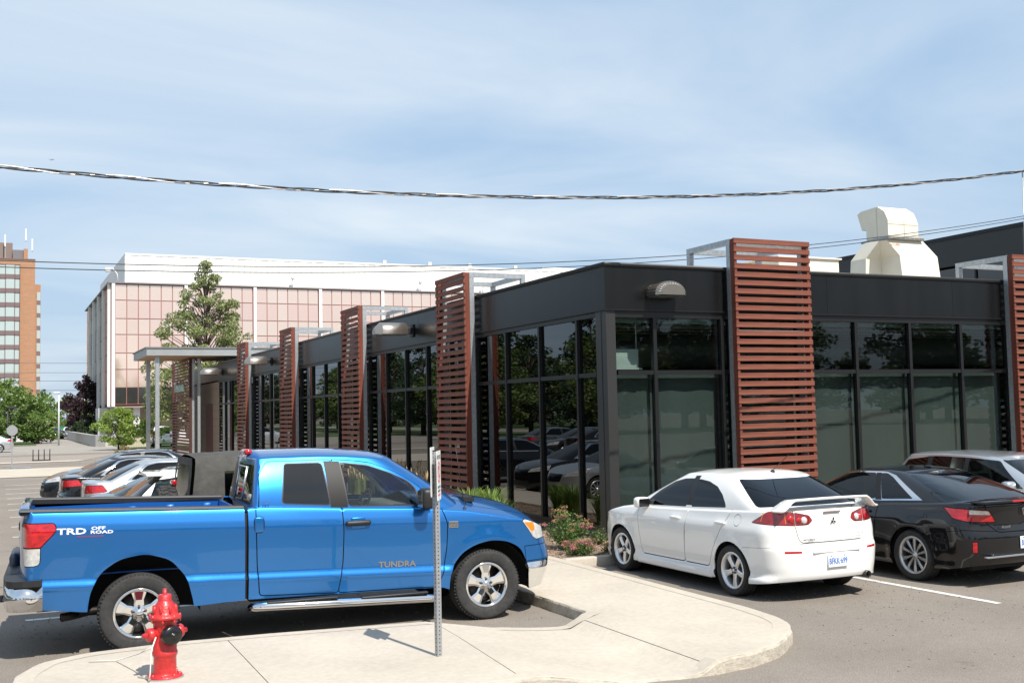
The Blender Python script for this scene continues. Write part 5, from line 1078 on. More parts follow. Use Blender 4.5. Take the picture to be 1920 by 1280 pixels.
# ================================================================== ground, walkway, markings
def ground():
    m = bpy.data.materials.new('asphalt'); MATS['asphalt'] = m; m.use_nodes = True; nt = m.node_tree; b = nt.nodes['Principled BSDF']; N = nt.nodes.new; L = nt.links.new
    tc = N('ShaderNodeTexCoord')
    def noise(sc, det, a0, a1, lo, hi, st=None):
        v = tc.outputs['Object']
        if st: mp = N('ShaderNodeMapping'); mp.inputs['Scale'].default_value = st; L(v, mp.inputs[0]); v = mp.outputs[0]
        n = N('ShaderNodeTexNoise'); n.inputs['Scale'].default_value = sc; n.inputs['Detail'].default_value = det; n.inputs['Roughness'].default_value = .65; L(v, n.inputs['Vector'])
        r = N('ShaderNodeMapRange'); r.inputs['From Min'].default_value = a0; r.inputs['From Max'].default_value = a1; r.inputs['To Min'].default_value = lo; r.inputs['To Max'].default_value = hi; L(n.outputs['Fac'], r.inputs['Value']); return r.outputs[0], n
    def mul(a, c): q = N('ShaderNodeMath'); q.operation = 'MULTIPLY'; L(a, q.inputs[0]); L(c, q.inputs[1]); return q.outputs[0]
    a, _ = noise(.35, 5, .3, .7, .84, 1.14); c, n2 = noise(70, 4, .28, .72, .55, 1.45); d, _ = noise(1.6, 6, .62, .74, 1, .72); e, _ = noise(2.2, 4, .64, .78, 1, 1.35, (.25, 2.2, 1)); f, _ = noise(14, 4, .3, .7, .93, 1.07)
    k = mul(mul(mul(a, c), d), mul(e, f)); vm = N('ShaderNodeVectorMath'); vm.operation = 'SCALE'; vm.inputs[0].default_value = (.212, .184, .156); L(k, vm.inputs['Scale']); L(vm.outputs[0], b.inputs['Base Color'])
    b.inputs['Roughness'].default_value = .92; b.inputs['Specular IOR Level'].default_value = .25; bp = N('ShaderNodeBump'); bp.inputs['Strength'].default_value = .5; bp.inputs['Distance'].default_value = .006; L(n2.outputs['Fac'], bp.inputs['Height']); L(bp.outputs[0], b.inputs['Normal'])
    g = MB(); g.add([(-900, -300, 0), (900, -300, 0), (900, 1500, 0), (-900, 1500, 0)], [(0, 1, 2, 3)]); tag(g.build('parking_lot', m), kind='structure')
    def flat(name, poly, z, mat, kind='structure'):
        q = MB(); q.add([(x, y, z) for x, y in poly], [tuple(range(len(poly)))]); return tag(q.build(name, mat), kind=kind)
    # worn paint: noise cut
    pm = PM('road_paint', (.62, .61, .58), .7, var=.22, vs=6, var2=.15, vs2=40)
    W = .10; rnd = random.Random(4)
    def line(x0, y0, x1, y1, w=W): d = Vector((x1-x0, y1-y0)); n = Vector((-d.y, d.x)).normalized()*w/2; return flat('stall_line', [(x0+n.x, y0+n.y), (x0-n.x, y0-n.y), (x1-n.x, y1-n.y), (x1+n.x, y1+n.y)], .004, pm)
    for y in (-2.1, .45, 2.95, 5.5, 8.15, 10.5, 13.2, 15.65, 17.9, 20.3, 22.75, 25.35, 27.8): line(-9.2, y, -3.85, y+.05)
    for x in (.96, 3.72, 6.42, 9.1, 11.8): line(x, -7.15, x, -2.12)
    for y in range(14): line(-22, 2+2.6*y, -16.6, 2+2.6*y)
    # concrete walkway with a dropped kerb
    cm = PM('concrete', (.455, .402, .333), .9, var=.09, vs=.8, var2=.08, vs2=18, bump=.15, bs=130, spec=.2)
    side = PM('concrete_edge', (.43, .385, .315), .95, var=.2, vs=9, bump=.6, bs=30)
    def zf(x, y):
        x = np.asarray(x, float); up = np.interp(x, [-5.4, -4.7, -4.0, -3.78], [.13, .018, .018, .13]); return np.where(np.asarray(y) < -5.2, up, .13)
    out = [(-9.42, -6.3), (-9.36, -5.75), (-9.15, -5.28), (-8.75, -5.05), (-7.95, -4.97), (-7.02, -5.04), (-5.44, -5.28), (-4.64, -5.43), (-4.40, -5.62), (-4.1, -5.76), (-3.80, -5.80), (-3.66, -5.70), (-3.66, -4.36), (-3.66, 0), (-3.66, 12), (-3.66, 33.5), (-1.92, 33.5), (-1.92, 12), (-1.92, 0), (-1.92, -1.9), (-1.97, -4.07), (-2.04, -6.38), (-2.12, -7.0), (-2.24, -7.34), (-2.48, -7.65), (-2.91, -8.02), (-3.4, -8.22), (-3.92, -8.29), (-4.73, -8.16), (-5.59, -8.03), (-7.5, -8.0), (-8.9, -7.98), (-9.28, -7.75), (-9.42, -7.2)]
    dom = dens(roundpoly(out, .12, 3), .16)
    class Flat(Surf):
        flip = 1; u0, u1 = -99, 99
        def P(s, uv): return np.stack([uv[:, 0], uv[:, 1], zf(uv[:, 0], uv[:, 1])], 1)
    jt = []
    def joint(x0, y0, x1, y1, w=.008): d = np.array([x1-x0, y1-y0]); n = np.array([-d[1], d[0]])/np.hypot(*d)*w/2; a, c = np.array([x0, y0]), np.array([x1, y1]); jt.append(np.array([a+n, a-n, c-n, c+n]))
    joint(-3.84, -5.6, -3.87, -8.5); joint(-5.28, -5.0, -5.62, -8.5); joint(-7.43, -4.8, -7.50, -8.5); joint(-3.8, -4.2, -1.8, -4.25)
    for y in (-2.2, .4, 2.4, 5, 7, 9, 11, 14, 17, 20, 23, 26, 29): joint(-3.8, y, -1.8, y)
    gr = np.array([(x, y) for x in np.arange(-9.4, -1.9, .22) for y in list(np.arange(-8.3, -1.8, .22))]); gr = np.concatenate([gr, np.array([(x, y) for x in (-4.65, -4.0, -3.93, -3.86, -3.82) for y in np.arange(-8.3, -5.2, .15)])])
    v, f, cen, ok = cdt(dom, [dens(q, .3) for q in jt], gr, .02); inj = np.zeros(len(f), bool)
    for q in jt: inj |= inside(cen, q)
    f = f[ok & ~inj]; par = list(range(len(v)))
    def find(i):
        while par[i] != i: par[i] = par[par[i]]; i = par[i]
        return i
    for t in f: par[find(t[0])] = find(t[1]); par[find(t[1])] = find(t[2])
    lab = np.array([find(t[0]) for t in f]); root = tag(thing('walkway', None, None), kind='structure')
    class Fl2(Flat):
        def N(s, uv): n = np.zeros((len(uv), 3)); n[:, 2] = 1; return n
    for l in sorted(set(lab), key=lambda q: -np.sum(lab == q)):
        if np.sum(lab == l) < 4: continue
        o = emit('paving_slab', [(Fl2(), v, f[lab == l])], cm, root, 1, .14)
        if o:
            o.data.materials.append(side); bmx = bmesh.new(); bmx.from_mesh(o.data)
            for fc in bmx.faces:
                if abs(fc.normal.z) < .5: fc.material_index = 1
            bmx.to_mesh(o.data); bmx.free()
    # rounded kerb nosing over the outer edge
    nose = MB(); P = [(x, y) for x, y in dom]; n = len(P); sec = [(-.012, -.14), (-.012, -.022), (-.004, -.004), (.020, .003), (.17, .0035)]; vs = []
    for i in range(n):
        a, c = np.array(P[i-1]), np.array(P[(i+1) % n]); d = c-a; d = d/np.linalg.norm(d); nn = np.array([-d[1], d[0]]); ar = 1
        z = float(zf(*P[i])); jit = .006*math.sin(i*1.7)+.004*math.sin(i*.61)
        for (o_, dz) in sec: q = np.array(P[i])+nn*(-o_-(jit if o_ < .01 else 0)) if False else np.array(P[i])-nn*(o_+(jit if o_ < .01 else 0)); vs.append((q[0], q[1], max(z+dz, -.12)))
    k = len(sec); area = .5*sum(P[i][0]*P[(i+1) % n][1]-P[(i+1) % n][0]*P[i][1] for i in range(n))
    if area > 0: vs = [(2*P[i//k][0]-x, 2*P[i//k][1]-y, z) for i, (x, y, z) in enumerate(vs)]
    nose.add(vs, [tuple((i*k+j, i*k+j+1, ((i+1) % n)*k+j+1, ((i+1) % n)*k+j)) for i in range(n) for j in range(k-1)], False); nb = nose.build('kerb_nosing', side, root); nb.data.materials.append(cm)
    for pl in nb.data.polygons: pl.material_index = 1 if abs(pl.normal.z) > .6 else 0
    gv = MB(); rn = random.Random(8)
    for i in range(1500):
        if rn.random() < .5: u = rn.uniform(-2.6, 4); x, y = u, -5.2-rn.random()**2*4
        else: x, y = rn.uniform(-9.3, -3.7), rn.uniform(-5.2, -2)
        s = rn.uniform(.003, .0085); gv.box((-s, -s*.7, 0), (s, s*.7, s), Matrix.Translation((x, y, .001)) @ Matrix.Rotation(rn.uniform(0, 6.3), 4, 'Z'))
    tag(gv.build('grit', PM('grit_stone', (.25, .225, .195), .9, var=.4, vs=3)), kind='stuff')
    # planting beds and their kerbs
    mul_ = PM('mulch', (.20, .145, .105), .95, var=.35, vs=18, var2=.3, vs2=70, bump=.8, bs=60)
    tag(boxo('planting_bed', (-1.90, -1.75, -.1), (-.002, 36, .085), mul_), kind='structure'); tag(boxo('planting_bed', (.0, -1.75, -.1), (30, -.002, .085), mul_), kind='structure')
    m = MB(); m.rbox((-1.905, -1.92, -.1), (30, -1.76, .135), .02, 2); tag(m.build('kerb', cm), kind='structure')
    ch = MB(); rn = random.Random(3)
    for i in range(2600):
        x, y = (rn.uniform(-1.88, -.03), rn.uniform(-1.72, 9)) if rn.random() < .6 else (rn.uniform(-1.8, 6), rn.uniform(-1.72, -.05)); s = rn.uniform(.012, .035); ch.box((-s, -s*.4, -.006), (s, s*.4, .008), Matrix.Translation((x, y, .09)) @ Euler((rn.uniform(-.5, .5), rn.uniform(-.5, .5), rn.uniform(0, 6.3))).to_matrix().to_4x4())
    tag(ch.build('bark_chips', PM('chips', (.30, .21, .145), .9, var=.4, vs=30)), kind='stuff')
    # far walkways and lawns
    flat('cross_walk', [(-40, 33.6), (-3.7, 33.6), (.0, 36.5), (-.5, 42.5), (-8, 42.4), (-40, 43.5)], .02, cm); flat('far_pavement', [(-40, 50.4), (-5.4, 50.4), (-4.6, 52.2), (-40, 52.2)], .02, cm)
    flat('paved_court', [(-30, 52.3), (-4.7, 52.3), (-2, 62), (-30, 62)], .012, PM('court_paving', (.26, .22, .19), .9, var=.1, vs=2)); flat('far_road', [(-60, 66), (3, 66), (30, 78), (60, 180), (-60, 180)], .01, PM('pale_asphalt', (.27, .245, .215), .9, var=.08, vs=.3, var2=.1, vs2=4)); flat('far_kerb', [(-40, 70.4), (-7.4, 70.4), (-7.4, 71.2), (-40, 71.2)], .03, cm)
    bl = PM('blue_paint_line', (.30, .45, .62), .7); flat('stall_line', [(-9.0, 43.6), (-7.9, 43.6), (-7.9, 44.1), (-9.0, 44.1)], .026, bl)
    gm = PM('lawn_grass', (.07, .11, .03), .95, var=.25, vs=.5, var2=.3, vs2=9)
    flat('lawn', [(-30, -80), (-30, 200), (-42, 200), (-42, -80)], .03, gm); flat('road', [(-42.2, -80), (-42.2, 200), (-50, 200), (-50, -80)], .02, PM('pale_asphalt', (.27, .245, .215))); flat('lawn', [(-50.2, -80), (-50.2, 260), (-140, 260), (-140, -80)], .03, gm)
    flat('lawn', [(-14, 96), (-6, 96), (-5.5, 118), (-30, 118), (-30, 96)], .03, gm); flat('lawn', [(-.9, 74), (6, 62), (20, 62), (20, 72), (8, 84), (0, 84)], .03, gm)

# ================================================================== street things
def hydrant():
    t = thing('fire_hydrant', 'red cast iron fire hydrant with black outlet cap on the kerb', 'fire hydrant', (-8.21, -6.45, .13), R(18)); t.scale = (.92, .92, .87); red = PM('hydrant_red', (.46, .020, .020), .42, coat=.2, var=.22, vs=9, bump=.25, bs=60, coatr=.2, var2=.18, vs2=45); blk = PM('hydrant_black', (.008, .008, .008), .25)
    m = MB(); m.lathe([(.158, 0), (.16, .012), (.155, .028), (.11, .036), (.105, .05), (.102, .20), (.108, .215), (.114, .225), (.114, .25), (.106, .265), (.104, .52), (.112, .545), (.112, .56)], seg=36)
    m.build('barrel', red, t)
    b = MB(); b.lathe([(.112, .56), (.145, .568), (.148, .585), (.148, .60), (.12, .612), (.108, .63), (.098, .675), (.082, .715), (.064, .74), (.060, .75), (.060, .80), (.052, .806), (.03, .808), (0, .808)], seg=36)
    for k in range(8): a = 2*math.pi*k/8; b.rbox((.075, -.012, .615), (.118, .012, .70), .01, 1, Matrix.Rotation(a, 4, 'Z'))
    b.build('bonnet', red, t)
    for k in range(8): a = 2*math.pi*k/8+.2; q = MB(); q.lathe([(.012, .545), (.012, .617), (0, .62)], Matrix.Translation((.134*math.cos(a), .134*math.sin(a), 0)), 6); q.build('flange_bolt', red, t)
    for k in range(8): a = 2*math.pi*k/8+.2; q = MB(); q.lathe([(.014, .02), (.014, .05), (0, .052)], Matrix.Translation((.133*math.cos(a), .133*math.sin(a), 0)), 6); q.build('base_bolt', red, t)
    n = MB(); n.lathe([(.024, .80), (.02, .86), (0, .862)], seg=5); n.build('operating_nut', red, t)
    for sg in (1, -1):
        M = Matrix.Translation((0, 0, .43)) @ Matrix.Rotation(R(90*sg), 4, 'Y'); m = MB(); m.lathe([(.058, .08), (.058, .115), (.066, .12), (.068, .135), (.066, .16), (.058, .172), (.03, .176), (.028, .176), (.022, .215), (0, .217)], M, 20); m.build('hose_cap', red, t)
    M = Matrix.Translation((0, 0, .425)) @ Matrix.Rotation(R(90), 4, 'X'); m = MB(); m.lathe([(.085, .06), (.088, .115), (.09, .12)], M, 28); m.build('pumper_outlet', red, t)
    m = MB(); m.lathe([(.095, .105), (.097, .125), (.094, .16), (.085, .172), (.03, .178), (.026, .178), (.022, .20), (0, .202)], M, 28); m.build('pumper_cap', blk, t)
    m = MB(); m.lathe([(.17, -.02), (.172, .006), (.15, .012)], seg=36); m.build('base_ring', PM('ring_grey', (.25, .25, .25), .8), t)
    c = MB(); c.tube([(-8.30, -6.58, .50), (-8.34, -6.60, .40), (-8.35, -6.60, .2), (-8.36, -6.58, .145), (-8.33, -6.50, .14), (-8.42, -6.35, .14)], .006, 6); c.tube([(-8.34, -6.60, .42), (-8.40, -6.2, .30), (-8.52, -5.6, .142), (-8.75, -5.5, .14)], .006, 6); tag(c.build('cord', PM('cord_white', (.7, .67, .6), .8)), 'thin white cord tied to the red hydrant and trailing to the kerb', 'cord')
def sign():
    t = thing('no_parking_sign', 'white fire route no parking sign on a perforated steel post', 'road sign', (-5.88, -6.90, .13), R(10)); gv = PM('post_zinc', (.40, .41, .42), .45, .6, var=.12, vs=20)
    m = MB(); w = .024; holes = []; H = 1.88
    # square tube with holes left open on all four sides
    for s in range(4):
        M = Matrix.Rotation(R(90*s), 4, 'Z'); z = 0.0; step = .0254*1.4
        k = int(H/step)
        for i in range(k):
            z0, z1 = i*step, (i+1)*step; h = .0065
            zc = (z0+z1)/2; n = 8; o = [( -w, z0), (w, z0), (w, z1), (-w, z1)]
            ring = [(h*math.cos(R(225+45*j)), zc+h*math.sin(R(225+45*j))) for j in range(8)]; outer = [(-w, z0), (0, z0), (w, z0), (w, zc), (w, z1), (0, z1), (-w, z1), (-w, zc)]
            vs = [M @ Vector((x, -w, z)) for x, z in outer+ring]; m.add(vs, [(j, (j+1) % 8, 8+(j+1) % 8, 8+j) for j in range(8)])
    m.build('post', gv, t)
    q = MB(); q.box((-w+.004, -w+.004, .0), (w-.004, w-.004, H-.02)); q.build('post_core', MT['dark'], t)
    wh = PM('sign_white', (.80, .80, .78), .4); ink, redp = PM('sign_ink', (.02, .02, .02), .5), PM('sign_red', (.62, .02, .03), .4)
    for (ang, off, nm) in ((-66, (.030, -.020, 1.63), 1), (-66+180, (-.030, .018, 1.665), 0)):
        M = Matrix.Translation(off) @ Matrix.Rotation(R(90+ang-34+10), 4, 'Z') @ Matrix.Rotation(R(90), 4, 'X') if False else None
        a = R(62 if nm else 242) - R(10)   # direction of the plate's reading axis in local coordinates
        X = Vector((math.cos(a), math.sin(a), 0)); Z = Vector((0, 0, 1)); nrm = X.cross(Z); F = frame(Vector((0, 0, off[2]))+nrm*.027, X, Z)
        b = MB(); b.prism(roundpoly([(-.15, -.225), (.15, -.225), (.15, .225), (-.15, .225)], .02, 3).tolist(), 0, .003, F); pl = b.build('sign_plate', wh, t)
        T_ = lambda body, y, s, mt=ink, sx=1: text('sign_lettering', body, s, F @ Matrix.Translation((0, y, .0036)), mt, pl, .0004, sx=sx)
        T_('FIRE ROUTE', .165, .055, sx=.85); T_('VEHICLES WILL BE', -.105, .032, sx=.85); T_('TAGGED AND', -.14, .032, sx=.85); T_('\u25c4 TOW AWAY \u25ba' if False else '< TOW AWAY >', -.178, .030, redp, .85)
        r = MB(); C_ = F @ Matrix.Translation((0, .03, .0034)); r.lathe([(.082, 0), (.082, .001), (.100, .001), (.100, 0)], C_, 36); r.box((-.088, -.009, 0), (.088, .009, .0016), C_ @ Matrix.Rotation(R(-45), 4, 'Z')); r.build('no_symbol', redp, pl); text('sign_lettering', 'P', .15, F @ Matrix.Translation((0, .03, .0036)), ink, pl, .0003)
        for y in (.19, -.2): r = MB(); r.lathe([(.009, 0), (.009, .004), (0, .005)], F @ Matrix.Translation((0, y, .003)), 8); r.build('bolt', gv, pl)
def wires():
    f = lambda x: .00615*x*x+.0893*x+5.4676; cols = [PM('cable_black', (.012, .012, .013), .5), PM('cable_bare', (.55, .50, .46), .35, .7), PM('cable_black2', (.014, .016, .018), .55)]
    t = thing('service_cable', 'thick twisted overhead power cable sagging across the sky', 'power cable')
    xs = np.arange(-22, 26.01, .05)
    for k in range(3):
        pts = [(x, -3+.017*math.cos(2*math.pi*x/1.35+2.094*k+.5*math.sin(x*.7)), f(x)+.017*math.sin(2*math.pi*x/1.35+2.094*k+.5*math.sin(x*.7))) for x in xs]; m = MB(); m.tube(pts, .010 if k != 1 else .0085, 6); m.build('strand', cols[k], t)
    for dz, lb in ((0, 'upper of the two thin overhead wires passing behind the slatted tower'), (-.10, 'lower of the two thin overhead wires passing behind the slatted tower')):
        m = MB(); m.tube([(x, 2.0, .00404*x*x+.0744*x+5.134+dz*(1-max(0, x)*.03)) for x in np.arange(-24, 28, .5)], .0085, 6); tag(m.build('overhead_wire', cols[0]), lb, 'wire', 'thin overhead wires')
    m = MB(); m.tube([(15.9, 4.5, 4.6), (15.97, 4.5, 8.6)], .018, 8); m.tube([(15.97, 4.5, 8.6), (15.97, 4.42, 8.66), (15.97, 4.36, 8.6)], .02, 8); tag(m.build('service_mast', GALV()), 'thin metal service mast rising at the right edge of the picture', 'mast')
    for k, z in enumerate((7.4, 9.0, 10.4, 12.0)):
        m = MB(); m.tube([(x, 185-.2*k, z+.00025*(x-10)**2) for x in np.arange(-80, 90, 4)], .035, 4); tag(m.build('far_wire', PM('far_wire', (.12, .12, .13), .6)), 'faint distant utility wire between the apartment tower and the office block', 'wire', 'distant utility wires')
def small_far():
    bk = MT['black']; t = thing('bike_rack', 'small black bicycle rack with four upright posts on the far pavement', 'bike rack', (-7.08, 53.3, .012), R(0))
    boxo('base_rail', (-.50, -.03, 0), (.50, .03, .06), bk, t)
    for k in range(4): m = MB(); x = -.45+.3*k; m.tube([(x, 0, .05), (x, 0, .66)], .028, 8); m.build('upright', bk, t)
    t = thing('stop_sign', 'back of an octagonal stop sign on a thin post near the left edge', 'road sign', (-8.77, 43.7, .02)); g = PM('sign_back', (.30, .31, .32), .5, .4)
    m = MB(); M = frame((0, 0, 1.86), (1, 0, 0), (0, 0, 1)); m.prism([(.27*math.cos(R(22.5+45*k)), .27*math.sin(R(22.5+45*k))) for k in range(8)], -.004, .004, M); m.build('sign_plate', g, t); boxo('post', (-.03, .01, 0), (.03, .06, 2.15), g, t)
    t = thing('street_lamp', 'thin pale street lamp pole between the purple tree and the container', 'street lamp', (-4.2, 93.5, 0)); m = MB(); m.tube([(0, 0, 0), (0, 0, 4.9)], [.09, .06], 10); m.build('pole', PM('pole_pale', (.5, .52, .52), .5), t); m = MB(); m.rbox((-.5, -.12, 4.8), (.1, .12, 4.98), .04); m.build('lamp_head', PM('pole_pale', (.5, .52, .52), .5), t)
    t = thing('street_lamp', 'dark lamp post with a boxy head in front of the green trees', 'street lamp', (-8.6, 83.6, 0)); m = MB(); m.tube([(0, 0, 0), (0, 0, 3.4)], .07, 8); m.build('pole', bk, t); boxo('lamp_head', (-.1, -.2, 3.38), (.62, .2, 3.56), bk, t, .02)
    # low walls
    cw = PM('planter_concrete', (.46, .44, .41), .85, var=.08, vs=1)
    pts = [(-1.4, 128), (-1.7, 100), (-1.75, 87), (-1.55, 84.6), (-.9, 83.3), (.2, 82.9), (1.2, 83)]; m = MB(); vs = []
    for i, p in enumerate(pts):
        a, b = Vector(pts[max(0, i-1)]), Vector(pts[min(len(pts)-1, i+1)]); d = (b-a).normalized(); n = Vector((d.y, -d.x))*.15
        for (s, z) in ((1, 0), (1, 1.0), (-1, 1.0), (-1, 0)): vs.append((p[0]+n.x*s, p[1]+n.y*s, z))
    m.add(vs, [(4*i+j, 4*i+(j+1) % 4, 4*i+4+(j+1) % 4, 4*i+4+j) for i in range(len(pts)-1) for j in range(4)]+[(0, 1, 2, 3)]); tag(m.build('planter_wall', cw), 'long low pale concrete planter wall with a rounded corner', 'wall')
    t = thing('low_fence', 'short pale ribbed fence behind the bright green bush', 'fence', (.2, 78.6, 0), R(-18)); pf = PM('fence_beige', (.50, .44, .33), .8)
    for k in range(14): boxo('fence_board', (k*.2+.006, -.03, 0), (k*.2+.194, .03, 1.15), pf, t)
    # containers
    t = thing('storage_container', 'cream ribbed storage container parked beyond the far cars', 'container', (-3.2, 148.6, 0)); cr = PM('container_cream', (.66, .60, .50), .7, var=.06, vs=1)
    boxo('body', (-1.25, 0, .1), (1.25, 5, 2.95), cr, t)
    for z in (.45, .95, 1.45, 1.95, 2.45, 2.85): boxo('rib', (-1.25, -.07, z-.05), (1.25, -.001, z+.05), PM('rib_grey', (.32, .29, .24), .7), t)
    for x in (-1.22, 0, 1.22): boxo('corner_post', (x-.05, -.09, .1), (x+.05, -.071, 2.95), cr, t)
    t = thing('waste_skip', 'green waste skip beside the cream container', 'skip', (-.8, 148.5, 0)); gn = PM('skip_green', (.01, .22, .12), .6); boxo('body', (-.7, 0, .15), (.75, 1.6, 1.35), gn, t, .05); boxo('lid', (-.72, -.03, 1.36), (.77, 1.6, 1.46), gn, t)
    t = thing('waste_skip', 'white bin with a red lid left of the silver far car', 'skip', (-7.0, 113.5, 0)); boxo('body', (-.5, 0, .1), (.45, 1, 1.35), PM('bin_white', (.72, .68, .66), .6), t, .04); boxo('lid', (-.52, -.02, 1.36), (.47, 1, 1.46), PM('bin_red', (.5, .12, .1), .6), t)
    t = thing('cube_van', 'white delivery van mostly outside the left edge', 'van', (-10.0, 118, 0)); boxo('cargo_box', (-1.2, 0, .5), (1.15, 4, 2.45), PM('van_white', (.75, .73, .72), .5), t, .05); boxo('rear_door', (-1.0, -.02, .7), (.95, -.001, 2.3), PM('van_door', (.62, .6, .6), .5), t); boxo('tail_lamp', (.95, -.03, .8), (1.1, -.001, 1.2), MT['red'], t)
    for x in (-.9, .75):
        m = MB(); m.lathe([(0, -.12), (.34, -.12), (.36, 0), (.34, .12), (0, .12)], Matrix.Translation((x, .8, .36)) @ Matrix.Rotation(R(90), 4, 'Y'), 16); m.build('wheel', MT['black'], t)
    # far aeroplane
    C = Vector((-9.54, -16.32, 2.34)); d = Vector((.042, 1, .222)); t = thing('aeroplane', 'tiny distant aeroplane low in the sky at left', 'aeroplane', C+d*900, R(-65)); wm = PM('plane_grey', (.35, .3, .28), .5)
    m = MB(); m.tube([(-2, 0, 0), (-1.4, 0, .05), (1, 0, 0), (2, 0, .2)], [.1, .28, .26, .08], 8); m.build('fuselage', wm, t); m = MB(); m.box((-.5, -2.4, .15), (.3, 2.4, .22)); m.build('wing', wm, t); m = MB(); m.box((1.6, -.8, .15), (2, .8, .2)); m.box((1.6, -.03, .1), (2.1, .03, .8)); m.build('tail', wm, t)
# ================================================================== plants
def leafmat(name, col, var=.3, trans=.35):
    if name in MATS: return MATS[name]
    m = bpy.data.materials.new(name); m.use_nodes = True; nt = m.node_tree; nt.nodes.clear(); N = nt.nodes.new; L = nt.links.new
    o = N('ShaderNodeOutputMaterial'); mx = N('ShaderNodeMixShader'); mx.inputs[0].default_value = trans; d = N('ShaderNodeBsdfPrincipled'); d.inputs['Roughness'].default_value = .55; t = N('ShaderNodeBsdfTranslucent')
    at = N('ShaderNodeAttribute'); at.attribute_name = 'tone'; at.attribute_type = 'GEOMETRY'
    r = N('ShaderNodeMapRange'); r.inputs['To Min'].default_value = 1-var; r.inputs['To Max'].default_value = 1+var; L(at.outputs['Fac'], r.inputs['Value'])
    hs = N('ShaderNodeHueSaturation'); hs.inputs['Color'].default_value = (*col, 1); L(r.outputs[0], hs.inputs['Value'])
    r2 = N('ShaderNodeMapRange'); r2.inputs['To Min'].default_value = .515; r2.inputs['To Max'].default_value = .485; L(at.outputs['Fac'], r2.inputs['Value']); L(r2.outputs[0], hs.inputs['Hue'])
    L(hs.outputs[0], d.inputs['Base Color']); L(hs.outputs[0], t.inputs['Color']); L(d.outputs[0], mx.inputs[1]); L(t.outputs[0], mx.inputs[2]); L(mx.outputs[0], o.inputs[0]); MATS[name] = m; return m
def leaves(name, cen, size, mat, parent, seed, aspect=.55, droop=.3):
    """many leaf quads at the given centres"""
    g = np.random.default_rng(seed); n = len(cen); a = g.normal(size=(n, 3)); a[:, 2] -= droop; a /= np.linalg.norm(a, axis=1)[:, None]; b = g.normal(size=(n, 3)); b -= a*np.sum(a*b, 1)[:, None]; b /= np.linalg.norm(b, axis=1)[:, None]
    s = size*g.uniform(.6, 1.3, (n, 1)); nn = np.cross(a, b); p = cen; V = np.stack([p-a*s*.5, p+b*s*aspect*.5+nn*s*.08, p+a*s*.5, p-b*s*aspect*.5+nn*s*.08], 1).reshape(-1, 3)
    me = bpy.data.meshes.new(name); me.vertices.add(4*n); me.vertices.foreach_set('co', V.ravel()); me.loops.add(4*n); me.loops.foreach_set('vertex_index', np.arange(4*n)); me.polygons.add(n); me.polygons.foreach_set('loop_start', np.arange(n)*4); me.polygons.foreach_set('loop_total', np.full(n, 4))
    at = me.attributes.new('tone', 'FLOAT', 'FACE'); at.data.foreach_set('value', g.random(n)); me.update(); me.validate(); o = link(name, me, parent, mat); o['kind'] = 'stuff' if False else o.get('kind', 'thing'); del o['kind']; return o
BARK = lambda: PM('bark', (.085, .065, .05), .95, var=.3, vs=6, bump=.6, bs=20)
def tree(name, label, loc, h, prof, nl, ls, mat, seed, trunk_r=.16, group=None, nclump=60, spread=.55, t0=.12, cat='tree', lean=0, sub=.6):
    """prof: list of (height fraction, crown radius)"""
    g = np.random.default_rng(seed); t = thing(name, label, cat, loc, 0, group); hs = [p[0]*h for p in prof]; rs = [p[1] for p in prof]
    cl, sz, br = [], [], MB()
    tp = [(0, 0, 0), (.03*h*.1, .02, h*.3), (-.02*h*.1, .05, h*.6), (0, 0, h*.95)]; br.tube(tp, [trunk_r, trunk_r*.75, trunk_r*.42, trunk_r*.08], 8)
    for k in range(nclump):
        z = g.uniform(hs[0], hs[-1]); r = np.interp(z, hs, rs); a = g.uniform(0, 2*math.pi); q = r*math.sqrt(g.uniform(.05, 1)); c = np.array([q*math.cos(a), q*math.sin(a), z]); cl.append(c); sz.append(spread*(.6+.6*g.random())*(.5+.5*r/max(rs)))
        zb = max(h*t0, z-q*.7-.05*h); br.tube([(0, 0, zb), tuple(c*[.5, .5, 1]*np.array([1, 1, 0])+[0, 0, (zb+z)/2+.03*h]), tuple(c)], [trunk_r*.30*(1-z/h*.6), trunk_r*.16, .012], 5, cap=False)
    br.build('trunk', BARK(), t)
    w = np.array(sz)**2; cnt = np.maximum(1, (w/w.sum()*nl)).astype(int); C = []
    for c, s, n in zip(cl, sz, cnt): v = g.normal(size=(n, 3)); v /= np.linalg.norm(v, axis=1)[:, None]; C.append(c+v*s*(g.uniform(.25, 1, (n, 1))**.5)*[1, 1, .72])
    leaves('crown', np.concatenate(C), ls, mat, t, seed+1); return t
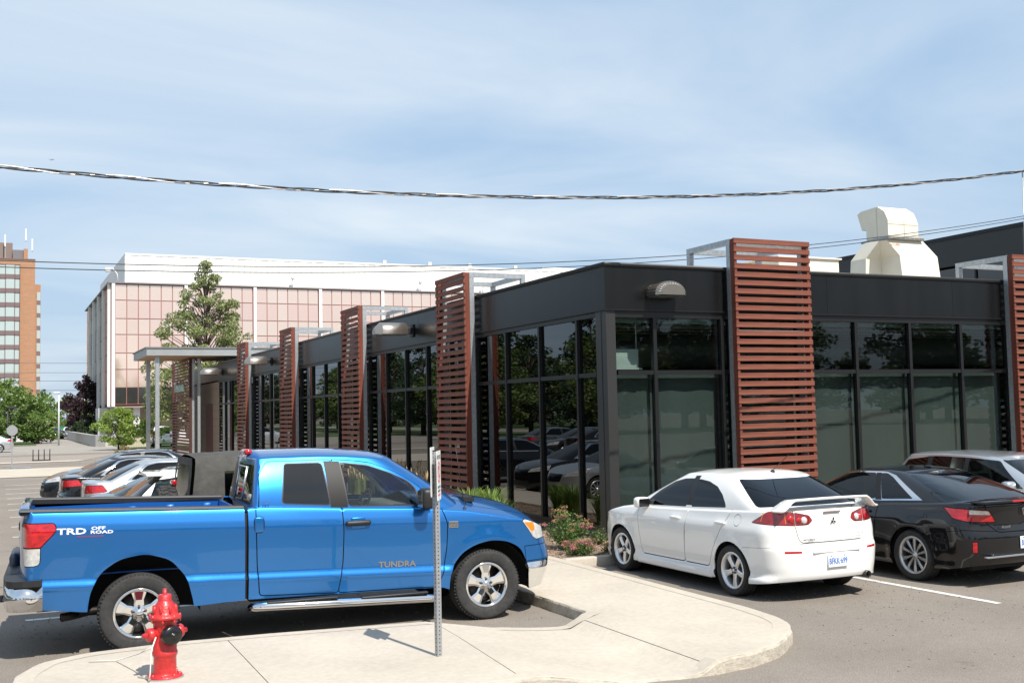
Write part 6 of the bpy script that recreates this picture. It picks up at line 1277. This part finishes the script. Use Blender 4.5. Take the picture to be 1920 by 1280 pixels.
def grass_clump(loc, n, h, spread, mat, label, name='ornamental_grass', cat='grass plant', seed=0, group=None, w=.011, arch=.7, plume=None):
    g = random.Random(seed); t = thing(name, label, cat, loc, 0, group); m = MB(); pl = MB()
    for i in range(n):
        a = g.uniform(0, 2*math.pi); r0 = g.uniform(0, .10); L = h*g.uniform(.65, 1.1); out = spread*g.uniform(.2, 1)*arch; d = Vector((math.cos(a), math.sin(a), 0)); s = Vector((-d.y, d.x, 0)); pts = []
        for k in range(6): u = k/5; pts.append(d*(r0+out*u**1.8)+Vector((0, 0, L*(u-.42*arch*u**2.6))))
        vs = []
        for k, p in enumerate(pts): ww = w*(1-.85*(k/5)**1.5); vs += [p-s*ww, p+s*ww]
        m.add(vs, [(2*k, 2*k+1, 2*k+3, 2*k+2) for k in range(5)], True)
        if plume and i % plume == 0: p = pts[-1]; q = p+d*.05+Vector((0, 0, .24)); pl.tube([p, (p+q)/2, q], [.006, .016, .004], 5)
    me = m.mesh('blades'); at = me.attributes.new('tone', 'FLOAT', 'FACE'); at.data.foreach_set('value', np.repeat(np.random.default_rng(seed).random(n), 5)[:len(me.polygons)]); link('blades', me, t, mat)
    if plume: pl.build('seed_heads', PM('seed_head', (.42, .31, .17), .9), t)
    return t
def shrub(loc, rx, h, nl, ls, mat, label, seed, flowers=None, cat='shrub', group=None, name='flowering_shrub'):
    g = np.random.default_rng(seed); t = thing(name, label, cat, loc, 0, group); br = MB(); C = []; tips = []
    for k in range(46):
        a = g.uniform(0, 2*math.pi); q = rx*math.sqrt(g.random()); z = h*math.sqrt(max(.05, 1-(q/rx)**2*.8))*g.uniform(.55, 1.05); p = np.array([q*math.cos(a), q*math.sin(a), z]); tips.append(p); br.tube([(0, 0, 0), tuple(p*[.5, .5, .55]), tuple(p)], [.008, .005, .003], 4, cap=False)
        n = nl//46; u = g.uniform(.3, 1, (n, 1)); C.append(p*[.85, .85, 1]*u+g.normal(size=(n, 3))*.045*[1, 1, .8])
    br.build('stems', BARK(), t); leaves('foliage', np.concatenate(C), ls, mat, t, seed+1, .5)
    if flowers:
        for mt, share in flowers:
            P = [p for i, p in enumerate(tips) if g.random() < share and p[2] > h*.45]
            if P: F = np.concatenate([p+[0, 0, .02]+g.normal(size=(34, 3))*[.032, .032, .012] for p in P]); leaves('flower_heads', F, .022, mt, t, seed+5, .9)['kind'] = 'stuff'
    return t
def plants():
    G1 = leafmat('grass_blade', (.20, .30, .06), .3, .3); G2 = leafmat('reed_blade', (.17, .19, .06), .35, .3); D = leafmat('dark_grass', (.06, .13, .03), .3)
    k = 0
    for (x, y, s) in ((-.95, 3.9, 1.0), (-.85, 3.1, 1.05), (-1.05, 2.3, .85)): k += 1; grass_clump((x, y, .08), 330, .98*s, .55*s, G1, ['arching green ornamental grass nearest the slatted tower, behind the pickup hood', 'arching green ornamental grass in the middle of the clump behind the pickup hood', 'arching green ornamental grass closest to the corner, behind the pickup hood'][k-1], seed=k, group='arching grasses by the glass')
    for i in range(9):
        y = 7.3+i*.78; grass_clump((-.75+.1*math.sin(i*2.1), y, .08), 80, .80, .22, G2, 'upright tan plumed reed grass along the glass front above the pickup roof', 'reed_grass', 'grass plant', 20+i, 'plumed reed grasses', w=.007, arch=.3, plume=7)
    S = leafmat('shrub_leaf', (.11, .19, .045), .35); pk, tn = leafmat('flower_pink', (.55, .16, .24), .3), leafmat('flower_tan', (.36, .22, .10), .3)
    shrub((-1.15, -.55, .08), .42, .68, 3600, .04, S, 'rounded shrub with pink and faded tan flower heads in front of the pickup nose', 3, [(pk, .22), (tn, .65)])
    shrub((-1.30, -1.25, .08), .34, .26, 1500, .038, S, 'low pink flowering shrub at the kerb beside the walkway', 4, [(pk, .35), (tn, .4)]); shrub((-.72, -1.35, .08), .26, .17, 900, .035, leafmat('shrub_leaf2', (.16, .2, .05), .3), 'small yellowish shrub by the front wheel of the white sedan', 5, [(tn, .3)])
    shrub((-.42, -.30, .08), .2, .34, 500, .038, S, 'thin sprig of shrub against the corner post', 8, None)
    for i, (x, y) in enumerate(((2.0, -1.0), (4.6, -1.1), (7.2, -1.0))): shrub((x, y, .08), .38, .4, 1200, .042, S, 'green shrub in the planting bed behind the parked cars', 30+i, [(tn, .3)], group='shrubs hidden behind the parked cars')
    # far trees in view
    g0 = leafmat('pale_leaf', (.25, .29, .115), .5, .35); g1 = leafmat('maple_leaf', (.115, .165, .040), .40, .30); g2 = leafmat('bush_leaf', (.24, .34, .06), .3, .4); g3 = leafmat('deep_leaf', (.13, .21, .045), .35, .3); pu = leafmat('purple_leaf', (.045, .022, .026), .4, .2); dk = leafmat('conifer_leaf', (.03, .06, .02), .3, .2)
    tree('maple_tree', 'tall loose crowned green tree in front of the pink glass office block', (4.7, 67.5, 0), 14.0, [(.10, 2.6), (.22, 4.4), (.40, 4.9), (.52, 4.4), (.66, 3.2), (.80, 1.9), (.92, .8), (1.0, .15)], 27000, .20, g0, 11, .22, nclump=260, spread=.66)
    tree('bushy_tree', 'bright green multi stemmed bush at the end of the planter wall', (-1.1, 71.3, 0), 3.2, [(.15, 1.0), (.4, 1.9), (.65, 1.7), (.85, 1.0), (1, .3)], 7000, .16, g2, 12, .07, nclump=110, spread=.45, cat='bush')
    tree('bushy_tree', 'small green bush behind the larger bright bush', (1.7, 73.5, 0), 2.5, [(.15, .8), (.5, 1.3), (.8, .9), (1, .2)], 1600, .19, g2, 13, .06, nclump=30, spread=.4, cat='bush')
    tree('copper_beech', 'dark purple leaved tree left of the office block', (.6, 128.4, 0), 7.7, [(.12, 2.2), (.35, 3.3), (.6, 2.9), (.8, 1.7), (1, .4)], 6500, .34, pu, 14, .2, nclump=80, spread=.75)
    hz = [(-8.2, 103.0, 6.6, 3.2), (-11.2, 100, 7.4, 3.6), (-5.6, 106, 4.6, 2.2)]
    for i, (x, y, h, r) in enumerate(hz): tree('green_tree', ['leafy green tree under the apartment tower at left', 'big green tree cut by the left edge', 'smaller green tree left of the cream container'][i], (x, y, 0), h, [(.08, r*.7), (.35, r), (.65, r*.9), (.85, r*.55), (1, .3)], 5200, .30, g3, 40+i, .2, nclump=90, spread=.75)
    for i, (x, y, h, r) in enumerate([(-2.5, 178, 7.2, 3.4), (1.5, 184, 6.2, 3.6), (-6, 180, 8, 3.8), (4, 170, 5.5, 3.2)]): tree('green_tree', 'hazy green tree in the far row behind the cream container', (x, y, 0), h, [(.1, r*.7), (.4, r), (.7, r*.8), (1, .4)], 1800, .5, g3, 50+i, .2, group='far row of trees', nclump=50, spread=.9)
    for i, (x, y) in enumerate(((-.2, 121), (.9, 117))): tree('yew_bush', ['dark green clipped bush under the purple tree', 'dark green bush beside the concrete planter'][i], (x, y, .0), 2.2, [(.05, 1.2), (.5, 1.4), (.85, .9), (1, .3)], 1800, .22, dk, 60+i, .07, nclump=36, spread=.45, cat='bush')
    tree('bushy_tree', 'small brownish shrub on the verge beyond the dark sedan', (-2.6, 53.3, .02), .75, [(.2, .35), (.6, .45), (1, .15)], 500, .09, leafmat('dry_leaf', (.26, .17, .06), .3), 66, .02, nclump=20, spread=.16, cat='shrub')
    # trees along the road to the left and behind, seen mirrored in the glass
    pt = [tree('roadside_tree', 'round headed leafy tree across the road, seen mirrored in the dark glass', (-58, 20, 0), 11, [(.16, 2.6), (.38, 4.3), (.62, 4.0), (.82, 2.5), (1, .5)], 5200, .42, g1, 70, .28, 'trees along the road', 80, 1.1),
          tree('roadside_tree', 'dense dark conical tree across the road, seen mirrored in the dark glass', (-62, 60, 0), 13, [(.10, 3.2), (.3, 4.4), (.55, 3.6), (.8, 2.0), (1, .3)], 5200, .42, dk, 71, .28, 'trees along the road', 90, 1.0)]
    r = random.Random(5); sp = [(-52, -4, .8, 0), (-50, 12, .85, 1), (-53, 27, .9, 0), (-51, 37, .85, 1), (-54, 52, .95, 1), (-52, 66, .9, 0), (-56, 76, 1.0, 1), (-53, 92, 1.0, 0), (-56, 102, 1.0, 1), (-57, 120, 1.1, 0), (-60, 138, 1.1, 1), (-57, 4, .95, 0), (-66, 33, 1.1, 1), (-59, 44, 1.0, 0), (-70, 74, 1.2, 1), (-60, 84, 1.0, 0), (-74, 98, 1.25, 1), (-63, 112, 1.1, 1), (-80, 130, 1.3, 0), (-68, 150, 1.3, 1), (-55, 170, 1.2, 0), (-66, -14, 1.0, 0), (-60, -34, 1.1, 1), (-46, -56, 1.0, 0), (-30, -72, 1.15, 1), (-12, -88, 1.0, 0), (6, -94, 1.1, 1), (24, -88, 1.05, 0), (44, -92, 1.2, 1), (64, -88, 1.0, 0), (-86, 20, 1.4, 1), (-90, 60, 1.4, 0)]
    sp += [(-20+8.2*i, -78-r.uniform(0, 14), 1.05+.2*r.random(), i % 2) for i in range(22)]
    sp += [(-28-r.uniform(0, 12), 34+8.5*i, .62+.016*i, i % 2) for i in range(22)]
    for x, y, s, k in sp: c = copy_tree(pt[k]); c['label'] = (('round headed leafy tree', 'dense dark conical tree')[k]+(' behind the camera side of the lot' if y < -30 else ' on the lawn strip, seen mirrored in the far dark panes' if x > -41 else ' across the road, seen mirrored in the dark glass')); c.location = (x, y, 0); c.scale = (1.45*s, 1.45*s, s*r.uniform(.9, 1.1)); c.rotation_euler = (0, 0, r.uniform(0, 6.3))
# ================================================================== far buildings
def office_block():
    t = thing('office_block', 'pink mirrored glass office block with a white metal top storey', 'building'); X0, Y0, X1 = 1.8, 110.0, 66.0; z = [3.99, 5.75, 7.75, 9.54, 11.58, 13.33, 15.36, 17.1]
    pg = [PM('pink_glass_%d' % i, c, .06, .72, 0, spec=.6) for i, c in enumerate([(.95, .72, .60), (.93, .66, .56), (.96, .75, .63), (.94, .69, .58)])]; mul = PM('office_mullion', (.30, .13, .10), .5); wm = PM('white_metal', (.80, .79, .76), .45); dg = PM('dark_glass_and_tree_reflection', (.03, .03, .03), .05, spec=.8)
    r = random.Random(9); ml = {}
    def panel(w, h, mt):
        k = (round(w, 2), round(h, 2), mt.name)
        if k not in ml: m = MB(); m.box((.045, 0, .045), (w-.045, .06, h-.045)); ml[k] = m.mesh('glass_panel'); ml[k].materials.append(mt)
        return ml[k]
    nb = 8; xs = []
    for b in range(nb):
        x0 = X0+.45+b*7.72
        for k in range(6):
            w = 7.28/6; xa = x0+k*w; xs.append(xa)
            for q in range(7):
                mt = dg if (q == 0) else pg[(1 if q in (3, 5) and r.random() < .75 else r.choice((0, 0, 2, 3)))]  # bottom row: reflection of dark trees put into the panel colour
                o = link('glass_panel', panel(w, z[q+1]-z[q], mt), t); o.location = (xa, Y0, z[q]); o.rotation_euler = (r.uniform(-.004, .004), 0, r.uniform(-.006, .006))
        boxo('pilaster', (x0-.36, Y0-.22, 3.7), (x0-.02, Y0+.1, 17.25), wm, t)
    boxo('mullion_backing', (X0, Y0+.07, 3.9), (X1, Y0+.5, 17.2), mul, t)
    # side face
    so = PM('side_panel_orange', (.40, .17, .09), .3); sg_ = PM('side_glass', (.30, .27, .20), .08, .3)
    for b in range(5):
        y0 = Y0+.5+b*6.8
        for k in range(5):
            w = 6.3/5
            for q in range(7):
                m = panel(w, z[q+1]-z[q], so if (k == 0 or b == 0) else (dg if (k+q) % 3 else sg_)); o = link('glass_panel', m, t); o.location = (X0, y0+w*(k+1)+.3, z[q]); o.rotation_euler = (0, 0, R(-90))
        boxo('pilaster', (X0-.30, y0-.25, 3.7), (X0+.02, y0+.18, 17.25), wm, t)
    boxo('mullion_backing', (X0+.07, Y0+.6, 3.9), (X0+.5, Y0+34, 17.2), PM('side_orange', (.35, .13, .06), .5), t)
    boxo('core', (X0+.6, Y0+.6, 3.6), (X1, Y0+34, 17.2), mul, t); boxo('soffit', (X0, Y0, 3.55), (X1, Y0+34, 3.72), PM('office_soffit', (.24, .2, .18), .8), t)
    boxo('cornice', (X0-.3, Y0-.25, 17.2), (X1, Y0+34.2, 17.34), PM('cornice_grey', (.2, .19, .19), .6), t)
    for k in range(92): x = 3.4+k*.66; boxo('roof_cladding', (x+.01, Y0+1.2+(.02 if k % 2 else 0), 17.3), (x+.65, Y0+1.5, 20.55), wm, t)
    boxo('roof_cladding_side', (3.38, Y0+1.25, 17.3), (3.7, Y0+33, 20.55), wm, t); boxo('roof_top', (3.4, Y0+1.15, 20.55), (64.2, Y0+33, 20.75), wm, t); boxo('roof_step', (58, Y0+6, 20.7), (66, Y0+20, 21.8), wm, t)
    for x in (2.4, 4.6, 9.5, 17.2, 24.9, 32.6): boxo('ground_column', (x-.35, Y0+.8, 0), (x+.35, Y0+1.5, 3.6), PM('column_white', (.62, .61, .6), .6), t)
    boxo('ground_wall', (X0+.9, Y0+3, 0), (X1, Y0+33, 3.6), PM('ground_beige', (.32, .27, .21), .8), t); boxo('pier', (.9, Y0+4, 0), (3.0, Y0+8, 3.6), PM('column_white', (.62, .61, .6), .6), t)
    for x in (22.0, 38.0, 46.5): m = MB(); m.tube([(x, Y0+.4, 17.3), (x, Y0+.4, 18.3)], .06, 6); m.rbox((x-.1, Y0+.2, 18.3), (x+.25, Y0+.6, 18.6), .05); m.build('roof_fitting', PM('fitting_grey', (.5, .5, .5), .5), t)
    for x in (34, 40, 45.5, 52): boxo('roof_stub', (x-.22, Y0+2, 20.75), (x+.22, Y0+2.4, 21.3), PM('fitting_grey', (.5, .5, .5), .5), t)
    m = MB(); m.tube([(2.6, Y0+.6, 17.3), (2.5, Y0+.5, 18.3), (2.0, Y0+.3, 18.9), (1.5, Y0+.1, 18.85)], .06, 6); m.rbox((1.2, Y0-.1, 18.4), (1.75, Y0+.3, 18.9), .1); m.build('security_camera', wm, t)
def apartment_tower():
    t = thing('apartment_tower', 'tall orange brick apartment tower with stacked bay windows at the left edge', 'apartment building'); Y = 223.6; br = PM('orange_brick', (.37, .20, .115), .85, var=.08, vs=.6, stretch=(1, 1, 4), var2=.1, vs2=2); mv = PM('mauve_panel', (.17, .115, .115), .7); wn = PM('window_pale', (.40, .47, .46), .2, spec=.6); fw = PM('window_frame_brown', (.12, .08, .075), .6)
    boxo('brick_wall', (-24, Y, 0), (-2.45, Y+16, 34.8), br, t); boxo('brick_wall', (-2.44, Y+3, 0), (-1.3, Y+16, 30.2), br, t); boxo('parapet', (-24, Y-.1, 34.8), (-2.4, Y+16, 35.0), mv, t)
    boxo('penthouse', (-24, Y+2, 35.0), (-6.6, Y+12, 38.4), PM('penthouse_brown', (.2, .15, .13), .8), t); boxo('penthouse_low', (-6.59, Y+1, 35), (-3.9, Y+9, 36.9), PM('louvre_grey', (.16, .15, .16), .7), t); boxo('chimney', (-4.6, Y+.4, 35), (-3.8, Y+1.4, 37.1), br, t)
    for k in range(12):
        z = 33.6-2.83*k
        for (a, b, dy) in ((-9.0, -7.9, -.35), (-7.85, -6.2, -.7), (-6.15, -5.3, -.35)):
            boxo('window', (a, Y+dy-.3, z-1.9), (b, Y, z), wn, t) if dy > -.5 else boxo('window', (a, Y+dy, z-1.9), (b, Y, z), wn, t)
        for x in (-9.05, -7.88, -6.18, -5.27): boxo('window_mullion', (x-.06, Y-.78, z-2.83), (x+.06, Y-.001, z+.15), fw, t)
        boxo('spandrel', (-8.98, Y-.72, z-2.72), (-5.34, Y-.01, z-1.92), mv, t); boxo('window_head', (-8.98, Y-.74, z+.01), (-5.34, Y-.01, z+.10), fw, t)
        if k > 0: z2 = 28.6-2.6*(k-1); boxo('window', (-2.0, Y+2.9, z2-1.7), (-1.35, Y+3.0, z2), wn, t); boxo('spandrel', (-2.0, Y+2.88, z2-2.6), (-1.30, Y+2.999, z2-1.72), mv, t)
    for x, h0, h1 in ((-8.0, 35, 39.8), (-4.2, 38.6, 41.2), (-3.0, 35.0, 39.2)): boxo('antenna_panel', (x-.12, Y+.4, h1-2.4), (x+.12, Y+.6, h1), PM('antenna_white', (.75, .72, .72), .5), t); boxo('antenna_pole', (x-.05, Y+.601, 35), (x+.05, Y+.7, h1-.5), PM('antenna_grey', (.4, .4, .42), .5), t)
# ================================================================== the other parked cars
def parked():
    blk = PAINT('black_paint', (.006, .006, .007), 0, .2); nav = PAINT('navy_paint', (.005, .006, .009), 0, .25); sil = PAINT('silver_paint', (.55, .56, .57), .75, .32); wh = PAINT('white_paint', (.80, .79, .76)); gry = PAINT('grey_paint', (.10, .105, .11), .6, .3); dgr = PAINT('dark_grey_paint', (.03, .032, .036), .4, .25)
    build_car(wagon_spec(sil, rimstyle='seven'), 'wagon', 'silver hatchback wagon backed in at the right edge beside the black coupe', 'car', (5.35, -2.40, 0), R(-90), 'cars parked along the right front')
    g = 'cars parked along the left front'
    hatch = wagon_spec(wh, rear=[(.2, .10), (.32, .02), (.5, .0), (.62, .0), (.68, .05), (1.05, .12)], house=(-.70, -.20, 2.70, 1.58, .80, .60), rim=[(-.85, 1.06), (0, 1.03), (1.0, .99), (2.2, .96), (2.6, .93), (3.0, .85), (3.3, .75), (3.55, .70)], lod=1, rs=(.93, .05, .95), rs_top=.9)
    r = build_car(hatch, 'hatchback', 'white hatchback with a roof spoiler parked next to the soft top off road vehicle', 'car', (-6.95, 2.3, 0), 0, g); m = MB(); m.rbox((-.44, -.58, 1.42), (-.02, .58, 1.475), .015); m.build('spoiler', wh, r); m = MB(); [m.tube([(.0, s*.56, 1.53), (1.2, s*.56, 1.54)], .012, 6) for s in (1, -1)]; m.build('roof_rail', MT['black'], r)
    build_car(wagon_spec(dgr, lod=1, roof=[(-.7, 1.36), (-.3, 1.38), (.4, 1.40), (1.0, 1.40), (1.5, 1.37)]), 'hatchback', 'dark grey hatchback backed in, only its sloping hood showing past the white hatchback', 'car', (-5.0, 5.5, 0), R(180), g)
    build_car(sedan_spec(sil, lod=1), 'sedan', 'silver sedan with red tail lamps parked nose in between dark cars', 'car', (-6.9, 8.75, 0), 0, g)
    build_car(sedan_spec(blk, lod=1, hoodgap=1), 'sedan', 'shiny black sedan with red tail lamps beside the silver sedan', 'car', (-7.2, 11.4, 0), 0, g)
    c = build_car(sedan_spec(nav, lod=1, hoodgap=1, W=.91), 'sedan', 'black sedan backed in with its grille and headlamp facing the lot', 'car', (-4.78, 16.9, 0), R(180), g)
    for sg in (1, -1): boxo('grille_bar', (3.55, -.36, .56), (3.60, .36, .58), MT['chrome'], c) if sg > 0 else boxo('grille_bar', (3.54, -.38, .63), (3.59, .38, .65), MT['chrome'], c)
    # aisle row, seen mirrored in the glass
    row = [(wh, 'white wagon', wagon_spec, 26.2, 0), (blk, 'black sedan', sedan_spec, 28.8, 180), (dgr, 'dark grey sedan', sedan_spec, 31.4, 0), (sil, 'silver sedan', sedan_spec, 23.6, 0), (blk, 'black wagon', wagon_spec, 21.0, 180), (gry, 'grey sedan', sedan_spec, 34.0, 180)]
    for p, nm, f, y, a in row: build_car(f(p, lod=1), nm.split()[-1], nm+' in the row across the aisle, seen mirrored in the dark glass', 'car', (-18.0 if a == 0 else -15.6, y, 0), R(a), 'cars across the aisle')
    # far cars
    build_car(sedan_spec(sil, lod=1), 'sedan', 'silver sedan half out of the picture at the left edge', 'car', (-9.25, 75.2, 0), R(180), 'far parked cars'); build_car(wagon_spec(sil, lod=1, roof=[(-.7, 1.52), (-.3, 1.56), (.4, 1.6), (1.0, 1.6), (1.5, 1.55)]), 'wagon', 'silver wagon seen from behind in front of the cream container', 'car', (-4.9, 139, 0), R(88), 'far parked cars')
    build_car(sedan_spec(nav, lod=1), 'sedan', 'dark sedan facing the camera in front of the cream container', 'car', (-2.75, 135, 0), R(-90), 'far parked cars'); build_car(wagon_spec(wh, lod=1, roof=[(-.7, 1.58), (-.3, 1.62), (.4, 1.66), (1.0, 1.66), (1.5, 1.6)]), 'wagon', 'white wagon seen from behind under the entrance canopy', 'car', (2.9, 77.5, 0), R(80), 'far parked cars'); build_car(wagon_spec(wh, lod=1), 'wagon', 'small white car partly hidden by the end of the planter wall', 'car', (-1.0, 133, 0), R(90), 'far parked cars')
    build_car(sedan_spec(gry, lod=1), 'sedan', 'grey sedan parked behind the ribbed fence', 'car', (1.6, 84.5, 0), R(10), 'far parked cars')
# ================================================================== assemble
ground(); build_pavilion(); office_block(); apartment_tower()
pickup(); white_sedan(); black_coupe(); jeep(); parked()
hydrant(); sign(); wires(); small_far(); plants()
